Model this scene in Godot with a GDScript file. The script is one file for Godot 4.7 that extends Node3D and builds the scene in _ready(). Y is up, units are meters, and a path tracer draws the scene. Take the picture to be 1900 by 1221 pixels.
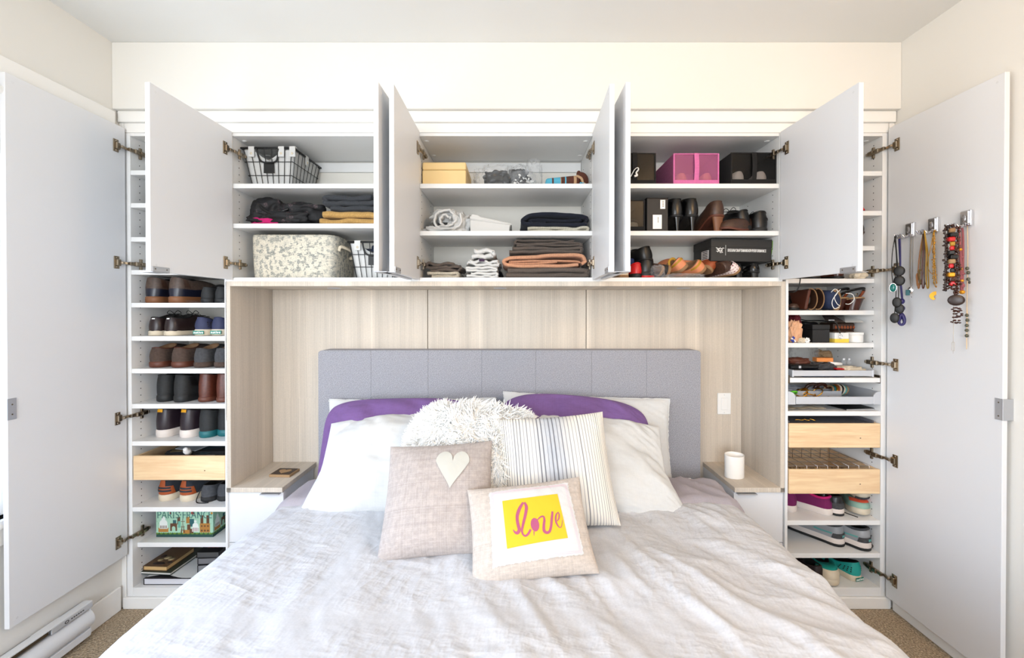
extends Node3D
# A bedroom wall of open cabinets round an upholstered bed. Units are metres, y is up.
# The plane z = 0 is the front of the cabinets; the camera stands at z = 2 and looks towards -z.

const CAM_Y := 1.3825
const FOCAL := 800.0        # pixels, on the 1900 x 1221 frame
var mats := {}
var taken := {}
var cache := {}
var group_no := 1


func _ready() -> void:
	camera_and_light()
	make_materials()
	build_room()
	build_bed_surround()
	build_tall_cabinets()
	build_upper_cabinets()
	build_nightstands()
	build_bed()
	build_pillows()
	fill_upper_cabinets()
	fill_left_column()
	fill_right_column()
	hang_jewellery()
	place_small_things()


func camera_and_light() -> void:
	var cam := Camera3D.new()
	cam.name = "camera"
	cam.projection = Camera3D.PROJECTION_FRUSTUM
	cam.near = 0.05
	cam.far = 60.0
	cam.size = 1221.0 / FOCAL * cam.near
	cam.frustum_offset = Vector2(-6.0, -27.9) / FOCAL * cam.near
	cam.position = Vector3(0, CAM_Y, 2.0)
	cam.rotation.x = -deg_to_rad(0.4)
	add_child(cam)
	var sky := ProceduralSkyMaterial.new()
	sky.sky_top_color = Color(0.55, 0.68, 0.86)
	sky.sky_horizon_color = Color(0.93, 0.95, 0.97)
	sky.ground_horizon_color = Color(0.7, 0.7, 0.68)
	sky.ground_bottom_color = Color(0.5, 0.5, 0.48)
	sky.sky_energy_multiplier = 1.8
	sky.ground_energy_multiplier = 1.4
	var env := Environment.new()
	env.background_mode = Environment.BG_SKY
	env.sky = Sky.new()
	env.sky.sky_material = sky
	env.tonemap_mode = Environment.TONE_MAPPER_LINEAR
	env.tonemap_exposure = 1.78
	env.sdfgi_enabled = true
	env.ssao_enabled = true
	env.ssil_enabled = true
	var we := WorldEnvironment.new()
	we.name = "world_environment"
	we.environment = env
	add_child(we)
	# daylight of the big window behind the camera, and of the window in the left wall
	area_light("window_daylight_rear", Vector3(-0.55, 1.55, 4.2), Vector3.ZERO, Vector2(2.1, 1.7), Color(0.955, 0.978, 1.0), 5.5)
	area_light("window_daylight_side", Vector3(-1.80, 1.4, 1.25), Vector3(0, -PI / 2, 0), Vector2(1.35, 1.45), Color(0.94, 0.97, 1.0), 1.05)


func area_light(called: String, at: Vector3, turn: Vector3, size: Vector2, tint: Color, energy: float) -> void:
	var l := AreaLight3D.new()
	l.name = called
	l.area_size = size
	l.light_color = tint
	l.light_energy = energy
	l.area_range = 12.0
	l.area_attenuation = 2.0
	l.shadow_enabled = true
	l.position = at
	l.rotation = turn
	add_child(l)


# ---------------------------------------------------------------- helpers: places, nodes

func P(px: float, py: float, z: float) -> Vector3:
	var d := (2.0 - z) / FOCAL
	return Vector3((px - 956.0) * d, CAM_Y + (577.0 - py) * d, z)


func X(px: float, z := 0.0) -> float:
	return (px - 956.0) * (2.0 - z) / FOCAL


func Y(py: float, z := 0.0) -> float:
	return CAM_Y + (577.0 - py) * (2.0 - z) / FOCAL


func uniq(n: String) -> String:
	taken[n] = taken.get(n, -1) + 1
	return n if taken[n] == 0 else "%s_%03d" % [n, taken[n]]


func tag(o: Node3D, label: String, category: String, grp := "") -> Node3D:
	o.set_meta("label", label)
	o.set_meta("category", category)
	if grp != "":
		o.set_meta("group", grp)
	return o


func thing(called: String, label: String, category: String, at := Vector3.ZERO, turn := 0.0, grp := "") -> Node3D:
	var o := Node3D.new()
	o.name = uniq(called)
	add_child(o)
	o.position = at
	o.rotation.y = turn
	return tag(o, label, category, grp)


func mesh_of(st: SurfaceTool) -> ArrayMesh:
	st.generate_normals()
	st.index()
	return st.commit()


func show_mesh(called: String, m: Mesh, material: Material, parent: Node = null) -> MeshInstance3D:
	var mi := MeshInstance3D.new()
	mi.name = uniq(called) if parent == null else called
	mi.mesh = m
	mi.material_override = material
	mi.cast_shadow = GeometryInstance3D.SHADOW_CASTING_SETTING_DOUBLE_SIDED
	(self if parent == null else parent).add_child(mi, true)
	return mi


func piece(called: String, st: SurfaceTool, material: Material, parent: Node = null) -> MeshInstance3D:
	return show_mesh(called, mesh_of(st), material, parent)


func struct(called: String, st: SurfaceTool, material: Material) -> MeshInstance3D:
	var o := piece(called, st, material)
	o.set_meta("kind", "structure")
	return o


func mk() -> SurfaceTool:
	var st := SurfaceTool.new()
	st.begin(Mesh.PRIMITIVE_TRIANGLES)
	return st


# ---------------------------------------------------------------- helpers: shapes

func fan(st: SurfaceTool, p: Array, out: Vector3) -> void:
	var n: Vector3 = (p[1] - p[0]).cross(p[2] - p[0])
	if n.dot(out) > 0.0:
		p.reverse()
	for i in range(1, p.size() - 1):
		for q in [p[0], p[i], p[i + 1]]:
			st.set_uv(Vector2.ZERO)
			st.add_vertex(q)


func box(st: SurfaceTool, size: Vector3, c := Vector3.ZERO, bevel := 0.0015, b := Basis.IDENTITY) -> void:
	st.set_smooth_group(-1)
	var h := size / 2.0
	bevel = minf(bevel, minf(h.x, minf(h.y, h.z)) * 0.6)
	var pt := func(s: Vector3, ax: int) -> Vector3:
		var v := s * h
		for k in 3:
			if k != ax:
				v[k] -= s[k] * bevel
		return c + b * v
	for ax in 3:
		var u := (ax + 1) % 3
		var w := (ax + 2) % 3
		for sg in [-1.0, 1.0]:
			var pts := []
			for q in [[-1, -1], [1, -1], [1, 1], [-1, 1]]:
				var s := Vector3()
				s[ax] = sg
				s[u] = q[0]
				s[w] = q[1]
				pts.append(pt.call(s, ax))
			var n := Vector3()
			n[ax] = sg
			fan(st, pts, b * n)
		for q in [[-1, -1], [1, -1], [1, 1], [-1, 1]]:
			var s0 := Vector3()
			s0[ax] = -1
			s0[u] = q[0]
			s0[w] = q[1]
			var s1 := s0
			s1[ax] = 1
			var n := Vector3()
			n[u] = q[0]
			n[w] = q[1]
			fan(st, [pt.call(s0, u), pt.call(s1, u), pt.call(s1, w), pt.call(s0, w)], b * n)
	for i in 8:
		var s := Vector3(1 if i & 1 else -1, 1 if i & 2 else -1, 1 if i & 4 else -1)
		fan(st, [pt.call(s, 0), pt.call(s, 1), pt.call(s, 2)], b * s)


func bx(x0: float, x1: float, y0: float, y1: float, z0: float, z1: float, bevel := 0.0015, st: SurfaceTool = null) -> SurfaceTool:
	if st == null:
		st = mk()
	box(st, Vector3(absf(x1 - x0), absf(y1 - y0), absf(z1 - z0)), Vector3(x0 + x1, y0 + y1, z0 + z1) / 2.0, bevel)
	return st


# a sheet through rows of points; round = the rows close on themselves
func surf(st: SurfaceTool, rows: Array, round_ := false, flip := false, tile := Vector2.ONE) -> void:
	group_no += 1
	st.set_smooth_group(group_no)
	var n: int = rows[0].size()
	var last := n if round_ else n - 1
	var m := rows.size() - 1
	for i in m:
		var r0: PackedVector3Array = rows[i]
		var r1: PackedVector3Array = rows[i + 1]
		var v0 := tile.y * float(i) / m
		var v1 := tile.y * float(i + 1) / m
		for j in last:
			var k := (j + 1) % n
			var u0 := tile.x * float(j) / last
			var u1 := tile.x * float(j + 1) / last
			var a := r0[j]
			var b := r0[k]
			var c := r1[k]
			var d := r1[j]
			var q := [[a, u0, v0], [b, u1, v0], [c, u1, v1], [a, u0, v0], [c, u1, v1], [d, u0, v1]]
			if flip:
				q = [[a, u0, v0], [c, u1, v1], [b, u1, v0], [a, u0, v0], [d, u0, v1], [c, u1, v1]]
			for t in q:
				st.set_uv(Vector2(t[1], t[2]))
				st.add_vertex(t[0])


func cap(st: SurfaceTool, ring: PackedVector3Array, out: Vector3) -> void:
	group_no += 1
	st.set_smooth_group(group_no)
	var c := Vector3()
	for p in ring:
		c += p
	c /= ring.size()
	for j in ring.size():
		fan(st, [c, ring[j], ring[(j + 1) % ring.size()]], out)


func tube(st: SurfaceTool, pts: Array, r: float, n := 8, closed := false, r_end := -1.0, flat := 1.0) -> void:
	var rows := []
	var m := pts.size()
	var up := Vector3.UP
	for i in m:
		var a: Vector3 = pts[(i - 1 + m) % m] if closed else pts[maxi(i - 1, 0)]
		var b: Vector3 = pts[(i + 1) % m] if closed else pts[mini(i + 1, m - 1)]
		var t := (b - a).normalized()
		if i == 0:
			up = Vector3.UP if absf(t.y) < 0.9 else Vector3.BACK
		up = (up - t * up.dot(t))
		up = up.normalized() if up.length() > 0.001 else t.cross(Vector3.RIGHT).normalized()
		var side := t.cross(up)
		var rr := r if r_end < 0.0 else lerpf(r, r_end, float(i) / (m - 1))
		var row := PackedVector3Array()
		for j in n:
			var an := TAU * j / n
			row.append(pts[i] + side * cos(an) * rr + up * sin(an) * rr * flat)
		rows.append(row)
	if closed:
		rows.append(rows[0])
	surf(st, rows, true)
	if not closed:
		cap(st, rows[0], pts[0] - pts[1])
		cap(st, rows[m - 1], pts[m - 1] - pts[m - 2])


func lathe(st: SurfaceTool, prof: Array, n := 24, c := Vector3.ZERO, sx := 1.0, sz := 1.0) -> void:
	var rows := []
	for p in prof:
		var row := PackedVector3Array()
		for j in n:
			var an := TAU * j / n
			row.append(c + Vector3(cos(an) * p.x * sx, p.y, -sin(an) * p.x * sz))
		rows.append(row)
	surf(st, rows, true)


func ball(st: SurfaceTool, c: Vector3, r: Vector3, n := 10, b := Basis.IDENTITY) -> void:
	var rows := []
	for i in n / 2 + 1:
		var la := -PI / 2 + PI * i / (n / 2)
		var row := PackedVector3Array()
		for j in n:
			var an := TAU * j / n
			row.append(c + b * (Vector3(cos(la) * cos(an), sin(la), -cos(la) * sin(an)) * r))
		rows.append(row)
	surf(st, rows, true)


func rod(st: SurfaceTool, a: Vector3, b: Vector3, r: float, n := 8) -> void:
	tube(st, [a, b], r, n)


# outline in x, y pushed along z from z0 to z1, front edge rounded by r
func extrude(st: SurfaceTool, poly: PackedVector2Array, z0: float, z1: float, r := 0.0, smooth := true) -> void:
	var rows := []
	var c := Vector2()
	for p in poly:
		c += p
	c /= poly.size()
	var steps := [[z0, 0.0], [z1 - r, 0.0]]
	if r > 0.0:
		steps.append([z1 - r * 0.3, r * 0.3])
		steps.append([z1, r])
	for s in steps:
		var row := PackedVector3Array()
		var inner := poly
		if s[1] > 0.0:
			inner = PackedVector2Array()
			for i in poly.size():
				var a := poly[(i - 1 + poly.size()) % poly.size()]
				var b := poly[(i + 1) % poly.size()]
				var n := (b - a).orthogonal().normalized()
				if Geometry2D.is_polygon_clockwise(poly):
					n = -n
				inner.append(poly[i] - n * s[1])
		for p in inner:
			row.append(Vector3(p.x, p.y, s[0]))
		rows.append(row)
	if smooth:
		surf(st, rows, true)
	else:
		st.set_smooth_group(-1)
		for i in rows.size() - 1:
			for j in poly.size():
				var k := (j + 1) % poly.size()
				var mid: Vector3 = (rows[i][j] + rows[i][k]) / 2.0
				var e: Vector3 = rows[i][k] - rows[i][j]
				var nn := e.cross(Vector3.BACK)
				if nn.dot(mid - Vector3(c.x, c.y, mid.z)) < 0.0:
					nn = -nn
				fan(st, [rows[i][j], rows[i][k], rows[i + 1][k], rows[i + 1][j]], nn)
	st.set_smooth_group(-1)
	var tri := Geometry2D.triangulate_polygon(poly)
	for e in [[rows[0], Vector3.FORWARD], [rows[-1], Vector3.BACK]]:
		for i in range(0, tri.size(), 3):
			fan(st, [e[0][tri[i]], e[0][tri[i + 1]], e[0][tri[i + 2]]], e[1])


func poly_of(list: Array) -> PackedVector2Array:
	var o := PackedVector2Array()
	for p in list:
		o.append(Vector2(p[0], p[1]))
	return o


func smooth_path(list: Array, per := 6, closed := false) -> Array:
	var out := []
	var n := list.size()
	var segs := n if closed else n - 1
	for i in segs:
		var p0: Vector3 = list[(i - 1 + n) % n] if closed else list[maxi(i - 1, 0)]
		var p1: Vector3 = list[i]
		var p2: Vector3 = list[(i + 1) % n]
		var p3: Vector3 = list[(i + 2) % n] if closed else list[mini(i + 2, n - 1)]
		for k in per:
			out.append(p1.cubic_interpolate(p2, p0, p3, float(k) / per))
	if not closed:
		out.append(list[n - 1])
	return out


func noise(seed_: int, freq: float, octaves := 3, ridged := false) -> FastNoiseLite:
	var f := FastNoiseLite.new()
	f.seed = seed_
	f.frequency = freq
	f.noise_type = FastNoiseLite.TYPE_SIMPLEX_SMOOTH
	f.fractal_octaves = octaves
	f.fractal_type = FastNoiseLite.FRACTAL_RIDGED if ridged else FastNoiseLite.FRACTAL_FBM
	return f


func text_mesh(words: String, height: float, bold := true, depth := 0.0006) -> TextMesh:
	var f := SystemFont.new()
	f.font_names = PackedStringArray(["Droid Sans"])
	f.font_weight = 700 if bold else 400
	var t := TextMesh.new()
	t.text = words
	t.font = f
	t.font_size = 32
	t.pixel_size = height / 24.0
	t.depth = depth
	t.curve_step = 2.0
	return t


# ---------------------------------------------------------------- materials

func mat(called: String, col: Color, rough := 0.6, metal := 0.0) -> StandardMaterial3D:
	if mats.has(called):
		return mats[called]
	var m := StandardMaterial3D.new()
	m.resource_name = called
	m.albedo_color = col
	m.roughness = rough
	m.metallic = metal
	m.cull_mode = BaseMaterial3D.CULL_DISABLED
	mats[called] = m
	return m


func image_tex(w: int, h: int, fn: Callable) -> ImageTexture:
	var data := PackedByteArray()
	data.resize(w * h * 3)
	var i := 0
	for y in h:
		for x in w:
			var c: Color = fn.call(x, y)
			data[i] = int(clampf(c.r, 0, 1) * 255.0)
			data[i + 1] = int(clampf(c.g, 0, 1) * 255.0)
			data[i + 2] = int(clampf(c.b, 0, 1) * 255.0)
			i += 3
	return ImageTexture.create_from_image(Image.create_from_data(w, h, false, Image.FORMAT_RGB8, data))


func triplanar(m: StandardMaterial3D, scale_: Vector3) -> StandardMaterial3D:
	m.uv1_triplanar = true
	m.uv1_scale = scale_
	return m


func woven(called: String, col: Color, contrast: float, scale_: float, relief := 0.0, rough := 0.95) -> StandardMaterial3D:
	var m := mat(called, col, rough)
	m.albedo_texture = cloth_tex(contrast)
	if relief > 0.0:        # on sheets with texture coordinates of their own
		m.heightmap_enabled = true
		m.heightmap_texture = cloth_tex(0.9)
		m.heightmap_scale = relief * 0.1
		m.uv1_scale = Vector3.ONE * scale_
	else:
		triplanar(m, Vector3.ONE * scale_)
	m.rim_enabled = true
	m.rim = 0.15
	return m


func cloth_tex(contrast: float) -> ImageTexture:
	var key := "cloth%.2f" % contrast
	if not cache.has(key):
		var rng := RandomNumberGenerator.new()
		rng.seed = 77
		var n := 256
		var warp := PackedFloat32Array()
		var weft := PackedFloat32Array()
		for i in n:
			warp.append(rng.randf())
			weft.append(rng.randf())
		var blot := noise(9, 0.03)
		cache[key] = image_tex(n, n, func(x: int, y: int) -> Color:
			var over := ((x / 2) + (y / 2)) % 2 == 0
			var v := warp[x] if over else weft[y]
			v = 0.55 * v + 0.45 * rng.randf() + blot.get_noise_2d(x, y) * 0.25
			var g := 1.0 - contrast * clampf(v, 0, 1)
			return Color(g, g, g))
	return cache[key]


func make_materials() -> void:
	mat("white_laminate", Color(0.90, 0.90, 0.895), 0.42)
	mat("white_edge", Color(0.93, 0.93, 0.925), 0.45)
	mat("white_back", Color(0.90, 0.885, 0.85), 0.6)
	mat("cabinet_grey_white", Color(0.87, 0.875, 0.885), 0.45)
	mat("cream_paint", Color(0.885, 0.876, 0.852), 0.85)
	mat("ceiling_paint", Color(0.90, 0.90, 0.89), 0.9)
	mat("trim_paint", Color(0.93, 0.925, 0.91), 0.5)
	var bump := NoiseTexture2D.new()
	bump.noise = noise(3, 0.08)
	bump.seamless = true
	bump.width = 256
	bump.height = 256
	# greige laminate with a fine upright grain and crossing threads
	var grain := noise(21, 0.11, 3)
	var broad := noise(5, 0.012, 2)
	var rng := RandomNumberGenerator.new()
	rng.seed = 5
	var wood := image_tex(512, 512, func(x: int, y: int) -> Color:
		# fades into its own repeat at the edges, so that no tile shows
		var fx := minf(1.0, minf(x, 511 - x) / 40.0)
		var g := (grain.get_noise_2d(x * 3.4, y * 0.02) * 0.075 + broad.get_noise_2d(x * 0.9, 3.0) * 0.09 * fx)
		g += (rng.randf() - 0.5) * 0.08 + (0.02 if y % 4 == 0 else 0.0)
		if x % 171 < 3:
			g += 0.06
		var k := 0.965 + g
		return Color(0.815 * k, 0.77 * k, 0.71 * k))
	var lam := mat("greige_wood", Color(1, 1, 1), 0.55)
	lam.albedo_texture = wood
	triplanar(lam, Vector3(1.7, 1.1, 1.7))
	# birch plywood of the pull-out drawers: grain runs across
	var ripple := noise(12, 0.02, 3)
	var birch := image_tex(512, 512, func(x: int, y: int) -> Color:
		var g := ripple.get_noise_2d(x * 0.25 + ripple.get_noise_2d(x, y) * 6.0, y * 3.0) * 0.14 + ripple.get_noise_2d(x * 0.6, y * 8.0) * 0.06
		g *= 0.55
		return Color(0.90 + g * 0.6, 0.775 + g, 0.61 + g))
	var ply := mat("birch", Color(1, 1, 1), 0.5)
	ply.albedo_texture = birch
	triplanar(ply, Vector3(1.1, 1.1, 1.1))
	# carpet
	var pile := noise(31, 0.11, 3)
	var carpet := mat("carpet", Color(1, 1, 1), 1.0)
	carpet.albedo_texture = image_tex(256, 256, func(x: int, y: int) -> Color:
		var g := pile.get_noise_2d(x, y) * 0.45 + rng.randf() * 0.25
		return Color(0.60 + g * 0.5, 0.53 + g * 0.48, 0.44 + g * 0.42))
	carpet.heightmap_enabled = true
	carpet.heightmap_texture = bump
	carpet.heightmap_scale = 0.6
	triplanar(carpet, Vector3.ONE * 4.0)
	mat("nickel", Color(0.62, 0.57, 0.5), 0.28, 1.0)
	mat("dark_nickel", Color(0.42, 0.38, 0.33), 0.35, 1.0)
	mat("aluminium", Color(0.74, 0.75, 0.77), 0.42, 0.7)
	mat("tray_metal", Color(0.80, 0.81, 0.83), 0.4, 0.4)
	mat("chrome", Color(0.8, 0.8, 0.82), 0.12, 1.0)
	mat("gold", Color(0.9, 0.68, 0.28), 0.22, 1.0)
	mat("silver", Color(0.85, 0.85, 0.86), 0.2, 1.0)
	mat("chain_silver", Color(0.70, 0.67, 0.63), 0.3, 0.6)
	mat("black", Color(0.035, 0.035, 0.04), 0.5)
	mat("hole", Color(0.05, 0.05, 0.05), 0.9)
	mat("shadow_gap", Color(0.25, 0.23, 0.2), 0.9)
	mat("plastic_white", Color(0.92, 0.92, 0.91), 0.35)
	var felt := mat("headboard_felt", Color(0.80, 0.80, 0.83), 0.95)
	felt.rim_enabled = true
	felt.rim = 0.15
	var mottle := noise(88, 0.22, 2)
	felt.albedo_texture = image_tex(256, 256, func(x: int, y: int) -> Color:
		var g := 0.74 + mottle.get_noise_2d(x, y) * 0.16 + (rng.randf() - 0.5) * 0.16
		return Color(g, g, g))
	triplanar(felt, Vector3.ONE * 4.0)
	woven("duvet_linen", Color(0.80, 0.802, 0.815), 0.06, 12.0, 0.35)
	woven("duvet_back", Color(0.70, 0.67, 0.695), 0.12, 12.0, 0.35)
	woven("white_cotton", Color(0.82, 0.82, 0.812), 0.05, 5.0, 0.25)
	woven("purple_cotton", Color(0.47, 0.345, 0.56), 0.12, 5.0, 0.3)
	woven("natural_linen", Color(0.77, 0.725, 0.70), 0.24, 2.6, 0.6)
	woven("sand_linen", Color(0.84, 0.79, 0.745), 0.22, 2.6, 0.6)
	mat("felt_heart", Color(0.76, 0.755, 0.72), 0.9)
	mat("print_yellow", Color(0.83, 0.70, 0.14), 0.85)
	mat("print_pink", Color(0.66, 0.31, 0.44), 0.85)
	mat("print_pale_pink", Color(0.93, 0.76, 0.80), 0.9)
	mat("fur", Color(0.985, 0.98, 0.965), 0.9)
	mats.fur.metallic_specular = 0.2
	mat("clear_plastic", Color(0.93, 0.95, 0.97, 0.06), 0.12).transparency = BaseMaterial3D.TRANSPARENCY_ALPHA
	mats.clear_plastic.metallic_specular = 0.28
	mat("glass", Color(0.95, 0.98, 1.0, 0.06), 0.02).transparency = BaseMaterial3D.TRANSPARENCY_ALPHA


# ---------------------------------------------------------------- the room

func build_room() -> void:
	var xl := -1.832
	var xr := 1.754
	var zf := 4.3
	var zb := -0.375
	var top := Y(80, 0.035)
	struct("floor", bx(xl - 0.12, xr + 0.12, -0.1, 0.0, zb - 0.1, zf + 0.12, 0.0), mats.carpet)
	struct("ceiling", bx(xl - 0.12, xr + 0.12, top, top + 0.1, zb - 0.1, zf + 0.12, 0.0), mats.ceiling_paint)
	var wb := bx(xl - 0.12, xr + 0.12, 0.0, top, zb - 0.1, zb, 0.0)
	bx(xl, xr, Y(203, 0.035), top, zb, 0.035, 0.002, wb)
	struct("wall_back", wb, mats.cream_paint)
	struct("wall_right", bx(xr, xr + 0.12, 0.0, top, zb, zf, 0.0), mats.cream_paint)
	# left wall with its window
	var wz0 := 0.43
	var wz1 := 2.0
	var wy0 := 0.64
	var wy1 := 2.2
	var wl := bx(xl - 0.12, xl, 0.0, top, zb, wz0, 0.0)
	bx(xl - 0.12, xl, 0.0, top, wz1, zf, 0.0, wl)
	bx(xl - 0.12, xl, 0.0, wy0, wz0, wz1, 0.0, wl)
	bx(xl - 0.12, xl, wy1, top, wz0, wz1, 0.0, wl)
	struct("wall_left", wl, mats.cream_paint)
	var win := thing_struct("window_1")
	var fr := bx(xl - 0.09, xl - 0.04, wy0 - 0.01, wy1 + 0.01, wz0 - 0.01, wz0 + 0.008)
	bx(xl - 0.09, xl - 0.04, wy0 - 0.01, wy1 + 0.01, wz1 - 0.05, wz1 + 0.01, 0.0015, fr)
	bx(xl - 0.09, xl - 0.04, wy0 - 0.01, wy0 + 0.05, wz0 + 0.008, wz1 - 0.05, 0.0015, fr)
	bx(xl - 0.09, xl - 0.04, wy1 - 0.05, wy1 + 0.01, wz0 + 0.008, wz1 - 0.05, 0.0015, fr)
	bx(xl - 0.09, xl - 0.04, wy0 + 0.05, wy1 - 0.05, 1.22, 1.27, 0.0015, fr)
	piece("window_frame", fr, mats.trim_paint, win)
	piece("window_pane", bx(xl - 0.068, xl - 0.062, wy0, wy1, wz0, wz1, 0.0), mats.glass, win)
	piece("window_sill", bx(xl - 0.12, xl + 0.018, wy0 - 0.03, wy0, 0.40, 2.06), mats.trim_paint, win)
	var cs := bx(xl, xl + 0.014, wy0 - 0.09, wy1, 0.37, 0.43)
	bx(xl, xl + 0.014, wy0 - 0.09, wy1, 2.0, 2.06, 0.0015, cs)
	bx(xl, xl + 0.012, wy0 - 0.09, wy0 - 0.03, 0.37, 2.06, 0.0015, cs)
	piece("window_casing", cs, mats.trim_paint, win)
	# the wide band that runs over the window to the corner
	struct("trim_1", bx(xl, xl + 0.016, 2.215, 2.288, 0.035, 2.2, 0.002), mats.trim_paint)
	# wall behind the camera with a wide window
	var fx0 := -1.6
	var fx1 := 0.5
	var wf := bx(xl - 0.12, fx0, 0.0, top, zf, zf + 0.12, 0.0)
	bx(fx1, xr + 0.12, 0.0, top, zf, zf + 0.12, 0.0, wf)
	bx(fx0, fx1, 0.0, 0.7, zf, zf + 0.12, 0.0, wf)
	bx(fx0, fx1, 2.4, top, zf, zf + 0.12, 0.0, wf)
	struct("wall_front", wf, mats.cream_paint)
	var win2 := thing_struct("window_2")
	var f2 := bx(fx0, fx0 + 0.06, 0.7, 2.4, zf + 0.03, zf + 0.08)
	bx(fx1 - 0.06, fx1, 0.7, 2.4, zf + 0.03, zf + 0.08, 0.0015, f2)
	bx(fx0, fx1, 0.7, 0.76, zf + 0.03, zf + 0.08, 0.0015, f2)
	bx(fx0, fx1, 2.34, 2.4, zf + 0.03, zf + 0.08, 0.0015, f2)
	bx(-0.58, -0.52, 0.7, 2.4, zf + 0.03, zf + 0.08, 0.0015, f2)
	piece("window_frame", f2, mats.trim_paint, win2)
	piece("window_pane", bx(fx0, fx1, 0.7, 2.4, zf + 0.052, zf + 0.058, 0.0), mats.glass, win2)
	# baseboards
	for s in [["baseboard_left", xl, xl + 0.012], ["baseboard_right", xr - 0.012, xr]]:
		struct(s[0], bx(s[1], s[2], 0.0, 0.11, 0.016, zf, 0.003), mats.trim_paint)
	# boards over the cabinets: a crown board under the soffit, a fascia below it, and scribe strips at the walls
	struct("trim_2", bx(xl + 0.004, xr - 0.004, Y(227, 0.014), Y(203, 0.035), -0.05, 0.014), mats.trim_paint)
	struct("trim_3", bx(X(232), X(1647), Y(247), Y(227, 0.014), -0.05, 0.0), mats.trim_paint)
	struct("trim_4", bx(xl, X(231.5), 0.0, Y(227, 0.014), -0.05, 0.002), mats.trim_paint)
	struct("trim_5", bx(X(1648), xr, 0.0, Y(227, 0.014), -0.05, 0.002), mats.trim_paint)
	# plinths in front of the tall cabinets
	for s in [["trim_6", xl + 0.013, X(421)], ["trim_7", X(1459), xr - 0.013]]:
		struct(s[0], bx(s[1], s[2], 0.0, 0.052, -0.05, 0.012, 0.002), mats.trim_paint)
	lamp()
	heater(xl)


func thing_struct(called: String) -> Node3D:
	var o := Node3D.new()
	o.name = uniq(called)
	o.set_meta("kind", "structure")
	add_child(o)
	return o


func lamp() -> void:
	var t := thing("ceiling_lamp", "round flush ceiling lamp with a warm white diffuser behind the bed foot", "lamp", Vector3(1.25, Y(80, 0.035), 1.75))
	var st := mk()
	lathe(st, [Vector2(0.0, 0.0), Vector2(0.2, 0.0), Vector2(0.2, -0.03), Vector2(0.185, -0.03)], 32)
	piece("lamp_base", st, mats.trim_paint, t)
	st = mk()
	lathe(st, [Vector2(0.185, -0.03), Vector2(0.15, -0.055), Vector2(0.08, -0.068), Vector2(0.0, -0.07)], 32)
	var m := mat("lamp_diffuser", Color(1, 0.95, 0.88), 0.5)
	m.emission_enabled = true
	m.emission = Color(1.0, 0.86, 0.66)
	m.emission_energy_multiplier = 1.5
	piece("diffuser", st, m, t)
	var l := OmniLight3D.new()
	l.name = "ceiling_lamp_light"
	l.light_color = Color(1.0, 0.80, 0.56)
	l.light_energy = 0.35
	l.light_size = 0.15
	l.omni_range = 8.0
	l.omni_attenuation = 2.0
	l.shadow_enabled = true
	l.position = Vector3(1.25, Y(80, 0.035) - 0.24, 1.75)
	add_child(l)


func heater(xl: float) -> void:
	var z0 := 0.19
	var z1 := 1.6
	var t := thing("baseboard_heater", "low white electric baseboard heater along the left wall under the tall door", "heater", Vector3(xl, 0, 0))
	piece("back_plate", bx(0.0125, 0.018, 0.02, 0.163, z0, z1), mats.cabinet_grey_white, t)
	piece("top_cover", bx(0.0125, 0.05, 0.157, 0.163, z0, z1, 0.001), mats.cabinet_grey_white, t)
	piece("brand_strip", bx(0.044, 0.05, 0.136, 0.157, z0, z0 + 0.16, 0.001), mats.tray_metal, t)
	var sh := mk()
	var arc := PackedVector2Array()
	for i in 9:
		var a := lerpf(-1.1, 1.15, i / 8.0)
		arc.append(Vector2(0.008 + 0.052 * cos(a), 0.088 + 0.046 * sin(a)))
	for i in 9:
		var a := lerpf(1.15, -1.1, i / 8.0)
		arc.append(Vector2(0.006 + 0.048 * cos(a), 0.088 + 0.042 * sin(a)))
	var rot := SurfaceTool.new()
	rot.begin(Mesh.PRIMITIVE_TRIANGLES)
	extrude(rot, arc, z0, z1, 0.0)
	piece("front_cover", rot, mats.cabinet_grey_white, t)
	piece("lower_lip", bx(0.03, 0.048, 0.02, 0.05, z0 + 0.005, z1), mats.cabinet_grey_white, t)
	for k in 5:
		piece("louver", bx(0.02, 0.043, 0.139, 0.153, z0 + 0.165 + k * 0.25, z0 + 0.16 + (k + 1) * 0.25 - 0.012), mats.dark_nickel, t)
	piece("end_cap", bx(0.0125, 0.044, 0.022, 0.157, z0, z0 + 0.004), mats.cabinet_grey_white, t)
	# the maker's mark on the strip: a small ring and a line of small letters
	var ring := mk()
	var rp := []
	for i in 16:
		rp.append(Vector3(0.0506, 0.1465 + 0.005 * sin(TAU * i / 16), z0 + 0.105 + 0.007 * cos(TAU * i / 16)))
	tube(ring, rp, 0.0011, 6, true)
	piece("logo_ring", ring, mats.black, t)
	var dash := mk()
	for k in 6:
		box(dash, Vector3(0.0006, 0.004, 0.006), Vector3(0.0503, 0.1465, z0 + 0.085 - k * 0.009), 0.0002)
	piece("logo_mark", dash, mats.black, t)


# ---------------------------------------------------------------- cabinets

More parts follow.
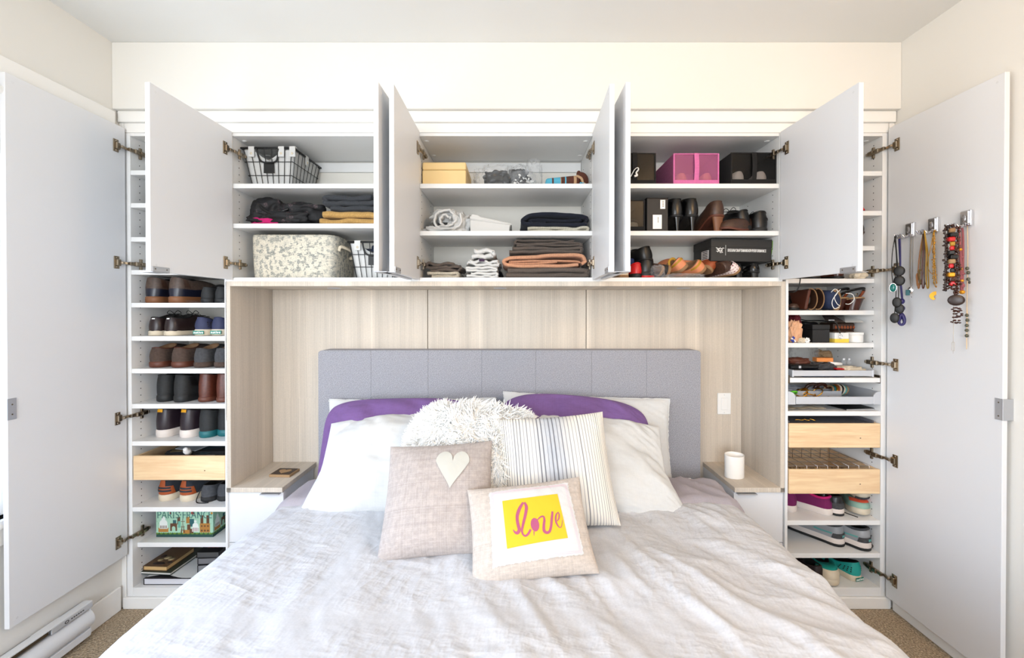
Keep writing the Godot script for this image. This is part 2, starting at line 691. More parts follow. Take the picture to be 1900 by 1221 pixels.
func build_bed_surround() -> void:
	var t := thing("bed_niche", "greige wood lined niche round the grey headboard with four puck lights above", "niche")
	var zb := -0.345
	var xl := X(418)
	var xr := X(1457.5)
	var y0 := Y(915)
	var y1 := Y(522)
	piece("side_panel", bx(xl, X(427), y0, y1, zb - 0.016, 0.0, 0.001), mats.greige_wood, t)
	piece("side_panel", bx(X(1449.5), xr, y0, y1, zb - 0.016, 0.0, 0.001), mats.greige_wood, t)
	piece("top_panel", bx(X(427), X(1449.5), Y(531), y1, zb - 0.016, 0.0, 0.001), mats.greige_wood, t)
	var seams := [X(427), X(793.5, zb), X(1087.5, zb), X(1449.5)]
	for i in 3:
		piece("back_panel", bx(seams[i] + 0.0015, seams[i + 1] - 0.0015, 0.3, Y(531), zb - 0.012, zb, 0.001), mats.greige_wood, t)
	piece("backing", bx(xl, xr, 0.3, y1, zb - 0.025, zb - 0.017, 0.0), mats.shadow_gap, t)
	for px in [620, 928, 1268]:
		var st := mk()
		lathe(st, [Vector2(0.0, -0.002), Vector2(0.024, -0.002), Vector2(0.03, -0.004), Vector2(0.033, 0.0)], 24, Vector3(X(px, -0.15), Y(531), -0.15))
		piece("puck_light", st, mats.tray_metal, t)


func hinge_mesh(wide: bool) -> Array:
	# local: the door's inner face is the plane x = 0, +x points into the opening; z = 0 is the cabinet front
	var key := "hinge%s" % wide
	if cache.has(key):
		return cache[key]
	var cup := mk()
	box(cup, Vector3(0.003, 0.056, 0.026), Vector3(0.0015, 0, 0.06), 0.001)
	box(cup, Vector3(0.012, 0.03, 0.022), Vector3(0.005, 0, 0.055), 0.003)
	for s in [-1, 1]:
		ball(cup, Vector3(0.0035, s * 0.021, 0.06), Vector3(0.0025, 0.005, 0.005), 8)
	var arm := mk()
	if wide:
		box(arm, Vector3(0.010, 0.012, 0.036), Vector3(0.012, 0.0, 0.03), 0.002, Basis(Vector3.UP, 0.25))
		box(arm, Vector3(0.013, 0.015, 0.03), Vector3(0.019, 0.0, 0.0), 0.002)
		box(arm, Vector3(0.015, 0.02, 0.062), Vector3(0.024, 0.0, -0.04), 0.003)
		box(arm, Vector3(0.006, 0.012, 0.02), Vector3(0.033, 0.0, -0.045), 0.001)
		box(arm, Vector3(0.008, 0.052, 0.012), Vector3(0.018, 0.0, -0.048), 0.001)
		box(arm, Vector3(0.012, 0.012, 0.008), Vector3(0.024, 0.0, -0.076), 0.001)
	else:
		box(arm, Vector3(0.010, 0.011, 0.03), Vector3(0.010, 0.0, 0.03), 0.002)
		box(arm, Vector3(0.010, 0.014, 0.03), Vector3(0.012, 0.0, 0.005), 0.002)
		box(arm, Vector3(0.012, 0.018, 0.05), Vector3(0.014, 0.0, -0.03), 0.002)
		box(arm, Vector3(0.008, 0.046, 0.012), Vector3(0.009, 0.0, -0.025), 0.001)
		box(arm, Vector3(0.01, 0.011, 0.01), Vector3(0.016, 0.0, -0.056), 0.001)
	var bits := mk()
	for z in [-0.03, -0.055, 0.018]:
		ball(bits, Vector3(0.0325 if wide else 0.0205, 0, z), Vector3(0.0015, 0.0035, 0.0035), 8)
	cache[key] = [mesh_of(cup), mesh_of(arm), mesh_of(bits)]
	return cache[key]


func add_hinge(door: Node3D, sg: float, y: float, wide := false, zoff := 0.0) -> void:
	var h := hinge_mesh(wide)
	var o := show_mesh("hinge", h[1], mats.nickel, door)
	o.position = Vector3(0.0005 * sg, y, zoff)
	if sg < 0:
		o.rotation.z = PI
	for k in [[h[0], "nickel"], [h[2], "dark_nickel"]]:
		# the cup and the screw heads are welded to the arm: one mesh of two surfaces would lose the tones, so they are pieces of the door too
		var c := show_mesh("hinge_cup" if k[1] == "nickel" else "hinge_screws", k[0], mats[k[1]], door)
		c.transform = o.transform
		if k[1] != "nickel":
			c.set_meta("kind", "stuff")


# a door opened to a right angle: hinged at x on its inner face, facing sg (+1: inner face looks to +x)
func add_door(cab: Node3D, sg: float, x: float, y0: float, y1: float, width: float, lean := 0.0) -> MeshInstance3D:
	var st := mk()
	box(st, Vector3(0.018, y1 - y0, width), Vector3(-sg * 0.009, (y0 + y1) / 2.0, 0.012 + width / 2.0), 0.001)
	var d := piece("door", st, mats.cabinet_grey_white, cab)
	d.position = Vector3(x, 0, 0)
	d.rotation.y = lean
	var dots := mk()
	for q in [y0 + 0.025, y1 - 0.025]:
		ball(dots, Vector3(sg * 0.0005, q, width - 0.012), Vector3(0.001, 0.004, 0.004), 8)
	piece("bumpers", dots, mats.clear_plastic, d).set_meta("kind", "stuff")
	return d


func pin_holes(cab: Node3D, x: float, sg: float, y0: float, y1: float, zs: Array) -> void:
	var st := mk()
	var y := y0
	while y < y1:
		for z in zs:
			box(st, Vector3(0.0012, 0.0042, 0.0042), Vector3(x + sg * 0.0002, y, z), 0.0005)
		y += 0.032
	var o := piece("shelf_pin_holes", st, mats.hole, cab)
	o.set_meta("kind", "stuff")


func cam_cover(cab: Node3D, x: float, y: float, z: float) -> void:
	var st := mk()
	lathe(st, [Vector2(0.0, -0.003), Vector2(0.011, -0.002), Vector2(0.012, 0.0)], 16, Vector3(x, y, z))
	piece("screw_cover", st, mats.plastic_white, cab)


func shelf(cab: Node3D, x0: float, x1: float, ytop: float, z0: float, z1: float, th := 0.0215) -> void:
	piece("shelf", bx(x0 + 0.0005, x1 - 0.0005, ytop - th, ytop, z0, z1, 0.001), mats.white_laminate, cab)


func wood_drawer(cab: Node3D, x0: float, x1: float, y0: float, y1: float, z1: float) -> MeshInstance3D:
	var f := piece("drawer", bx(x0, x1, y0, y1, z1 - 0.014, z1, 0.002), mats.birch, cab)
	var zb := -0.33
	for q in [["drawer_side", x0 + 0.001, x0 + 0.013, zb, z1 - 0.014], ["drawer_side", x1 - 0.013, x1 - 0.001, zb, z1 - 0.014], ["drawer_back", x0 + 0.013, x1 - 0.013, zb, zb + 0.012]]:
		piece(q[0], bx(q[1], q[2], y0 + 0.006, y1 - 0.002, q[3], q[4], 0.001), mats.birch, f)
	piece("drawer_bottom", bx(x0 + 0.013, x1 - 0.013, y0 + 0.008, y0 + 0.014, zb + 0.012, z1 - 0.014, 0.0), mats.birch, f)
	var knot := mk()
	var kx := lerpf(x0, x1, 0.78)
	var ky := lerpf(y0, y1, 0.4)
	ball(knot, Vector3(kx, ky, z1), Vector3(0.0035, 0.0022, 0.0006), 8)
	piece("knot", knot, mat("knot_brown", Color(0.2, 0.13, 0.08), 0.8), f)
	return f


func carcass(cab: Node3D, x0: float, x1: float, tl: float, tr: float, y0: float, y1: float, bot: float, zb := -0.355) -> void:
	piece("side_panel", bx(x0 - tl, x0, y0, y1, zb, 0.0, 0.001), mats.white_laminate, cab)
	piece("side_panel", bx(x1, x1 + tr, y0, y1, zb, 0.0, 0.001), mats.white_laminate, cab)
	piece("top_panel", bx(x0 + 0.0003, x1 - 0.0003, Y(253.5), y1, zb, 0.0, 0.001), mats.white_laminate, cab)
	piece("bottom_panel", bx(x0 + 0.0003, x1 - 0.0003, y0, bot, zb, 0.0, 0.001), mats.white_laminate, cab)
	piece("back_panel", bx(x0 - tl, x1 + tr, y0, y1, zb - 0.012, zb, 0.0), mats.white_back, cab)


func build_tall_cabinets() -> void:
	var top := Y(247.5)
	# left
	var c := thing("tall_cabinet", "tall white shoe cabinet on the left, its full-height door swung open against the window wall", "cabinet")
	var x0 := X(243)
	var x1 := X(416.5)
	carcass(c, x0, x1, X(243) - X(232.5), 0.010, 0.053, top, Y(1093))
	for py in [316.5, 377.0, 440.0, 501.0, 562.0, 624.0, 684.5, 750.0, 819.5, 942.5]:
		shelf(c, x0, x1, Y(py), -0.35, -0.001)
	shelf(c, x0, x1, Y(1008.5, -0.026), -0.35, -0.026)
	pin_holes(c, x0, 1.0, 0.15, 2.17, [-0.05])
	cam_cover(c, x0 + 0.03, Y(253.5), -0.06)
	wood_drawer(c, x0 + 0.005, x1 - 0.0015, Y(892), Y(847), 0.0)
	var d := add_door(c, 1.0, -1.7945, 0.255, 2.222, 0.47, 0.008)
	for y in [2.1257, 1.601, 0.897, 0.336]:
		add_hinge(d, 1.0, y, true)
	piece("handle", bx(0.0, 0.003, 0.996, 1.072, 0.456, 0.4845, 0.0005), mats.aluminium, d)
	piece("handle_screws", screws([Vector3(0.0035, 1.05, 0.47), Vector3(0.0035, 1.015, 0.47)]), mats.dark_nickel, d).set_meta("kind", "stuff")
	# right
	c = thing("tall_cabinet", "tall white cabinet on the right with drawers and trays, necklaces on its open full-height door", "cabinet")
	x0 = X(1463)
	x1 = X(1636)
	carcass(c, x0, x1, X(1463) - X(1458.2), X(1647) - X(1636), 0.053, top, Y(1093))
	for py in [318.0, 391.5]:
		shelf(c, x0, x1, Y(py), -0.35, -0.001)
	for py in [456.5, 517.0, 576.0, 636.5]:
		shelf(c, x0, x1, Y(py, -0.04), -0.35, -0.04)
	for py in [763.5, 967.5, 1029.0]:
		shelf(c, x0, x1, Y(py), -0.35, -0.001)
	pin_holes(c, x1, -1.0, 0.15, 2.17, [-0.05, -0.27])
	cam_cover(c, x1 - 0.03, Y(253.5), -0.06)
	wood_drawer(c, X(1465.5), x1 - 0.002, Y(831.5), Y(786.5), 0.0)
	wood_drawer(c, X(1465.5), x1 - 0.002, Y(917.5), Y(872), 0.0)
	wire_dividers(c, X(1470), x1 - 0.02, Y(880))
	var felt := mk()
	bx(X(1468), x1 - 0.016, Y(790), Y(789), -0.31, -0.02, 0.0, felt)
	for q in [[X(1468), X(1471)], [x1 - 0.024, x1 - 0.016]]:
		bx(q[0], q[1], Y(789), Y(783), -0.31, -0.02, 0.001, felt)
	bx(X(1468), x1 - 0.016, Y(789), Y(780), -0.318, -0.31, 0.001, felt)
	piece("felt_tray", felt, woven("grey_felt", Color(0.42, 0.41, 0.43), 0.3, 8.0), c)
	# two pull-out metal trays
	var y0 := Y(700)
	piece("pull_out_shelf", bx(X(1467), X(1634), Y(710), Y(701.5), -0.34, 0.0, 0.001), mats.white_laminate, c)
	piece("runner", bx(X(1634), x1 - 0.0005, Y(712), Y(697), -0.34, -0.003, 0.001), mats.dark_nickel, c)
	piece("runner", bx(x0 + 0.0005, X(1467), Y(712), Y(697), -0.34, -0.003, 0.001), mats.dark_nickel, c)
	piece("tray_front", bx(X(1474), X(1622), Y(698.5), Y(688), -0.012, -0.006, 0.001), mats.tray_metal, c)
	piece("tray_side", bx(X(1621), X(1624), Y(700), Y(687), -0.30, -0.004, 0.001), mats.tray_metal, c)
	piece("tray_side", bx(X(1472), X(1475), Y(700), Y(687), -0.30, -0.004, 0.001), mats.tray_metal, c)
	piece("tray_front", bx(X(1478), X(1622), Y(750), Y(736.5), -0.006, 0.0, 0.001), mats.tray_metal, c)
	for s in [[1477.0, -1.0], [1622.0, 1.0]]:
		# curved ends that rise to the back, and the sides behind them
		var end := mk()
		var arc := PackedVector2Array()
		arc.append(Vector2(X(s[0]), Y(751)))
		for k in 9:
			var a := PI / 2 * k / 8.0
			arc.append(Vector2(X(s[0]) + s[1] * 0.034 * (1.0 - cos(a)), Y(751) + 0.035 + 0.026 * sin(a)))
		arc.append(Vector2(X(s[0]) + s[1] * 0.034, Y(751)))
		extrude(end, arc, -0.006, 0.0, 0.001, false)
		piece("tray_corner", end, mats.tray_metal, c)
		piece("tray_side", bx(X(s[0]) + s[1] * 0.031, X(s[0]) + s[1] * 0.034, Y(751), Y(751) + 0.06, -0.32, -0.006, 0.001), mats.tray_metal, c)
	piece("tray_bottom", bx(X(1465), X(1633), Y(751), Y(749.5), -0.32, -0.006, 0.0), mats.tray_metal, c)
	var grid := mk()
	for k in 4:
		bx(X(1484), X(1592), Y(749), Y(733), -0.10 - k * 0.06, -0.097 - k * 0.06, 0.0005, grid)
	for k in 5:
		var gx := lerpf(X(1484), X(1592), k / 4.0)
		bx(gx - 0.001, gx + 0.001, Y(749), Y(733), -0.28, -0.10, 0.0005, grid)
	piece("divider_grid", grid, mats.tray_metal, c)
	d = add_door(c, -1.0, 1.7155, 0.062, 2.222, 0.47, 0.006)
	for y in [2.130, 1.570, 1.139, 0.705, 0.162]:
		add_hinge(d, -1.0, y, true)
	var hd := bx(-0.003, 0.0, 0.996, 1.072, 0.46, 0.4845, 0.0005)
	bx(-0.003, 0.052, 0.996, 1.072, 0.482, 0.4855, 0.0005, hd)
	piece("handle", hd, mats.aluminium, d)
	piece("handle_screws", screws([Vector3(-0.0035, 1.058, 0.472), Vector3(-0.0035, 1.01, 0.472)]), mats.dark_nickel, d).set_meta("kind", "stuff")


func screws(list: Array) -> SurfaceTool:
	var st := mk()
	for p in list:
		ball(st, p, Vector3(0.0018, 0.0028, 0.0028), 8)
	return st


func wire_dividers(cab: Node3D, x0: float, x1: float, y: float) -> void:
	var st := mk()
	for k in 9:
		var x := lerpf(x0, x1, k / 8.0)
		tube(st, [Vector3(x, y - 0.03, -0.30), Vector3(x, y + 0.022, -0.30), Vector3(x, y + 0.022, -0.04), Vector3(x, y - 0.03, -0.04)], 0.0016, 6)
	for k in 5:
		var z := lerpf(-0.29, -0.05, k / 4.0)
		rod(st, Vector3(x0, y + 0.018, z), Vector3(x1, y + 0.018, z), 0.0013, 6)
	piece("wire_rack", st, mats.chrome, cab)


func build_upper_cabinets() -> void:
	var top := Y(247.5)
	var y0 := Y(522.3)
	var spec := [
		["white cabinet above the left of the headboard, with wire baskets and a printed bin", X(432), -0.48, 0.028, 0.018, [341.0, 414.8]],
		["white cabinet in the middle above the headboard, with folded towels and a yellow box", -0.444, 0.358, 0.018, 0.018, [341.0, 428.5]],
		["white cabinet above the right of the headboard, crowded with shoes and shoe boxes", 0.394, 1.222, 0.018, 0.018, [341.0, 428.5]],
	]
	var cabs := []
	for s in spec:
		var c := thing("overhead_cabinet", s[0], "cabinet", Vector3.ZERO, 0.0, "wall cabinets above the bed")
		carcass(c, s[1], s[2], s[3], s[4], y0, top, Y(515))
		for py in s[5]:
			shelf(c, s[1], s[2], Y(py), -0.35, -0.001)
		pin_holes(c, s[1], 1.0, 1.58, 2.15, [-0.05, -0.27])
		pin_holes(c, s[2], -1.0, 1.58, 2.15, [-0.05, -0.27])
		for q in [-0.06, -0.25]:
			cam_cover(c, s[1] + 0.022, Y(253.5), q)
			cam_cover(c, s[2] - 0.022, Y(253.5), q)
		piece("hanging_rail", bx(s[1] + 0.002, s[2] - 0.002, Y(320, -0.34), Y(303, -0.34), -0.354, -0.34, 0.001), mats.white_laminate, c)
		cabs.append(c)
	var doors := [[0, 1.0, -1.3015, 0.4325, -0.03], [0, -1.0, -0.4965, 0.4325, -0.03], [1, 1.0, -0.4395, 0.42, 0.0], [1, -1.0, 0.357, 0.42, -0.035], [2, 1.0, 0.413, 0.4325, 0.005], [2, -1.0, 1.2185, 0.4325, 0.04]]
	for k in doors.size():
		var q: Array = doors[k]
		var sg: float = q[1]
		var w: float = q[3]
		var d := add_door(cabs[q[0]], sg, q[2], 1.526, 2.206, w, q[4])
		for y in [2.115, 1.60]:
			add_hinge(d, sg, y)
		var h := mk()
		bx(minf(0, sg * 0.003), maxf(0, sg * 0.003), 1.5262, 1.545, w - 0.068, w + 0.006, 0.0005, h)
		bx(minf(sg * 0.003, -sg * 0.045), maxf(sg * 0.003, -sg * 0.045), 1.5235, 1.5259, w - 0.068, w + 0.006, 0.0005, h)
		piece("handle", h, mats.aluminium, d)
		piece("handle_screws", screws([Vector3(sg * 0.0035, 1.536, w - 0.055), Vector3(sg * 0.0035, 1.536, w - 0.005)]), mats.dark_nickel, d).set_meta("kind", "stuff")


func build_nightstands() -> void:
	for s in [[X(418), -1.084, "white nightstand with a greige wood top left of the bed, small heart tile on it", -1.0], [1.022, X(1457.5), "white nightstand with a greige wood top right of the bed, white cup on it", 1.0]]:
		var t := thing("nightstand", s[2], "nightstand", Vector3.ZERO, 0.0, "nightstands in the niche")
		var a: float = s[0]
		var b: float = s[1]
		piece("top", bx(a, b, Y(915), Y(906), -0.345, 0.0, 0.001), mats.greige_wood, t)
		piece("body", bx(a + 0.002, b - 0.012, 0.06, Y(915) - 0.0003, -0.34, -0.03, 0.001), mats.cabinet_grey_white, t)
		for k in 2:
			var dy0 := 0.062 + k * 0.237
			var dy1 := dy0 + 0.234
			var dr := piece("drawer", bx(a + 0.001, b - 0.001, dy0, dy1, -0.0295, -0.011, 0.001), mats.cabinet_grey_white, t)
			var h0 := b - 0.1 if s[3] < 0 else a + 0.01
			piece("handle", bx(h0, h0 + 0.09, dy1 - 0.003, dy1 + 0.0005, -0.028, 0.012, 0.0005), mats.aluminium, dr)
		piece("plinth", bx(a + 0.02, b - 0.02, 0.0, 0.06, -0.32, -0.06, 0.001), mats.cabinet_grey_white, t)


# ---------------------------------------------------------------- the bed

func build_bed() -> void:
	var t := thing("bed", "king size bed with a tall grey felt headboard and white striped sheet", "bed")
	var zf := -0.25
	var xa := X(590, zf)
	var xb := X(1300.5, zf)
	var top := Y(650, zf)
	var core := bx(xa + 0.012, xb - 0.012, 0.02, top - 0.006, -0.342, zf - 0.012, 0.004)
	var hb := piece("headboard", core, mats.headboard_felt, t)
	var seams := [xa, X(688, zf), X(794, zf), X(894, zf), X(994, zf), X(1098, zf), X(1200, zf), xb]
	for i in 7:
		var st := mk()
		var x0: float = seams[i] + (0.0002 if i > 0 else 0.0)
		var x1: float = seams[i + 1] - (0.0002 if i < 6 else 0.0)
		var poly := PackedVector2Array()
		var rl := 0.03 if i == 0 else 0.001
		var rr := 0.03 if i == 6 else 0.001
		poly.append(Vector2(x0, 0.3))
		for k in 6:
			var an := PI / 2 * k / 5.0
			poly.append(Vector2(x0 + rl * (1 - cos(an)), top - rl * 0.5 * (1 - sin(an))))
		for k in 6:
			var an := PI / 2 * (5 - k) / 5.0
			poly.append(Vector2(x1 - rr * (1 - cos(an)), top - rr * 0.5 * (1 - sin(an))))
		poly.append(Vector2(x1, 0.3))
		extrude(st, poly, -0.344, zf, 0.001, false)
		piece("upholstery_panel", st, mats.headboard_felt, hb)
	piece("bed_base", bx(-0.98, 0.92, 0.10, 0.28, -0.24, 1.72, 0.01), mats.headboard_felt, t)
	for q in [[-0.9, -0.1], [0.84, -0.1], [-0.9, 1.6], [0.84, 1.6]]:
		piece("leg", bx(q[0] - 0.03, q[0] + 0.03, 0.0, 0.10, q[1] - 0.03, q[1] + 0.03, 0.003), mats.black, t)
	var sheet := mat("striped_sheet", Color(1, 1, 1), 0.9)
	sheet.albedo_texture = image_tex(8, 256, func(_x: int, y: int) -> Color: return Color(0.62, 0.62, 0.66) if y % 64 < 4 else Color(0.93, 0.93, 0.94))
	triplanar(sheet, Vector3.ONE * 5.0)
	var mt := mk()
	box(mt, Vector3(1.95, 0.25, 1.96), Vector3(-0.03, 0.405, 0.735), 0.05)
	piece("mattress", mt, sheet, t)
	build_duvet()


func duvet_point(s: float, z: float, lift: float, big: FastNoiseLite, mid: FastNoiseLite, fine: FastNoiseLite) -> Vector3:
	var a := 1.005
	var r := 0.085
	var ts := absf(s)
	var sg := signf(s)
	var p := Vector3()
	var n := Vector3.UP
	var flat_ := a - r
	if ts < flat_:
		p = Vector3(ts, 0, 0)
	elif ts < flat_ + r * PI / 2:
		var an := (ts - flat_) / r
		p = Vector3(flat_ + r * sin(an), -r * (1.0 - cos(an)), 0)
		n = Vector3(sin(an), cos(an), 0)
	else:
		var down := ts - flat_ - r * PI / 2
		p = Vector3(a + down * 0.06, -r - down, 0)
		n = Vector3.RIGHT
	p.x = p.x * sg - 0.03
	n.x *= sg
	p.z = z
	p.y += 0.566 + lift
	var ang := 0.22 + 0.25 * s
	var al := z * cos(ang) + s * sin(ang)
	var ac := s * cos(ang) - z * sin(ang)
	var w := big.get_noise_2d(ac * 3.2, al * 0.9) * 0.016
	w += big.get_noise_2d(ac * 7.0 + 9.0, al * 1.6) * 0.005
	var rid := mid.get_noise_2d(ac * 5.0 + 3.0, al * 1.1)
	w += maxf(0.0, rid - 0.25) * 0.022 * smoothstep(-0.5, 0.5, s)
	w += fine.get_noise_2d(ac * 24.0, al * 7.0) * 0.0022
	w += fine.get_noise_2d(ac * 52.0, al * 17.0) * 0.0010
	return p + n * w


func duvet_rows(z0: float, z1: float, nz: int, ns: int, lift: float, half: float) -> Array:
	var big := noise(41, 1.0, 2)
	var mid := noise(43, 1.0, 2, true)
	var fine := noise(47, 1.0, 2)
	var rows := []
	for i in nz + 1:
		var z := lerpf(z0, z1, float(i) / nz)
		var row := PackedVector3Array()
		for j in ns + 1:
			var s := lerpf(-half, half, float(j) / ns)
			row.append(duvet_point(s, z, lift, big, mid, fine))
		rows.append(row)
	return rows


func build_duvet() -> void:
	var crinkle := noise(61, 0.02, 4, true)
	var hm := mats.duvet_linen as StandardMaterial3D
	hm.heightmap_texture = image_tex(384, 384, func(x: int, y: int) -> Color:
		var a := crinkle.get_noise_2d(x * 1.5 + y * 0.35, y * 0.55) * 0.3 + crinkle.get_noise_2d(x * 0.5 - y * 0.9 + 300.0, y * 0.9) * 0.2
		# level at the edges, so that the repeat joins up
		a = 0.5 + a * minf(1.0, minf(x, 383 - x) / 40.0) * minf(1.0, minf(y, 383 - y) / 40.0)
		return Color(a, a, a))
	hm.heightmap_scale = 0.8
	hm.uv1_scale = Vector3(3.2, 2.2, 1)
	var t := thing("duvet", "pale grey crinkled linen duvet spread over the whole bed, hanging down its sides", "duvet")
	var st := mk()
	var rows := duvet_rows(0.10, 1.72, 250, 230, 0.0, 1.38)
	# the foot end hangs down too
	var last: PackedVector3Array = rows[-1]
	for k in range(1, 9):
		var row := PackedVector3Array()
		for j in last.size():
			var q := last[j]
			q.z += minf(k, 2) * 0.02
			q.y = maxf(0.12, q.y - k * 0.055 + 0.02)
			row.append(q)
		rows.append(row)
	surf(st, rows)
	piece("cover", st, mats.duvet_linen, t)
	# the turned-back hem shows the darker underside
	st = mk()
	var hem := duvet_rows(-0.075, 0.20, 40, 120, 0.018, 1.36)
	for i in hem.size():
		var e := minf(i, hem.size() - 1 - i) / 6.0
		if e < 1.0:
			for j in hem[i].size():
				hem[i][j].y -= 0.018 * pow(1.0 - e, 2.0)
	surf(st, hem)
	piece("turned_back_hem", st, mats.duvet_back, t)


# ---------------------------------------------------------------- pillows

# u runs left to right, v from the bottom to the top; front is +z
func pil(q: Dictionary, u: float, v: float, side: float, off := 0.0) -> Vector3:
	var e: float = q.get("pinch", 0.06)
	var x: float = q.a * u * (1.0 - e * (1.0 - v * v) * u * u)
	var y: float = q.b * v * (1.0 - e * (1.0 - u * u) * v * v)
	var k := maxf(0.0, (1.0 - pow(absf(u), 2.3)) * (1.0 - pow(absf(v), 2.3)))
	var th: float = q.t * pow(k, 0.5) * (1.0 - 0.18 * v)
	var f: FastNoiseLite = q.noise
	var w: float = q.get("wrinkle", 0.006)
	var edge := 1.0 - k
	th += f.get_noise_3d(x * 5.0, y * 5.0, side * 3.0) * w * minf(1.0, k * 6.0)
	th += f.get_noise_3d(x * 22.0 * (0.4 + absf(v)), y * 22.0 * (0.4 + absf(u)), side * 9.0) * w * 0.45 * edge * minf(1.0, k * 9.0)
	var z := side * (th + off)
	z += q.get("bend", 0.0) * (u * u - 0.3) + q.get("curl", 0.0) * maxf(0.0, v) * maxf(0.0, v)
	if q.has("squircle"):
		x *= 1.0 - q.squircle * v * v * v * v * u * u
		y *= 1.0 - q.squircle * u * u * u * u * v * v
	if q.has("flare"):
		x += q.flare * maxf(0.0, -v) * signf(u) * maxf(0.0, absf(u) - 0.5)
	if q.has("slump"):
		y -= q.slump * u * u
	if q.has("flap_right") and u > 0.8:
		x += q.flap_right * (u - 0.8) * 5.0 * (0.6 + 0.4 * v)
		y += 0.03 * sin(v * 5.0) * (u - 0.8) * 5.0
	return Vector3(x, y, z)


func pillow_mesh(st: SurfaceTool, q: Dictionary, n := 44) -> void:
	for side in [1.0, -1.0]:
		var rows := []
		for i in n + 1:
			var v := sin(PI / 2 * (1.0 - 2.0 * i / n))
			var row := PackedVector3Array()
			for j in n + 1:
				row.append(pil(q, sin(PI / 2 * (2.0 * j / n - 1.0)), v, side))
			rows.append(row)
		surf(st, rows, false, side < 0)


# bottom middle stands at `at`, leaning back by tilt and rolled by roll (degrees)
func seat(o: Node3D, q: Dictionary, at: Vector3, tilt: float, roll := 0.0, yaw := 0.0) -> void:
	var b := Basis(Vector3.UP, deg_to_rad(yaw)) * Basis(Vector3.RIGHT, -deg_to_rad(tilt)) * Basis(Vector3.BACK, deg_to_rad(roll))
	o.transform = Transform3D(b, at + b * Vector3(0, q.b, 0))


func pillow(called: String, label: String, cat: String, q: Dictionary, m: Material, at: Vector3, tilt: float, roll := 0.0, yaw := 0.0, grp := "") -> Node3D:
	var t := thing(called, label, cat, Vector3.ZERO, 0.0, grp)
	seat(t, q, at, tilt, roll, yaw)
	var st := mk()
	pillow_mesh(st, q)
	piece("cover", st, m, t)
	return t


func on_pillow(st: SurfaceTool, q: Dictionary, c: Array, nu: int, nv: int, off: float, ragged := 0.0) -> void:
	# a patch between four (u, v) corners: top left, top right, bottom left, bottom right
	var f := noise(15, 3.0, 2)
	var rows := []
	for i in nv + 1:
		var row := PackedVector3Array()
		for j in nu + 1:
			var a := float(j) / nu
			var b := float(i) / nv
			var w: Vector2 = (c[0] as Vector2).lerp(c[1], a).lerp((c[2] as Vector2).lerp(c[3], a), b)
			if ragged > 0.0 and (i == 0 or i == nv or j == 0 or j == nu):
				w += Vector2(f.get_noise_2d(a * 9.0, b * 9.0), f.get_noise_2d(a * 9.0 + 40.0, b * 9.0)) * ragged
			row.append(pil(q, w.x, w.y, 1.0, off))
		rows.append(row)
	surf(st, rows)


func stroke(st: SurfaceTool, q: Dictionary, list: Array, off: float) -> void:
	var ctl := []
	for p in list:
		ctl.append(Vector3(p[0], p[1], p[2]))
	var path := smooth_path(ctl, 6)
	var rows := []
	var asp: float = q.a / q.b
	for i in path.size():
		var d: Vector3 = path[mini(i + 1, path.size() - 1)] - path[maxi(i - 1, 0)]
		var nrm := Vector2(-d.y / asp, d.x * asp).normalized() if true else Vector2.ZERO
		var w: float = path[i].z
		var row := PackedVector3Array()
		for k in [-1.0, 0.0, 1.0]:
			row.append(pil(q, path[i].x + nrm.x * w * k, path[i].y + nrm.y * w * k * asp, 1.0, off))
		rows.append(row)
	surf(st, rows)


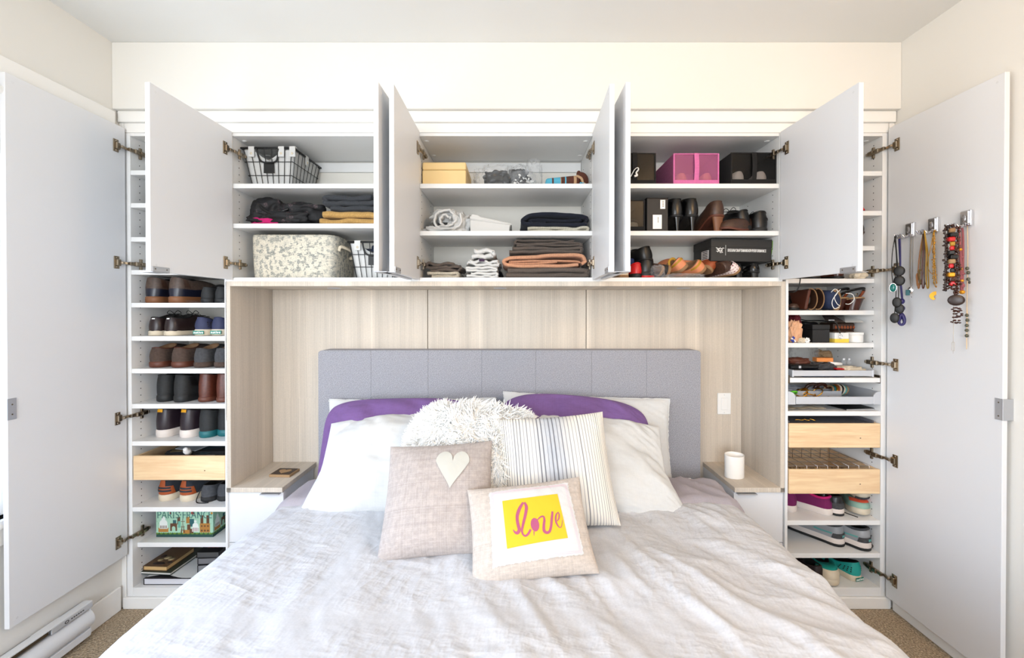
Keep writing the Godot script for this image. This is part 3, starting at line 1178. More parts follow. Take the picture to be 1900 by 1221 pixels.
func build_pillows() -> void:
	var ty := 0.545
	# back row against the headboard
	var q := {"a": 0.425, "b": 0.215, "t": 0.075, "noise": noise(1, 1.0, 3), "wrinkle": 0.016, "pinch": 0.04}
	var pl := pillow("pillow", "white pillow with a frayed hem behind the purple one, left side of the headboard", "pillow", q, mats.white_cotton, Vector3(-0.525, ty - 0.03, -0.105), 14, 0.5)
	frayed_edge(pl, q)
	q = q.duplicate()
	q.noise = noise(2, 1.0, 3)
	pl = pillow("pillow", "white pillow with a frayed hem behind the purple one, right side of the headboard", "pillow", q, mats.white_cotton, Vector3(0.345, ty - 0.012, -0.10), 14, -2.5)
	frayed_edge(pl, q)
	# purple pair
	q = {"a": 0.375, "b": 0.235, "t": 0.085, "noise": noise(3, 1.0, 3), "wrinkle": 0.03, "pinch": 0.03, "slump": 0.012, "squircle": 0.13}
	pillow("pillow", "purple pillow behind the white ones, left half of the bed", "pillow", q, mats.purple_cotton, Vector3(-0.555, ty - 0.028, 0.03), 21, 1)
	q = q.duplicate()
	q.noise = noise(4, 1.0, 3)
	q.slump = 0.03
	pillow("pillow", "purple pillow peeking out over the striped cushion, right half of the bed", "pillow", q, mats.purple_cotton, Vector3(0.255, ty - 0.012, 0.03), 21, -5)
	# white sleeping pillows in front
	q = {"a": 0.37, "b": 0.232, "t": 0.10, "noise": noise(6, 1.0, 4), "wrinkle": 0.036, "pinch": 0.03, "slump": 0.04, "flare": 0.12}
	pillow("pillow", "large soft white pillow at the left, its open case spilling onto the duvet", "pillow", q, mats.white_cotton, Vector3(-0.485, ty - 0.005, 0.235), 41, 2)
	q = q.duplicate()
	q.noise = noise(7, 1.0, 4)
	q.b = 0.225
	q.flare = 0.16
	pillow("pillow", "large soft ivory pillow at the right behind the striped cushion, its open case spilling over", "pillow", q, mats.white_cotton, Vector3(0.29, ty - 0.002, 0.225), 42, -3)
	# sheepskin cushion
	q = {"a": 0.275, "b": 0.25, "t": 0.10, "noise": noise(8, 1.0, 3), "wrinkle": 0.03, "pinch": 0.0, "squircle": 0.24}
	pl = pillow("fur_cushion", "shaggy white sheepskin cushion leaning behind the heart cushion", "cushion", q, mats.fur, Vector3(-0.185, ty + 0.01, 0.38), 38, -3)
	fur_on(pl, q)
	# striped cushion
	q = {"a": 0.228, "b": 0.215, "t": 0.085, "noise": noise(10, 1.0, 3), "wrinkle": 0.008, "pinch": 0.05}
	var stripes := mat("striped_cotton", Color(1, 1, 1), 0.9)
	var rng := RandomNumberGenerator.new()
	rng.seed = 11
	var tone := PackedFloat32Array()
	for i in 60:
		tone.append(rng.randf())
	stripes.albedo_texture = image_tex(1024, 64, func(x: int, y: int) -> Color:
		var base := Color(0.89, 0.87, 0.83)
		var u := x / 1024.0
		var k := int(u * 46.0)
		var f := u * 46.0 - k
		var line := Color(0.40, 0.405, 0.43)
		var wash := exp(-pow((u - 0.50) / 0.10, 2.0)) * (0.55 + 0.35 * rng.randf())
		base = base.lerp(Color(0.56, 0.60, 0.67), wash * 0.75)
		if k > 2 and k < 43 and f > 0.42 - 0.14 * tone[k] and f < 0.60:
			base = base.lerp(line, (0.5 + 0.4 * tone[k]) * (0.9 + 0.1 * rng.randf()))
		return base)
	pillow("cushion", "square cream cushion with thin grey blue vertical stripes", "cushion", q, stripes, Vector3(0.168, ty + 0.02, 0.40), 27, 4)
	# heart cushion
	q = {"a": 0.197, "b": 0.198, "t": 0.075, "noise": noise(11, 1.0, 3), "wrinkle": 0.006, "pinch": 0.05}
	pl = pillow("cushion", "square natural linen cushion with a pale heart sewn on its front", "cushion", q, mats.natural_linen, Vector3(-0.262, ty + 0.015, 0.577), 39, 3.5)
	heart_on(pl, q)
	# love cushion
	q = {"a": 0.198, "b": 0.150, "t": 0.062, "noise": noise(12, 1.0, 3), "wrinkle": 0.005, "pinch": 0.05}
	pl = pillow("cushion", "small oblong sand linen cushion with a yellow print that reads love", "cushion", q, mats.sand_linen, Vector3(0.064, ty + 0.010, 0.69), 41, 6.5)
	love_on(pl, q)


func frayed_edge(pl: Node3D, q: Dictionary) -> void:
	var st := mk()
	var pts := []
	var f := noise(90, 60.0, 2)
	var n := 60
	for e in 4:
		for i in n:
			var s := 2.0 * i / n - 1.0
			var w: Vector2 = [Vector2(s, 1), Vector2(1, -s), Vector2(-s, -1), Vector2(-1, s)][e]
			var p := pil(q, w.x, w.y, 1.0)
			pts.append(p + Vector3(f.get_noise_1d(i + e * 99), f.get_noise_1d(i * 1.3 + 50), f.get_noise_1d(i * 0.7 + 20)) * 0.004)
	tube(st, pts, 0.004, 6, true)
	piece("frayed_hem", st, mats.white_cotton, pl)


func fur_on(pl: Node3D, q: Dictionary) -> void:
	var rng := RandomNumberGenerator.new()
	rng.seed = 404
	# one tuft: a few soft tapering locks
	var st := mk()
	for k in 4:
		var an := rng.randf() * TAU
		var dir := Vector3(cos(an) * 0.35, sin(an) * 0.35, 1.0).normalized()
		var root_ := Vector3(rng.randf_range(-1, 1), rng.randf_range(-1, 1), 0) * 0.007
		var len_ := rng.randf_range(0.75, 1.15) * 0.046
		var bend := Vector3(rng.randf_range(-1, 1), rng.randf_range(-1, 1), 0) * 0.010
		tube(st, [root_, root_ + dir * len_ * 0.45, root_ + dir * len_ * 0.8 + bend * 0.6, root_ + dir * len_ + bend * 1.3], 0.0034, 5, false, 0.0004)
	var tuft := mesh_of(st)
	tuft.surface_set_material(0, mats.fur)
	var mm := MultiMesh.new()
	mm.transform_format = MultiMesh.TRANSFORM_3D
	mm.mesh = tuft
	var n := 3800
	mm.instance_count = n
	var dirn := noise(13, 0.9, 2)
	for i in n:
		var side := 1.0 if i % 4 != 0 else -1.0
		var u := rng.randf_range(-1, 1)
		var v := rng.randf_range(-1, 1)
		if i % 5 == 0:
			# more along the rim
			var s := rng.randf_range(-1, 1)
			var w: Vector2 = [Vector2(s, 0.97), Vector2(0.97, s), Vector2(s, -0.97), Vector2(-0.97, s)][rng.randi() % 4]
			u = w.x
			v = w.y
		var p := pil(q, u, v, side)
		var pu := pil(q, minf(u + 0.02, 1.0), v, side) - pil(q, u - 0.02, v, side)
		var pv := pil(q, u, minf(v + 0.02, 1.0), side) - pil(q, u, v - 0.02, side)
		var nrm := pu.cross(pv).normalized() * side
		var comb := Vector3(dirn.get_noise_2d(u * 2.0, v * 2.0), dirn.get_noise_2d(u * 2.0 + 30.0, v * 2.0) - 0.4, 0) * 2.6
		var out := Vector3(u * pow(absf(u), 5), v * pow(absf(v), 5), 0) * 1.2
		var z := (nrm + comb + out + Vector3(rng.randf_range(-1, 1), rng.randf_range(-1, 1), rng.randf_range(-1, 1)) * 0.35).normalized()
		var x := z.cross(Vector3(rng.randf_range(-1, 1), rng.randf_range(-1, 1), 0.3)).normalized()
		var sc := rng.randf_range(0.75, 1.2)
		mm.set_instance_transform(i, Transform3D(Basis(x, z.cross(x), z) * sc, p))
	var o := MultiMeshInstance3D.new()
	o.name = "fleece"
	o.multimesh = mm
	o.set_meta("kind", "stuff")
	pl.add_child(o, true)


func heart_on(pl: Node3D, q: Dictionary) -> void:
	var st := mk()
	var c := Vector2(0.26, 0.40)
	for half in [-1.0, 1.0]:
		var rows := []
		for i in 33:
			var row := PackedVector3Array()
			var b := pow(i / 32.0, 2.0)
			# outline of one lobe, from the inside line to the outside
			for j in 9:
				var a := float(j) / 8
				var yo := lerpf(0.35, -0.37, b)
				var mid := 0.155
				# lobe top is a half circle, below it a taper to the tip
				var w := 0.0
				var inn := 0.0
				var y := yo
				if b < 0.3:
					var h := b / 0.3
					w = mid + mid * sqrt(maxf(0.0, 1.0 - pow(1.0 - h, 2.0)))
					inn = mid - mid * sqrt(maxf(0.0, 1.0 - pow(1.0 - minf(h, 1.0), 2.0))) if h < 1.0 else 0.0
					inn = maxf(inn, 0.035 * (1.0 - h))
				else:
					var h := (b - 0.3) / 0.7
					w = 0.31 * pow(1.0 - h, 1.05) * (1.0 + 0.08 * sin(PI * h))
				var x: float = lerpf(inn, w, a) * half
				var rot := Vector2(x, y).rotated(-0.06)
				row.append(pil(q, c.x + rot.x, c.y + rot.y, 1.0, 0.0035))
			rows.append(row)
		surf(st, rows)
	piece("felt_heart", st, mats.felt_heart, pl)


func love_on(pl: Node3D, q: Dictionary) -> void:
	var c := [Vector2(-0.621, 0.831), Vector2(0.758, 0.857), Vector2(-0.655, -0.716), Vector2(0.799, -0.675)]
	var st := mk()
	on_pillow(st, q, c, 90, 70, 0.003, 0.02)
	var patch := piece("printed_patch", st, mats.white_cotton, pl)
	st = mk()
	on_pillow(st, q, [Vector2(-0.412, 0.559), Vector2(0.533, 0.584), Vector2(-0.405, -0.42), Vector2(0.573, -0.353)], 40, 30, 0.0042)
	piece("yellow_print", st, mats.print_yellow, patch)
	st = mk()
	stroke(st, q, [[-0.067, 0.463, 0.0161], [-0.134, 0.348, 0.0258], [-0.181, 0.226, 0.0258], [-0.197, 0.122, 0.0242], [-0.192, -0.006, 0.0242], [-0.183, -0.093, 0.0258], [-0.215, -0.152, 0.0242], [-0.254, -0.136, 0.0161], [-0.283, -0.075, 0.0032]], 0.0054)
	stroke(st, q, [[-0.047, 0.465, 0.0145], [-0.025, 0.356, 0.0242], [-0.053, 0.21, 0.0226], [-0.095, 0.066, 0.021], [-0.129, -0.057, 0.0177], [-0.143, -0.14, 0.0145], [-0.129, -0.206, 0.0129], [-0.094, -0.232, 0.0145], [-0.049, -0.196, 0.0177], [-0.004, -0.121, 0.0161]], 0.0054)
	stroke(st, q, [[0.125, 0.048, 0.0081], [0.175, 0.099, 0.0113], [0.226, 0.106, 0.0129], [0.234, 0.033, 0.0177], [0.211, -0.082, 0.021], [0.205, -0.179, 0.0226], [0.239, -0.22, 0.021], [0.286, -0.205, 0.0194], [0.323, -0.12, 0.0194], [0.355, 0.028, 0.0194], [0.391, 0.193, 0.0161]], 0.0054)
	stroke(st, q, [[0.489, 0.167, 0.0048], [0.442, 0.114, 0.0113], [0.418, -0.002, 0.0145], [0.433, -0.092, 0.0113], [0.464, -0.144, 0.0065], [0.499, -0.123, 0.0056], [0.536, 0.003, 0.004]], 0.0054)
	stroke(st, q, [[0.481, 0.172, 0.0065], [0.495, 0.118, 0.0097], [0.475, 0.033, 0.0113], [0.435, -0.018, 0.0048]], 0.0054)
	stroke(st, q, [[0.044, -0.167, 0.0081], [0.035, -0.251, 0.004]], 0.0054)
	var rows := []
	for i in 7:
		var row := PackedVector3Array()
		for j in 24:
			var an := TAU * j / 24
			row.append(pil(q, 0.073 + 0.067 * i / 6.0 * cos(an), -0.038 + 0.137 * i / 6.0 * sin(an), 1.0, 0.0054))
		rows.append(row)
	surf(st, rows, true)
	piece("lettering", st, mats.print_pink, patch)
	# two thin stitched border lines
	st = mk()
	for k in [0.05, 0.09]:
		var w := []
		for i in 4:
			w.append((c[i] as Vector2) * (1.0 - k) + Vector2(0.06, 0.07) * k)
		for e in [[w[0], w[1]], [w[1], w[3]], [w[3], w[2]], [w[2], w[0]]]:
			var list := []
			for i in 9:
				var p: Vector2 = (e[0] as Vector2).lerp(e[1], i / 8.0)
				list.append([p.x, p.y, 0.0035])
			stroke(st, q, list, 0.0046)
	piece("stitched_border", st, mats.print_pale_pink, patch)


# ---------------------------------------------------------------- shoes
# heel at +z, toe at -z, sole on y = 0; theta runs round the foot from the heel, t climbs from the sole to the collar

func sole_y(p: Dictionary, s: float) -> float:
	return p.sole + p.get("lift", 0.0) * (1.0 - smoothstep(0.05, 0.62, s)) + p.get("spring", 0.008) * smoothstep(0.7, 1.0, s)


func foot_w(p: Dictionary, s: float) -> float:
	var w: float = lerpf(p.get("hw", 0.70), 1.0, smoothstep(0.12, 0.68, s)) * p.W / 2.0
	if s < 0.13:
		w *= sqrt(maxf(0.0, 1.0 - pow((0.13 - s) / 0.13, 2.0)))
	var tl: float = p.get("toe_len", 0.34)
	if s > 1.0 - tl:
		w *= pow(maxf(0.0, 1.0 - pow((s - 1.0 + tl) / tl, 2.2)), p.get("point", 0.5))
	return w


func sh(p: Dictionary, th: float, t: float, off := 0.0) -> Vector3:
	if off != 0.0:
		var a := sh(p, th, t)
		var du := sh(p, th + 0.03, t) - sh(p, th - 0.03, t)
		var dv := sh(p, th, minf(t + 0.03, 1.0)) - sh(p, th, maxf(t - 0.03, 0.0))
		var n := du.cross(dv).normalized()
		var inner := Vector3(0, p.sole, clampf(a.z, -p.L * 0.3, p.L * 0.25))
		if n.dot(a - inner) < 0.0:
			n = -n
		return a + n * off
	var L: float = p.L
	var f := 0.5 - 0.5 * cos(th)
	var sg := 1.0 if sin(th) >= 0.0 else -1.0
	var s := f
	var base := Vector3(sg * foot_w(p, s), sole_y(p, s), L / 2.0 - s * L)
	base.x += p.get("side", 1.0) * p.W * 0.09 * smoothstep(0.5, 1.0, s)
	var c0: float = p.get("c0", 0.03)
	var c1: float = p.get("c1", 0.46)
	var cs := lerpf(c0, c1, f)
	var si := absf(sin(th))
	var col := Vector3(sg * p.get("cw", 0.62) * p.W / 2.0 * pow(si, 0.8), lerpf(p.hc, p.hf, smoothstep(0.0, 1.0, f)) - p.get("dip", 0.012) * si * si, L / 2.0 - cs * L)
	var kt := smoothstep(0.35, 0.8, s)
	var k := Vector3(base.x * 1.08, lerpf((base.y + col.y) * 0.5, base.y + p.get("toe_h", 0.05) * 1.3, kt), lerpf((base.z + col.z) * 0.5 + p.get("bulge", 0.006), base.z, kt))
	var a := base.lerp(k, t)
	return a.lerp(k.lerp(col, t), t)


func shoe_patch(p: Dictionary, th0: float, th1: float, t0: float, t1: float, off: float, n := 14, m := 8) -> SurfaceTool:
	var st := mk()
	var rows := []
	for i in m + 1:
		var row := PackedVector3Array()
		for j in n + 1:
			row.append(sh(p, lerpf(th0, th1, float(j) / n), lerpf(t0, t1, float(i) / m), off))
		rows.append(row)
	surf(st, rows)
	return st


func shoe_ring(p: Dictionary, t: float, n := 32) -> PackedVector3Array:
	var row := PackedVector3Array()
	for j in n:
		row.append(sh(p, TAU * j / n, t))
	return row


func shoe(called: String, label: String, cat: String, p: Dictionary, at: Vector3, yaw := 0.0, grp := "") -> Node3D:
	var o := thing(called, label, cat, at, deg_to_rad(yaw), grp)
	var n := 32
	var bands: Array = p.get("bands", [[0.0, 1.0, "upper", p.get("upper", "")]])
	for b in bands:
		var rows := []
		for i in 9:
			rows.append(shoe_ring(p, lerpf(b[0], b[1], i / 8.0), n))
		var st := mk()
		surf(st, rows, true)
		piece(b[2], st, mats[b[3]], o)
	# inside
	var top := shoe_ring(p, 1.0, n)
	var c := Vector3()
	for q in top:
		c += q / n
	var rows := [top]
	for d in [[0.9, 0.002], [0.84, -0.012], [0.8, -0.03], [0.75, -0.05]]:
		var row := PackedVector3Array()
		for q in top:
			var w: Vector3 = c + (q - c) * d[0]
			w.y = maxf(q.y + d[1], p.sole + 0.006)
			row.append(w)
		rows.append(row)
	var st := mk()
	surf(st, rows, true)
	cap(st, rows[-1], Vector3.UP)
	piece("lining", st, mats[p.get("lining", "lining_dark")], o)
	if p.get("rim", 0.0) > 0.0:
		st = mk()
		var pts := []
		for q in top:
			pts.append(q)
		tube(st, pts, p.rim, 6, true)
		piece("collar", st, mats[p.get("rim_mat", bands[-1][3])], o)
	# sole
	st = mk()
	rows = []
	var thin: float = p.get("shell", 0.0)
	for d in [[0.97, 1.0], [1.05, 0.82], [1.06, 0.5], [1.045, 0.12], [1.0, 0.0]]:
		var row := PackedVector3Array()
		for j in n:
			var th := TAU * j / n
			var s := 0.5 - 0.5 * cos(th)
			var q := sh(p, th, 0.0)
			var y1 := q.y + 0.003
			var y0: float = maxf(0.0, p.get("spring", 0.008) * smoothstep(0.7, 1.0, s) * 0.8)
			if thin > 0.0:
				y0 = maxf(y0, y1 - thin)
			q.x *= d[0]
			q.z *= 1.0 + (d[0] - 1.0) * 0.5
			q.y = lerpf(y0, y1, d[1])
			row.append(q)
		rows.append(row)
	surf(st, rows, true)
	cap(st, rows[-1], Vector3.DOWN)
	piece("sole", st, mats[p.sole_mat], o)
	if p.has("outsole"):
		st = mk()
		var r2 := []
		for d in [[1.055, 0.45], [1.068, 0.4], [1.06, 0.02], [0.98, -0.02]]:
			var row := PackedVector3Array()
			for q in rows[1]:
				var w: Vector3 = q
				w.x *= d[0] / 1.05
				w.z *= 1.0 + (d[0] - 1.05) * 0.4
				w.y = q.y * d[1] / 0.82 * 0.75 + 0.0005
				row.append(w)
			r2.append(row)
		surf(st, r2, true)
		piece("outsole", st, mats[p.outsole], o)
	if p.has("heel"):
		# a block, cone or stiletto under the heel: [top share of width, bottom share, depth of top, depth of bottom, material]
		var h: Array = p.heel
		st = mk()
		rows = []
		for i in 7:
			var f := i / 6.0
			var w: float = lerpf(h[0], h[1], pow(f, 0.6)) * p.W / 2.0
			var d: float = lerpf(h[2], h[3], pow(f, 0.7)) * p.L / 2.0
			var zc: float = p.L / 2.0 - lerpf(h[2] * 0.5, h[2] * 0.42, f) * p.L - 0.002
			var y: float = lerpf(sole_y(p, 0.08) - 0.002, 0.0, f)
			var row := PackedVector3Array()
			for j in 20:
				var an := TAU * j / 20
				row.append(Vector3(cos(an) * w, y, zc + sin(an) * d))
			rows.append(row)
		surf(st, rows, true)
		cap(st, rows[-1], Vector3.DOWN)
		piece("heel", st, mats[h[4]], o)
	for q in p.get("patches", []):
		piece(q[0], shoe_patch(p, q[1], q[2], q[3], q[4], q[5]), mats[q[6]], o)
	if p.has("laces"):
		st = mk()
		for k in 4:
			var t := lerpf(0.62, 0.95, k / 3.0)
			var a := []
			for j in 7:
				a.append(sh(p, PI + lerpf(-0.42, 0.42, j / 6.0), t, 0.003))
			tube(st, a, 0.0017, 5)
		for sg in [-1.0, 1.0]:
			var q := sh(p, PI, 0.96, 0.004)
			tube(st, smooth_path([q, q + Vector3(sg * 0.02, 0.016, 0.004), q + Vector3(sg * 0.034, 0.002, 0.0), q + Vector3(sg * 0.01, -0.002, 0.004)], 4), 0.0016, 5)
		piece("laces", st, mats[p.laces], o)
	if p.has("holes"):
		st = mk()
		for k in 3:
			for j in 4:
				for sg in [-1.0, 1.0]:
					var q := sh(p, sg * (0.55 + j * 0.22) if sg > 0 else TAU - (0.55 + j * 0.22), 0.3 + k * 0.16, 0.0006)
					ball(st, q, Vector3(0.003, 0.003, 0.003), 6)
		piece("vent_holes", st, mats.hole, o).set_meta("kind", "stuff")
	if p.has("word"):
		# raised label on the back of the sole
		st = mk()
		var wd: float = p.get("word_w", 0.05)
		var zq: float = p.L / 2.0 * 1.028
		box(st, Vector3(wd, 0.017, 0.002), Vector3(0, p.sole * 0.52, zq), 0.0006)
		var lb := piece("sole_label", st, mats[p.get("word_mat", "label_green")], o)
		var w := show_mesh("lettering", text_mesh(p.word, 0.011), mats.plastic_white, lb)
		w.position = Vector3(0, p.sole * 0.52, zq + 0.0012)
	return o


func merged(a: Dictionary, b: Dictionary) -> Dictionary:
	var c := a.duplicate()
	c.merge(b, true)
	return c


# both shoes of a pair, heels to the front: px of each heel centre, shelf height y, z of the heels
func shoe_pair(called: String, what: String, where: String, cat: String, p: Dictionary, px: Array, y: float, z: Array, yaw: Array, grp := "") -> Array:
	var o := []
	for k in 2:
		var q := merged(p, {"side": -1.0 if k == 0 else 1.0})
		var a := deg_to_rad(yaw[k])
		var heel := Vector3(X(px[k], z[k]), y + 0.0006, z[k])
		var at := heel - Basis(Vector3.UP, a) * Vector3(0, 0, p.L / 2.0)
		o.append(shoe(called, ["left", "right"][k] + " " + what + " " + where, cat, q, at, yaw[k], grp))
	return o


func shoe_materials() -> void:
	if mats.has("gum"):
		return
	for m in [
		["brown_leather", Color(0.30, 0.20, 0.15), 0.42], ["taupe_leather", Color(0.36, 0.29, 0.25), 0.55], ["navy_rubber", Color(0.09, 0.10, 0.16), 0.32], ["gum", Color(0.50, 0.32, 0.19), 0.55],
		["black_leather", Color(0.045, 0.045, 0.05), 0.38], ["charcoal", Color(0.14, 0.145, 0.15), 0.7], ["oxblood", Color(0.17, 0.11, 0.11), 0.35], ["bone", Color(0.82, 0.77, 0.68), 0.6],
		["navy_foam", Color(0.16, 0.18, 0.30), 0.7], ["label_green", Color(0.02, 0.45, 0.38), 0.5], ["suede_brown", Color(0.34, 0.27, 0.235), 0.95], ["suede_grey", Color(0.30, 0.30, 0.31), 0.95],
		["stacked_brown", Color(0.36, 0.19, 0.13), 0.5], ["rust_leather", Color(0.38, 0.18, 0.12), 0.42], ["dark_rubber", Color(0.10, 0.105, 0.11), 0.6], ["plum_leather", Color(0.14, 0.10, 0.13), 0.4],
		["white_rubber", Color(0.84, 0.80, 0.77), 0.6], ["teal_rubber", Color(0.05, 0.36, 0.38), 0.5], ["tab_yellow", Color(0.85, 0.60, 0.05), 0.6], ["orange_leather", Color(0.62, 0.29, 0.11), 0.55],
		["slate_knit", Color(0.16, 0.18, 0.21), 0.9], ["grey_canvas", Color(0.30, 0.31, 0.33), 0.9], ["lining_dark", Color(0.07, 0.065, 0.06), 0.9], ["lining_tan", Color(0.55, 0.42, 0.30), 0.8],
		["red_patent", Color(0.72, 0.04, 0.06), 0.22], ["red_leather", Color(0.74, 0.05, 0.07), 0.35], ["blue_cloth", Color(0.10, 0.16, 0.34), 0.8], ["peach_leather", Color(0.82, 0.52, 0.36), 0.6],
		["mustard", Color(0.66, 0.50, 0.10), 0.6], ["cognac", Color(0.56, 0.27, 0.14), 0.45], ["cork", Color(0.55, 0.42, 0.29), 0.85], ["magenta_mesh", Color(0.42, 0.05, 0.30), 0.85],
		["hot_pink", Color(0.75, 0.06, 0.40), 0.8], ["lime", Color(0.35, 0.50, 0.08), 0.8], ["silver_mesh", Color(0.58, 0.59, 0.60), 0.42], ["aqua", Color(0.35, 0.62, 0.60), 0.6],
		["teal_foam", Color(0.10, 0.60, 0.56), 0.65], ["mint_canvas", Color(0.55, 0.68, 0.62), 0.8], ["coral", Color(0.86, 0.33, 0.22), 0.7], ["insole_navy", Color(0.13, 0.18, 0.30), 0.8],
		["patent_black", Color(0.03, 0.03, 0.035), 0.14], ["wood_heel", Color(0.44, 0.28, 0.18), 0.5], ["chestnut_gloss", Color(0.25, 0.12, 0.08), 0.2], ["crepe", Color(0.62, 0.50, 0.36), 0.8],
	]:
		mat(m[0], m[1], m[2])
	var pile := NoiseTexture2D.new()
	pile.noise = noise(71, 0.05, 3)
	pile.seamless = true
	pile.width = 128
	pile.height = 128
	var ramp := Gradient.new()
	ramp.colors = PackedColorArray([Color(0.72, 0.72, 0.72), Color(1, 1, 1)])
	pile.color_ramp = ramp
	for m in ["brown_leather", "taupe_leather", "suede_brown", "suede_grey", "rust_leather", "oxblood", "charcoal", "grey_canvas", "black_leather"]:
		mats[m].albedo_texture = pile
		triplanar(mats[m], Vector3.ONE * 9.0)


func fill_left_column() -> void:
	shoe_materials()
	var boot := {"L": 0.285, "W": 0.105, "sole": 0.03, "hc": 0.122, "hf": 0.118, "c1": 0.42, "toe_h": 0.055, "cw": 0.78}
	var low := {"L": 0.28, "W": 0.102, "sole": 0.022, "hc": 0.082, "hf": 0.092, "c1": 0.46, "toe_h": 0.045, "cw": 0.66, "rim": 0.002}
	# the three shelves behind the wall cabinet door show only an edge of what they hold
	shoe("shoe", "dark shoe mostly hidden on the second shelf of the left column, edge past the door", "shoe", merged(low, {"upper": "charcoal", "sole_mat": "dark_rubber"}), Vector3(X(283, -0.03), Y(377) + 0.0006, -0.18), 0)
	shoe("shoe", "plum shoe mostly hidden on the third shelf of the left column, edge past the door", "shoe", merged(low, {"upper": "plum_leather", "sole_mat": "dark_rubber"}), Vector3(X(287, -0.03), Y(440) + 0.0006, -0.18), 0)
	var s := Y(562)
	liner_sheet("clear plastic liner sheet curling under the black shoes, left column", X(340), X(414), s, 0.012)
	shoe_pair("boot", "duck boot", "of brown leather over navy rubber, thick gum sole", "boot", merged(boot, {"sole_mat": "gum", "bands": [[0.0, 0.42, "rubber_foot", "navy_rubber"], [0.42, 1.0, "shaft", "taupe_leather"]], "patches": [["side_panel", 0.75, 1.15, 0.5, 0.95, 0.002, "brown_leather"]]}), [278, 320], s, [-0.035, -0.03], [2, -4])
	shoe_pair("shoe", "plain black shoe", "beside the duck boots in the left column", "shoe", merged(low, {"L": 0.26, "W": 0.085, "hc": 0.075, "upper": "charcoal", "sole_mat": "dark_rubber"}), [379, 405], s, [-0.04, -0.045], [0, 0])
	s = Y(624)
	liner_sheet("clear plastic liner sheet under the navy slip-ons, left column", X(330), X(414), s, 0.006)
	shoe_pair("shoe", "oxblood derby shoe", "with a white stud on its heel and cream striped sole", "shoe", merged(low, {"W": 0.098, "hc": 0.088, "hf": 0.10, "upper": "oxblood", "sole_mat": "bone", "outsole": "bone", "laces": "black", "rim_mat": "black", "patches": [["heel_stud", -0.12, 0.12, 0.84, 0.92, 0.002, "plastic_white"], ["welt", 0.0, TAU, 0.0, 0.03, 0.003, "dark_rubber"]]}), [283, 310], s, [-0.04, -0.03], [3, -6])
	shoe_pair("shoe", "navy foam slip-on", "with vent holes and a green label on its cream sole", "shoe", merged(low, {"W": 0.1, "sole": 0.028, "hc": 0.086, "hf": 0.07, "c1": 0.55, "upper": "navy_foam", "sole_mat": "bone", "holes": true, "word": "native"}), [369, 401], s + 0.001, [-0.03, -0.045], [2, 5])
	s = Y(684.5)
	liner_sheet("clear plastic liner sheet under the brown and grey suede shoes", X(250), X(414), s, 0.014)
	shoe_pair("shoe", "brown suede shoe", "with a stacked reddish heel and patterned lining, left column", "shoe", merged(low, {"W": 0.108, "sole": 0.026, "hc": 0.094, "hf": 0.105, "upper": "suede_brown", "sole_mat": "stacked_brown", "lining": "lining_tan", "rim_mat": "rust_leather"}), [285, 325], s + 0.001, [-0.035, -0.03], [3, -3])
	shoe_pair("shoe", "grey suede shoe", "with a dull brown sole, beside the brown suede pair", "shoe", merged(low, {"W": 0.102, "sole": 0.024, "hc": 0.09, "hf": 0.104, "upper": "suede_grey", "sole_mat": "suede_brown", "lining": "lining_tan"}), [367, 405], s + 0.001, [-0.03, -0.035], [0, 0])
	s = Y(750)
	liner_sheet("clear plastic liner tray under the black and the rust boots", X(262), X(415), s, 0.016)
	shoe_pair("boot", "black chelsea boot", "with a grey rubber sole in the left column", "boot", merged(boot, {"W": 0.098, "hc": 0.128, "hf": 0.13, "upper": "charcoal", "sole_mat": "dark_rubber", "rim": 0.002, "patches": [["elastic_gore", 0.9, 1.35, 0.45, 0.98, 0.0015, "black"]]}), [297, 328], s + 0.001, [-0.04, -0.03], [2, -3])
	shoe_pair("boot", "rust brown leather boot", "beside the black chelsea boots in the left column", "boot", merged(boot, {"W": 0.092, "sole": 0.02, "hc": 0.132, "hf": 0.132, "upper": "rust_leather", "sole_mat": "stacked_brown", "rim": 0.002}), [374, 408], s + 0.001, [-0.035, -0.03], [0, 2])
	s = Y(819.5)
	shoe_pair("boot", "dark plum boot", "with a yellow pull tab and pale chunky sole", "boot", merged(boot, {"W": 0.104, "sole": 0.036, "hc": 0.135, "hf": 0.14, "upper": "plum_leather", "sole_mat": "white_rubber", "rim": 0.002, "spring": 0.014, "patches": [["pull_tab", -0.22, 0.22, 0.86, 1.0, 0.004, "tab_yellow"]]}), [294, 338], s, [-0.055, -0.05], [-8, -10])
	shoe_pair("boot", "charcoal ankle boot", "on a teal rubber sole in the left column", "boot", merged(boot, {"W": 0.10, "sole": 0.03, "hc": 0.132, "hf": 0.135, "upper": "charcoal", "sole_mat": "teal_rubber", "rim": 0.002}), [375, 409], s, [-0.05, -0.075], [-4, -6])
	s = Y(942.5)
	shoe_pair("sneaker", "dark running shoe", "with an orange leather heel counter and off-white foam sole", "sneaker", merged(low, {"L": 0.29, "W": 0.104, "sole": 0.03, "hc": 0.098, "hf": 0.11, "spring": 0.016, "upper": "slate_knit", "sole_mat": "bone", "laces": "slate_knit", "patches": [["heel_counter", -0.75, 0.75, 0.04, 0.62, 0.002, "orange_leather"], ["heel_loop", -0.25, 0.25, 0.62, 1.0, 0.003, "orange_leather"], ["heel_bar", -0.55, 0.55, 0.24, 0.36, 0.004, "slate_knit"], ["heel_bar", -0.55, 0.55, 0.44, 0.56, 0.004, "slate_knit"]]}), [298, 337], s, [-0.06, -0.055], [-10, -13])
	var pr := shoe_pair("shoe", "grey canvas lace-up shoe", "in the lower left column beside the running shoes", "shoe", merged(low, {"W": 0.1, "hc": 0.078, "hf": 0.085, "upper": "grey_canvas", "sole_mat": "charcoal", "laces": "black"}), [379, 409], s, [-0.05, -0.06], [2, 0])
	var lace := mk()
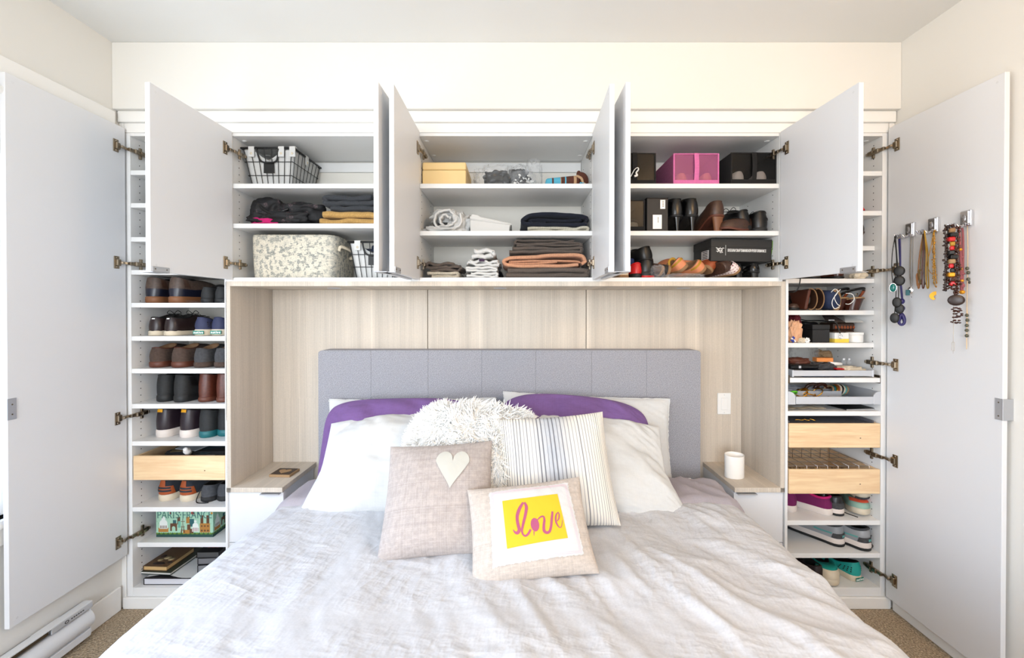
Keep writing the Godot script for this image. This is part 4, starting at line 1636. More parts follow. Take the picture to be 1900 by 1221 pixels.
	tube(lace, smooth_path([Vector3(-0.045, 0.05, 0.1), Vector3(-0.052, 0.012, 0.12), Vector3(-0.035, 0.002, 0.145), Vector3(0.0, 0.002, 0.152), Vector3(0.02, 0.002, 0.148)], 6), 0.0022, 6)
	piece("trailing_lace", lace, mats.black, pr[0])
	# in the wooden drawer
	var t := thing("papers", "loose papers and leaflets lying in the wooden drawer of the left column", "papers", Vector3(0, Y(892) + 0.0145, 0))
	var rng := RandomNumberGenerator.new()
	rng.seed = 8
	for k in 5:
		var st := mk()
		box(st, Vector3(0.13, 0.003, 0.19), Vector3(X(330) + rng.randf_range(-0.10, 0.10), 0.105 - k * 0.006, -0.19 + rng.randf_range(-0.03, 0.03)), 0.0005, Basis(Vector3.UP, rng.randf_range(-0.5, 0.5)) * Basis(Vector3.RIGHT, 0.08))
		piece("sheet", st, mat("leaflet%d" % k, [Color(0.62, 0.64, 0.66), Color(0.35, 0.30, 0.18), Color(0.12, 0.20, 0.22), Color(0.3, 0.2, 0.14), Color(0.75, 0.74, 0.7)][k], 0.6), t)
	var st := mk()
	box(st, Vector3(0.30, 0.09, 0.22), Vector3(X(335), 0.046, -0.19), 0.01)
	piece("folder_stack", st, mats.charcoal, t)
	t = thing("bottle", "small white plastic bottle lying in the wooden drawer, left column", "bottle", Vector3(X(349, -0.06), Y(849), -0.06))
	t.rotation = Vector3(0.9, 0.3, 0)
	st = mk()
	lathe(st, [Vector2(0, 0), Vector2(0.014, 0.002), Vector2(0.015, 0.03), Vector2(0.009, 0.036), Vector2(0.009, 0.05), Vector2(0, 0.051)], 16)
	piece("body", st, mats.plastic_white, t)
	paris_box()
	books()


func liner_sheet(label: String, x0: float, x1: float, y: float, curl: float) -> void:
	var t := thing("liner_sheet", label, "liner", Vector3(0, y + 0.0003, 0), 0.0, "plastic shelf liners in the left column")
	var rows := []
	for i in 9:
		var row := PackedVector3Array()
		for j in 17:
			var a := lerpf(x0, x1, j / 16.0)
			var e := maxf(0.0, absf(j / 8.0 - 1.0) - 0.72) / 0.28
			row.append(Vector3(a, 0.0004 + curl * e * e, lerpf(-0.32, -0.008, i / 8.0)))
		rows.append(row)
	var st := mk()
	surf(st, rows)
	piece("sheet", st, mats.clear_plastic, t)


func paris_box() -> void:
	var zf := -0.075
	var p0 := P(287.5, 1007, zf)
	var p1 := P(393.5, 952, zf)
	var y := Y(1008.5, -0.026)
	var w := p1.x - p0.x
	var h := 0.135
	var d := 0.235
	var t := thing("gift_box", "printed cardboard box with a Paris skyline and the words PARIS FRANCE, lower left column", "box", Vector3((p0.x + p1.x) / 2, y + 0.0005, zf - d / 2))
	t.rotation.y = 0.0
	var im := Image.create(512, 256, false, Image.FORMAT_RGB8)
	im.fill(Color(0.62, 0.78, 0.68))
	var rng := RandomNumberGenerator.new()
	rng.seed = 19
	var r := func(x: float, yy: float, ww: float, hh: float, c: Color): im.fill_rect(Rect2i(int(x), int(yy), int(ww), int(hh)), c)
	var disc := func(x: float, yy: float, rad: float, c: Color, low: float):
		for dy in range(-int(rad), int(rad * low) + 1):
			var half := sqrt(maxf(0.0, rad * rad - dy * dy))
			im.fill_rect(Rect2i(int(x - half), int(yy + dy), int(2 * half), 1), c)
	var brown := Color(0.36, 0.23, 0.14)
	var gold := Color(0.66, 0.46, 0.2)
	var white := Color(0.86, 0.88, 0.86)
	for k in 26:
		r.call(rng.randf() * 500, rng.randf() * 140 + 10, 3, 14, Color(0.45, 0.63, 0.5))
	r.call(0, 226, 512, 30, Color(0.12, 0.27, 0.25))
	for k in 26:
		disc.call(k * 20 + 8, 226, 12, [Color(0.36, 0.5, 0.14), Color(0.2, 0.36, 0.12)][k % 2], 0.4)
	for q in [[150, 100, 30, 60, 3], [190, 70, 26, 70, 0], [196, 110, 24, 60, 4], [270, 70, 30, 60, 1], [300, 90, 40, 70, 3], [278, 140, 30, 60, 0], [20, 170, 90, 40, 1], [240, 190, 60, 34, 1], [300, 180, 36, 40, 0]]:
		r.call(q[0], q[1], q[2], q[3], [brown, gold, white, Color(0.16, 0.36, 0.38), Color(0.4, 0.66, 0.58)][q[4]])
	disc.call(66, 130, 36, white, 1.0)
	disc.call(66, 88, 18, white, 0.9)
	r.call(63, 56, 6, 30, white)
	r.call(30, 140, 72, 40, white)
	for k in 5:
		r.call(36 + k * 13, 150, 6, 26, brown)
	r.call(126, 130, 62, 70, brown)
	disc.call(157, 172, 16, Color(0.62, 0.78, 0.68), 1.0)
	r.call(141, 172, 32, 30, Color(0.62, 0.78, 0.68))
	for k in 110:
		var ww := 2.0 + pow(k / 110.0, 2.2) * 40.0
		r.call(240 - ww / 2, 40 + k * 1.6, maxf(2.0, ww * 0.3), 2, brown)
		r.call(240 + ww / 2 - ww * 0.3, 40 + k * 1.6, maxf(2.0, ww * 0.3), 2, brown)
	for k in [110, 160, 190]:
		r.call(222, k, 36, 5, brown)
	r.call(322, 160, 62, 46, white)
	disc.call(353, 150, 26, white, 0.6)
	disc.call(353, 112, 12, white, 0.9)
	for k in 6:
		r.call(326 + k * 10, 170, 4, 34, Color(0.5, 0.2, 0.2))
	r.call(398, 56, 26, 90, brown)
	r.call(452, 56, 26, 90, brown)
	r.call(392, 130, 92, 84, gold)
	for k in 3:
		disc.call(410 + k * 28, 196, 9, brown, 1.2)
		disc.call(410 + k * 28, 154, 8, brown, 1.0)
	for q in [[130, 36, 9, Color(0.62, 0.12, 0.12)], [330, 34, 16, Color(0.6, 0.16, 0.14)], [378, 38, 9, Color(0.2, 0.3, 0.5)], [500, 36, 10, Color(0.75, 0.5, 0.16)], [210, 28, 6, Color(0.2, 0.3, 0.3)]]:
		disc.call(q[0], q[1], q[2], q[3], 1.0)
		r.call(q[0] - 2, q[1] + q[2] + 2, 4, 4, brown)
	var m := mat("paris_print", Color(1, 1, 1), 0.55)
	m.albedo_texture = ImageTexture.create_from_image(im)
	var faces := mk()
	var hw := w / 2
	var hd := d / 2
	for f in [[Vector3(-hw, h, hd), Vector3(hw, h, hd), Vector3(-hw, 0, hd), Vector3(hw, 0, hd)], [Vector3(hw, h, hd), Vector3(hw, h, -hd), Vector3(hw, 0, hd), Vector3(hw, 0, -hd)]]:
		surf(faces, [PackedVector3Array([f[0], f[1]]), PackedVector3Array([f[2], f[3]])])
	var b := bx(-hw + 0.0006, hw - 0.0006, 0.0002, h - 0.0005, -hd + 0.0006, hd - 0.0006, 0.0005)
	piece("body", b, mat("box_green", Color(0.12, 0.27, 0.25), 0.6), t)
	piece("printed_sides", faces, m, t)
	piece("lid", bx(-hw - 0.001, hw + 0.001, h - 0.006, h + 0.001, -hd - 0.001, hd + 0.001, 0.0008), mats.box_green, t)
	var wd := show_mesh("lettering", text_mesh("PARIS·FRANCE", 0.034, false, 0.0004), mat("ink_teal", Color(0.22, 0.42, 0.40), 0.6), t)
	wd.position = Vector3(0, h - 0.028, hd + 0.0004)
	var bb := wd.get_aabb()
	wd.scale = Vector3((w - 0.012) / bb.size.x, 1, 1)


func book(label: String, size: Vector3, at: Vector3, turn: float, cover: Color, pages: Color, art := []) -> Node3D:
	var t := thing("book", label, "book", at, deg_to_rad(turn), "books on the bottom shelf of the left column")
	var m := mat("cover%s" % cover.to_html(false), cover, 0.5)
	piece("pages", bx(-size.x / 2 + 0.002, size.x / 2 - 0.003, 0.0015, size.y - 0.0015, -size.z / 2 + 0.003, size.z / 2 - 0.003, 0.0005), mat("pages%s" % pages.to_html(false), pages, 0.9), t)
	var st := bx(-size.x / 2, size.x / 2, size.y - 0.0015, size.y, -size.z / 2, size.z / 2, 0.0004)
	bx(-size.x / 2, size.x / 2, 0.0, 0.0015, -size.z / 2, size.z / 2, 0.0004, st)
	bx(-size.x / 2, -size.x / 2 + 0.002, 0.0, size.y, -size.z / 2, size.z / 2, 0.0004, st)
	piece("cover", st, m, t)
	var k := 0
	for a in art:
		k += 1
		var q := mk()
		for d in a[1]:
			lathe(q, [Vector2(0.0, 0.0006), Vector2(d[2], 0.0006), Vector2(d[2], 0.0)], 18, Vector3(d[0], size.y, d[1]), 1.0, d[3])
		piece("cover_art", q, mat("art%s" % (a[0] as Color).to_html(false), a[0], 0.6), t)
	return t


func books() -> void:
	var y := Y(1093)
	var x := X(300)
	book("large white art book with a dark cover lying at the bottom of the left column", Vector3(0.33, 0.03, 0.25), Vector3(X(322), y + 0.0006, -0.145), 0, Color(0.10, 0.10, 0.12), Color(0.82, 0.82, 0.84))
	var t := thing("magazine", "open white magazine page curling over the large art book, left column", "magazine", Vector3(0, y + 0.0312, 0))
	var rows := []
	for i in 7:
		var row := PackedVector3Array()
		for j in 13:
			row.append(Vector3(lerpf(X(258), X(378), j / 12.0), 0.0008 + 0.004 * sin(j * 0.5) * sin(j * 0.5), lerpf(-0.25, -0.03 - 0.012 * sin(j * 0.55), i / 6.0)))
		rows.append(row)
	var st := mk()
	surf(st, rows)
	piece("page", st, mat("newsprint", Color(0.82, 0.83, 0.83), 0.8), t)
	book("thin dark green paperback with a pale edge under the brown paperback", Vector3(0.16, 0.012, 0.22), Vector3(X(315, -0.13), y + 0.0365, -0.15), -4, Color(0.16, 0.20, 0.17), Color(0.84, 0.83, 0.8))
	book("tan paperback with a brown cover picture on top of the stack, left column", Vector3(0.118, 0.021, 0.17), Vector3(X(311, -0.13), y + 0.0493, -0.135), -3, Color(0.36, 0.26, 0.16), Color(0.80, 0.66, 0.45), [[Color(0.62, 0.55, 0.40), [[0.0, 0.01, 0.016, 1.0], [0.028, 0.02, 0.015, 1.0], [-0.02, 0.03, 0.012, 1.0]]], [Color(0.18, 0.11, 0.07), [[0.0, 0.062, 0.03, 0.4], [-0.03, 0.0, 0.012, 1.0], [0.045, 0.05, 0.01, 1.0]]]])
	book("grey paperback at the back behind the tan paperback, left column", Vector3(0.12, 0.018, 0.1), Vector3(X(330, -0.27), y + 0.0493, -0.285), 0, Color(0.62, 0.64, 0.63), Color(0.8, 0.8, 0.78))
	book("thick black hardback at the bottom right of the left column, half behind the duvet", Vector3(0.1, 0.035, 0.2), Vector3(X(391, -0.1), y + 0.0355, -0.16), 6, Color(0.05, 0.06, 0.08), Color(0.5, 0.5, 0.5))
	book("dark book with small pictures on its spine, second from the top right stack", Vector3(0.11, 0.03, 0.19), Vector3(X(393, -0.1), y + 0.0711, -0.16), 4, Color(0.07, 0.07, 0.085), Color(0.45, 0.45, 0.46), [[Color(0.5, 0.6, 0.58), [[-0.02, 0.06, 0.01, 1.0], [0.01, 0.06, 0.01, 1.0]]]])
	book("black book with dark red lettering on top of the right hand stack", Vector3(0.105, 0.028, 0.19), Vector3(X(391, -0.1), y + 0.1017, -0.16), 2, Color(0.045, 0.045, 0.05), Color(0.3, 0.3, 0.3), [[Color(0.4, 0.08, 0.12), [[-0.02, 0.05, 0.008, 0.6], [0.0, 0.05, 0.008, 0.6], [0.02, 0.05, 0.008, 0.6]]]])


# ---------------------------------------------------------------- cloth, boxes, baskets

# a thick band folded to and fro in x, y and pushed back along z: the folded edge of a towel faces the room
func fold_band(st: SurfaceTool, ctl: Array, th: float, z0: float, z1: float, seed_: int, wob := 0.003, nz := 7) -> void:
	var v := []
	for p in ctl:
		v.append(Vector3(p[0], p[1], 0))
	var path := smooth_path(v, 7)
	var n := path.size()
	var f := noise(seed_, 9.0, 2)
	var rows := []
	for i in nz + 3:
		var b := clampf((i - 2.0) / nz, 0.0, 1.0)
		var z := lerpf(z1, z0, b)
		var ins := 0.0
		if i == 0:
			ins = 0.62
		elif i == 1:
			ins = 0.22
		if i == 1:
			z = z1 - th * 0.12
		elif i == 2:
			z = z1 - th * 0.4
		var left := PackedVector3Array()
		var right := PackedVector3Array()
		for k in n:
			var t: Vector3 = (path[mini(k + 1, n - 1)] - path[maxi(k - 1, 0)]).normalized()
			var nn := Vector3(-t.y, t.x, 0)
			var c: Vector3 = path[k] + Vector3(f.get_noise_2d(k * 0.011 + 9.0, z * 0.8), f.get_noise_2d(k * 0.011, z * 0.8), 0) * wob
			c.z = z + f.get_noise_2d(k * 0.02, 77.0) * 0.004 * (1.0 - b)
			var w := th * 0.5 * (1.0 - ins)
			left.append(c + nn * w)
			right.append(c - nn * w)
		right.reverse()
		left.append_array(right)
		rows.append(left)
	surf(st, rows, true)
	group_no += 1
	st.set_smooth_group(group_no)
	for e in [[rows[0], Vector3.BACK], [rows[-1], Vector3.FORWARD]]:
		var r: PackedVector3Array = e[0]
		var m := r.size()
		for k in n - 1:
			fan(st, [r[k], r[k + 1], r[m - 2 - k], r[m - 1 - k]], e[1])


func folded(called: String, label: String, m: Material, x0: float, x1: float, y: float, h: float, layers: int, z0: float, z1: float, seed_: int, wob := 0.004, grp := "") -> Node3D:
	var o := thing(called, label, called.replace("_", " "), Vector3((x0 + x1) / 2, y + 0.0005, 0), 0.0, grp)
	var w := (x1 - x0) / 2.0
	var th := h / layers * 0.93
	var ctl := []
	var rng := RandomNumberGenerator.new()
	rng.seed = seed_
	for k in layers:
		var yy := h * (k + 0.5) / layers
		var dir := 1.0 if k % 2 == 0 else -1.0
		var in_ := th * 0.5
		var a := -dir * (w - in_ * (1.6 if k > 0 else 1.0) - (rng.randf() * 0.03 if k == 0 else 0.0))
		var b := dir * (w - in_ * (1.6 if k < layers - 1 else 1.0) - (rng.randf() * 0.05 if k == layers - 1 else 0.0))
		for j in 4:
			ctl.append([lerpf(a, b, j / 3.0), yy + rng.randf_range(-1, 1) * th * 0.05])
		if k < layers - 1:
			ctl.append([dir * (w - in_), yy + h / layers / 2.0])
	var st := mk()
	fold_band(st, ctl, th, z0, z1, seed_, wob)
	piece("folded_cloth", st, m, o)
	return o


# a crumpled heap: a dented ball, flat below
func crumple(st: SurfaceTool, c: Vector3, r: Vector3, seed_: int, amp: float, freq: float, nu := 60, nv := 34, ridged := false) -> void:
	var f := noise(seed_, freq * 0.8, 2, ridged)
	var rows := []
	for i in nv + 1:
		var la := -PI / 2 + PI * i / nv
		var row := PackedVector3Array()
		for j in nu:
			var an := TAU * j / nu
			var d := Vector3(cos(la) * cos(an), sin(la), -cos(la) * sin(an))
			var k := 1.0 + amp * f.get_noise_3dv(d)
			var p := Vector3(signf(d.x) * pow(absf(d.x), 0.75), signf(d.y) * pow(absf(d.y), 0.7), signf(d.z) * pow(absf(d.z), 0.75)) * r * k
			p.y = maxf(p.y, -r.y * 0.82)
			row.append(c + p)
		rows.append(row)
	surf(st, rows, true)


func heap(called: String, label: String, cat: String, m: Material, c: Vector3, r: Vector3, seed_: int, amp := 0.35, freq := 1.6, grp := "", ridged := false) -> Node3D:
	# c is the middle of the base
	var o := thing(called, label, cat, c + Vector3(0, 0.0006, 0), 0.0, grp)
	var st := mk()
	crumple(st, Vector3(0, r.y * 0.82, 0), r, seed_, amp, freq, 60, 34, m == mats.clear_plastic)
	piece("cloth" if m != mats.clear_plastic else "film", st, m, o)
	return o


func wire_basket(label: String, x0: float, x1: float, y: float, h: float, z0: float, z1: float, taper: float) -> Node3D:
	var o := thing("wire_basket", label, "basket", Vector3(0, y + 0.0005, 0), 0.0, "black wire baskets with white liners")
	var at := func(u: float, v: float, w: float, inn := 0.0) -> Vector3:
		# u across, v up, w to the front; narrower below
		var k := taper * (1.0 - v)
		return Vector3(lerpf(x0 + k + inn, x1 - k - inn, u), h * v, lerpf(z0 + k + inn, z1 - k - inn, w))
	var wires := func(a: Vector2, b: Vector2, n: int, called: String):
		for i in n + 1:
			var q := a.lerp(b, float(i) / n)
			var st := mk()
			rod(st, at.call(q.x, 0.0, q.y), at.call(q.x, 1.0, q.y), 0.0017, 6)
			piece(called, st, mats.black, o)
	wires.call(Vector2(0.04, 1), Vector2(0.96, 1), 7, "front_wire")
	wires.call(Vector2(1, 0.94), Vector2(1, 0.04), 7, "side_wire")
	wires.call(Vector2(0, 0.94), Vector2(0, 0.04), 3, "side_wire")
	for v in [0.02, 0.32, 0.66]:
		var st := mk()
		tube(st, [at.call(0, v, 1), at.call(1, v, 1), at.call(1, v, 0), at.call(0, v, 0)], 0.0017, 6, true)
		piece("ring_wire", st, mats.black, o)
	var rim := mk()
	tube(rim, [at.call(0, 1, 1), at.call(1, 1, 1), at.call(1, 1, 0), at.call(0, 1, 0)], 0.005, 8, true)
	piece("rim", rim, mats.black, o)
	# white cloth lining, open above
	var liner := mk()
	var rows := []
	for v in [1.0, 0.75, 0.5, 0.25, 0.03]:
		var row := PackedVector3Array()
		for e in [[Vector2(0, 1), Vector2(1, 1)], [Vector2(1, 1), Vector2(1, 0)], [Vector2(1, 0), Vector2(0, 0)], [Vector2(0, 0), Vector2(0, 1)]]:
			for i in 8:
				var q: Vector2 = (e[0] as Vector2).lerp(e[1], i / 8.0)
				var p: Vector3 = at.call(q.x, v * 0.97, q.y, 0.006)
				p.y -= 0.05 * exp(-pow((q.x - 0.5) / 0.2, 2.0)) * (1.0 if v == 1.0 else 0.0) * (1.0 if q.y == 1.0 else 0.0)
				row.append(p)
		rows.append(row)
	surf(liner, rows, true)
	cap(liner, rows[-1], Vector3.DOWN)
	piece("liner", liner, mats.white_cotton, o)
	var strap := mk()
	for q in [[0.33, 0.55, 0.0], [0.55, 0.55, 0.0]]:
		pass
	var p0: Vector3 = at.call(0.5, 0.5, 1.0, -0.003)
	box(strap, Vector3(0.05, h * 0.26, 0.003), p0, 0.001)
	piece("front_strap", strap, mats.black, o)
	var grip := mk()
	tube(grip, smooth_path([at.call(0.3, 0.98, 1, -0.004), at.call(0.33, 0.72, 1, -0.004), at.call(0.42, 0.64, 1, -0.004), at.call(0.6, 0.64, 1, -0.004), at.call(0.68, 0.72, 1, -0.004), at.call(0.71, 0.98, 1, -0.004)], 5), 0.004, 8)
	piece("handle", grip, mats.black, o)
	for q in [Vector2(0.2, 1), Vector2(0.76, 1), Vector2(0.97, 1), Vector2(1, 0.55)]:
		var c: Vector3 = at.call(q.x, 0.9, q.y, -0.005)
		var st := mk()
		var turned := Basis(Vector3.UP, PI / 2) if q.y < 1.0 else Basis.IDENTITY
		box(st, Vector3(0.028, h * 0.26, 0.004), c, 0.001, turned)
		box(st, Vector3(0.028, 0.004, 0.02), c + Vector3(0, h * 0.13, 0) + turned * Vector3(0, 0, -0.008), 0.001, turned)
		var tab := piece("liner_tab", st, mats.white_cotton, o)
		st = mk()
		ball(st, c + turned * Vector3(0, -0.008, 0.002), Vector3(0.006, 0.006, 0.003), 8, turned)
		piece("button", st, mats.bone, tab)
	return o


func fill_upper_cabinets() -> void:
	shoe_materials()
	fill_cabinet_one()
	fill_cabinet_two()
	fill_cabinet_three()


func terry(called: String, col: Color) -> StandardMaterial3D:
	if mats.has(called):
		return mats[called]
	var m := woven(called, col, 0.38, 14.0)
	m.rim = 0.4
	return m


func fill_cabinet_one() -> void:
	var s1 := Y(341)
	var s2 := Y(414.8)
	var s3 := Y(515)
	wire_basket("black wire basket with a white cloth liner, on the top shelf left above the bed", X(449, -0.05), X(546, -0.05), s1, 0.182, -0.335, -0.05, 0.03)
	# middle shelf: floral bag, pink garment, blankets
	var floral := mat("floral_black", Color(1, 1, 1), 0.7)
	var rng := RandomNumberGenerator.new()
	rng.seed = 3
	var spots := []
	for i in 16:
		spots.append(Vector3(rng.randf() * 256, rng.randf() * 256, rng.randf_range(6, 13)))
	var fl := noise(52, 0.16, 2)
	floral.albedo_texture = image_tex(256, 256, func(x: int, y: int) -> Color:
		var c := Color(0.045, 0.045, 0.06)
		for s in spots:
			var d: float = Vector2(x - s.x, y - s.y).length() / s.z
			if d < 1.0 and fl.get_noise_2d(x, y) > -0.1:
				c = Color(0.55, 0.40, 0.44) if fl.get_noise_2d(x * 1.5 + 70, y) > 0.1 else Color(0.20, 0.22, 0.20)
		return c)
	triplanar(floral, Vector3.ONE * 4.5)
	var t := thing("bag", "black floral print fabric bag lying crumpled on the middle shelf, upper left", "bag", Vector3(X(515), s2 + 0.001, -0.15))
	var st := mk()
	crumple(st, Vector3(-0.085, 0.062, 0.04), Vector3(0.085, 0.066, 0.08), 5, 0.3, 1.4)
	crumple(st, Vector3(0.05, 0.055, 0.02), Vector3(0.14, 0.056, 0.09), 6, 0.4, 1.5)
	crumple(st, Vector3(-0.01, 0.035, 0.07), Vector3(0.15, 0.036, 0.06), 9, 0.3, 1.8)
	piece("body", st, floral, t)
	st = mk()
	tube(st, smooth_path([Vector3(-0.16, 0.09, 0.08), Vector3(-0.13, 0.115, 0.10), Vector3(-0.08, 0.07, 0.115), Vector3(-0.03, 0.05, 0.125), Vector3(0.03, 0.075, 0.11)], 6), 0.006, 8)
	piece("strap", st, mats.black, t)
	heap("garment", "hot pink garment crumpled under the floral bag", "garment", mats.hot_pink, Vector3(X(487), s2, -0.055), Vector3(0.066, 0.02, 0.03), 14, 0.35, 2.2)
	var yellow := terry("towel_yellow", Color(0.86, 0.68, 0.40))
	folded("towel", "mustard yellow towel folded under the grey blanket, upper left cabinet", yellow, X(580), X(702), s2, 0.062, 2, -0.32, -0.03, 31, 0.008)
	var grey := terry("blanket_grey", Color(0.26, 0.27, 0.29))
	folded("blanket", "dark grey fleece blanket folded on top of the mustard towel", grey, X(591), X(704), s2 + 0.066, 0.078, 3, -0.32, -0.04, 32, 0.008)
	# bottom shelf
	fabric_bin()
	wire_basket("black wire basket with a white liner holding blue striped cloth, half behind the open door", X(646, -0.05), X(738, -0.05), s3, 0.172, -0.335, -0.05, 0.026)
	heap("garment", "blue grey striped cloth inside the wire basket beside the fabric bin", "garment", terry("cloth_blue", Color(0.22, 0.26, 0.36)), Vector3(X(690), s3 + 0.06, -0.19), Vector3(0.075, 0.06, 0.09), 15, 0.3, 2.0)


func fabric_bin() -> void:
	var y := Y(515)
	var toile := mat("toile_print", Color(1, 1, 1), 0.85)
	var a := noise(81, 0.018, 3)
	var b := noise(82, 0.06, 3, true)
	var c := noise(83, 0.09, 2)
	toile.albedo_texture = image_tex(384, 384, func(x: int, yy: int) -> Color:
		var v := b.get_noise_2d(x + c.get_noise_2d(x, yy) * 12.0, yy)
		var g := a.get_noise_2d(x * 1.6, yy * 1.2)
		var base := Color(0.86, 0.83, 0.76)
		var ink := 0.0
		if g > 0.05:
			ink = smoothstep(0.1, 0.5, v) * 0.75
		if g > 0.33:
			ink = maxf(ink, 0.35 + 0.4 * c.get_noise_2d(x * 2.0, yy * 2.0))
		if v > 0.62:
			ink = maxf(ink, 0.45)
		return base.lerp(Color(0.40, 0.42, 0.42), clampf(ink, 0, 0.85)))
	triplanar(toile, Vector3.ONE * 3.0)
	var t := thing("storage_bin", "cream fabric storage bin with a grey sketch print and a loop handle", "bin", Vector3(0, y + 0.0006, 0))
	var x0 := X(461, -0.045)
	var x1 := X(621, -0.045)
	var st := mk()
	var rows := []
	for v in [[0.0, 0.0], [0.004, -0.002], [0.06, 0.0], [0.14, 0.001], [0.2, 0.0], [0.207, -0.002], [0.2, -0.006], [0.1, -0.008], [0.02, -0.008]]:
		var row := PackedVector3Array()
		for k in 40:
			var an := TAU * k / 40
			var cx := signf(cos(an)) * pow(absf(cos(an)), 0.28)
			var cz := signf(sin(an)) * pow(absf(sin(an)), 0.28)
			var g: float = 0.006 * (v[0] / 0.2)
			row.append(Vector3((x0 + x1) / 2 + cx * ((x1 - x0) / 2 + v[1] + g - 0.006), v[0], -0.185 + cz * (0.142 + v[1])))
		rows.append(row)
	surf(st, rows, true)
	cap(st, rows[0], Vector3.DOWN)
	cap(st, rows[-1], Vector3.UP)
	piece("body", st, toile, t)
	st = mk()
	tube(st, smooth_path([Vector3(x1 + 0.002, 0.135, -0.09), Vector3(x1 + 0.012, 0.155, -0.09), Vector3(x1 + 0.034, 0.148, -0.12), Vector3(x1 + 0.042, 0.135, -0.17), Vector3(x1 + 0.03, 0.12, -0.215), Vector3(x1 + 0.002, 0.115, -0.23)], 6), 0.0085, 8, false, -1.0, 0.45)
	piece("handle", st, mats.bone, t)


func fill_cabinet_two() -> void:
	var s1 := Y(341)
	var s2 := Y(428.5)
	var s3 := Y(515)
	# yellow box with a brass clasp
	var t := thing("wooden_box", "pale yellow wooden box with a lid and small brass clasp", "box", Vector3(0, s1 + 0.0005, 0))
	var ym := mat("yellow_wood", Color(0.90, 0.78, 0.55), 0.55)
	var x0 := X(784, -0.04)
	var x1 := X(864.5, -0.04)
	piece("body", bx(x0, x1, 0.0, 0.075, -0.30, -0.04, 0.003), ym, t)
	piece("lid", bx(x0, x1, 0.0765, 0.112, -0.30, -0.04, 0.004), ym, t)
	var st := mk()
	box(st, Vector3(0.003, 0.022, 0.012), Vector3(x1 + 0.0015, 0.035, -0.165), 0.001)
	ball(st, Vector3(x1 + 0.006, 0.03, -0.165), Vector3(0.005, 0.005, 0.006), 8)
	tube(st, [Vector3(x1 + 0.003, 0.04, -0.172), Vector3(x1 + 0.007, 0.046, -0.165), Vector3(x1 + 0.003, 0.04, -0.158)], 0.0015, 6)
	piece("clasp", st, mats.gold, t)
	# plastic bags
	var sg := mat("bag_dark", Color(0.075, 0.08, 0.09), 0.6)
	t = heap("plastic_bag", "clear plastic bag with dark grey pouches, beside the yellow box", "bag", mats.clear_plastic, Vector3(X(916), s1, -0.10), Vector3(0.085, 0.055, 0.06), 21, 0.35, 1.7)
	st = mk()
	crumple(st, Vector3(0.012, 0.04, 0), Vector3(0.058, 0.042, 0.04), 22, 0.4, 1.8)
	piece("pouch", st, sg, t)
	t = heap("plastic_bag", "clear plastic bag wrapped round a black folded garment, leaning in the middle", "bag", mats.clear_plastic, Vector3(X(962), s1, -0.17), Vector3(0.06, 0.07, 0.05), 23, 0.35, 1.7)
	st = mk()
	crumple(st, Vector3(0.004, 0.055, 0), Vector3(0.05, 0.062, 0.04), 24, 0.35, 1.8)
	piece("garment", st, mats.black, t)
	t = heap("zip_bag", "zip bag full of small black and white pieces, front of the top shelf", "bag", mats.clear_plastic, Vector3(X(972), s1, -0.055), Vector3(0.055, 0.038, 0.03), 25, 0.25, 1.8)
	var rng := RandomNumberGenerator.new()
	rng.seed = 12
	for c in [["white_pieces", "plastic_white"], ["dark_pieces", "bag_dark"]]:
		st = mk()
		for k in 26:
			var a := Vector3(rng.randf_range(-0.045, 0.045), 0, rng.randf_range(-0.012, 0.022))
			a.y = rng.randf_range(0.006, 0.058) * (1.0 - pow(absf(a.x) / 0.055, 2.0))
			box(st, Vector3(0.012, 0.008, 0.006), a, 0.001, Basis.from_euler(Vector3(rng.randf() * 3, rng.randf() * 3, rng.randf() * 3)))
		var o := piece(c[0], st, mats[c[1]], t)
		o.set_meta("kind", "stuff")
	t = heap("plastic_bag", "tall crumpled empty clear plastic bag left of the striped sock toy", "bag", mats.clear_plastic, Vector3(X(992), s1, -0.13), Vector3(0.036, 0.075, 0.035), 27, 0.4, 1.9)
	sock_toy(s1)
	# middle shelf
	var wt: StandardMaterial3D = mats.white_cotton
	t = thing("towel", "white towel rolled up loosely with crumpled ends, left of the middle shelf", "towel", Vector3(X(826), s2 + 0.0006, 0))
	st = mk()
	var spiral := []
	for k in 22:
		var an := k * 0.62
		var r := 0.014 + 0.0024 * k
		spiral.append([cos(an) * r * 1.15, 0.060 + sin(an) * r * 0.95])
	fold_band(st, spiral, 0.011, -0.28, -0.03, 3, 0.006)
	piece("roll", st, wt, t)
	st = mk()
	crumple(st, Vector3(0.055, 0.048, -0.15), Vector3(0.052, 0.056, 0.11), 33, 0.4, 1.7)
	crumple(st, Vector3(-0.01, 0.085, -0.17), Vector3(0.085, 0.036, 0.11), 34, 0.35, 1.7)
	crumple(st, Vector3(-0.02, 0.016, -0.13), Vector3(0.09, 0.018, 0.11), 35, 0.35, 2.0)
	piece("crumpled_end", st, mats.white_cotton, t)
	t = thing("pillowcase", "folded white pillowcase with a slanting top, in the middle of the shelf", "linen", Vector3(X(910), s2 + 0.0006, 0))
	st = mk()
	extrude(st, poly_of([[-0.098, 0.0], [0.086, 0.0], [0.09, 0.03], [0.096, 0.036], [0.096, 0.045], [-0.05, 0.075], [-0.06, 0.084], [-0.09, 0.088], [-0.096, 0.078], [-0.101, 0.076], [-0.1, 0.06]]), -0.26, -0.045, 0.004)
	piece("linen", st, wt, t)
	st = mk()
	extrude(st, poly_of([[-0.1, 0.066], [0.098, 0.04], [0.099, 0.034], [-0.101, 0.06]]), -0.26, -0.0425, 0.002)
	piece("hem", st, wt, t)
	var cream := terry("cloth_cream", Color(0.90, 0.87, 0.79))
	folded("cloth", "cream cloth folded flat under the navy towel", cream, X(969), X(1093), s2, 0.026, 2, -0.26, -0.035, 41, 0.008)
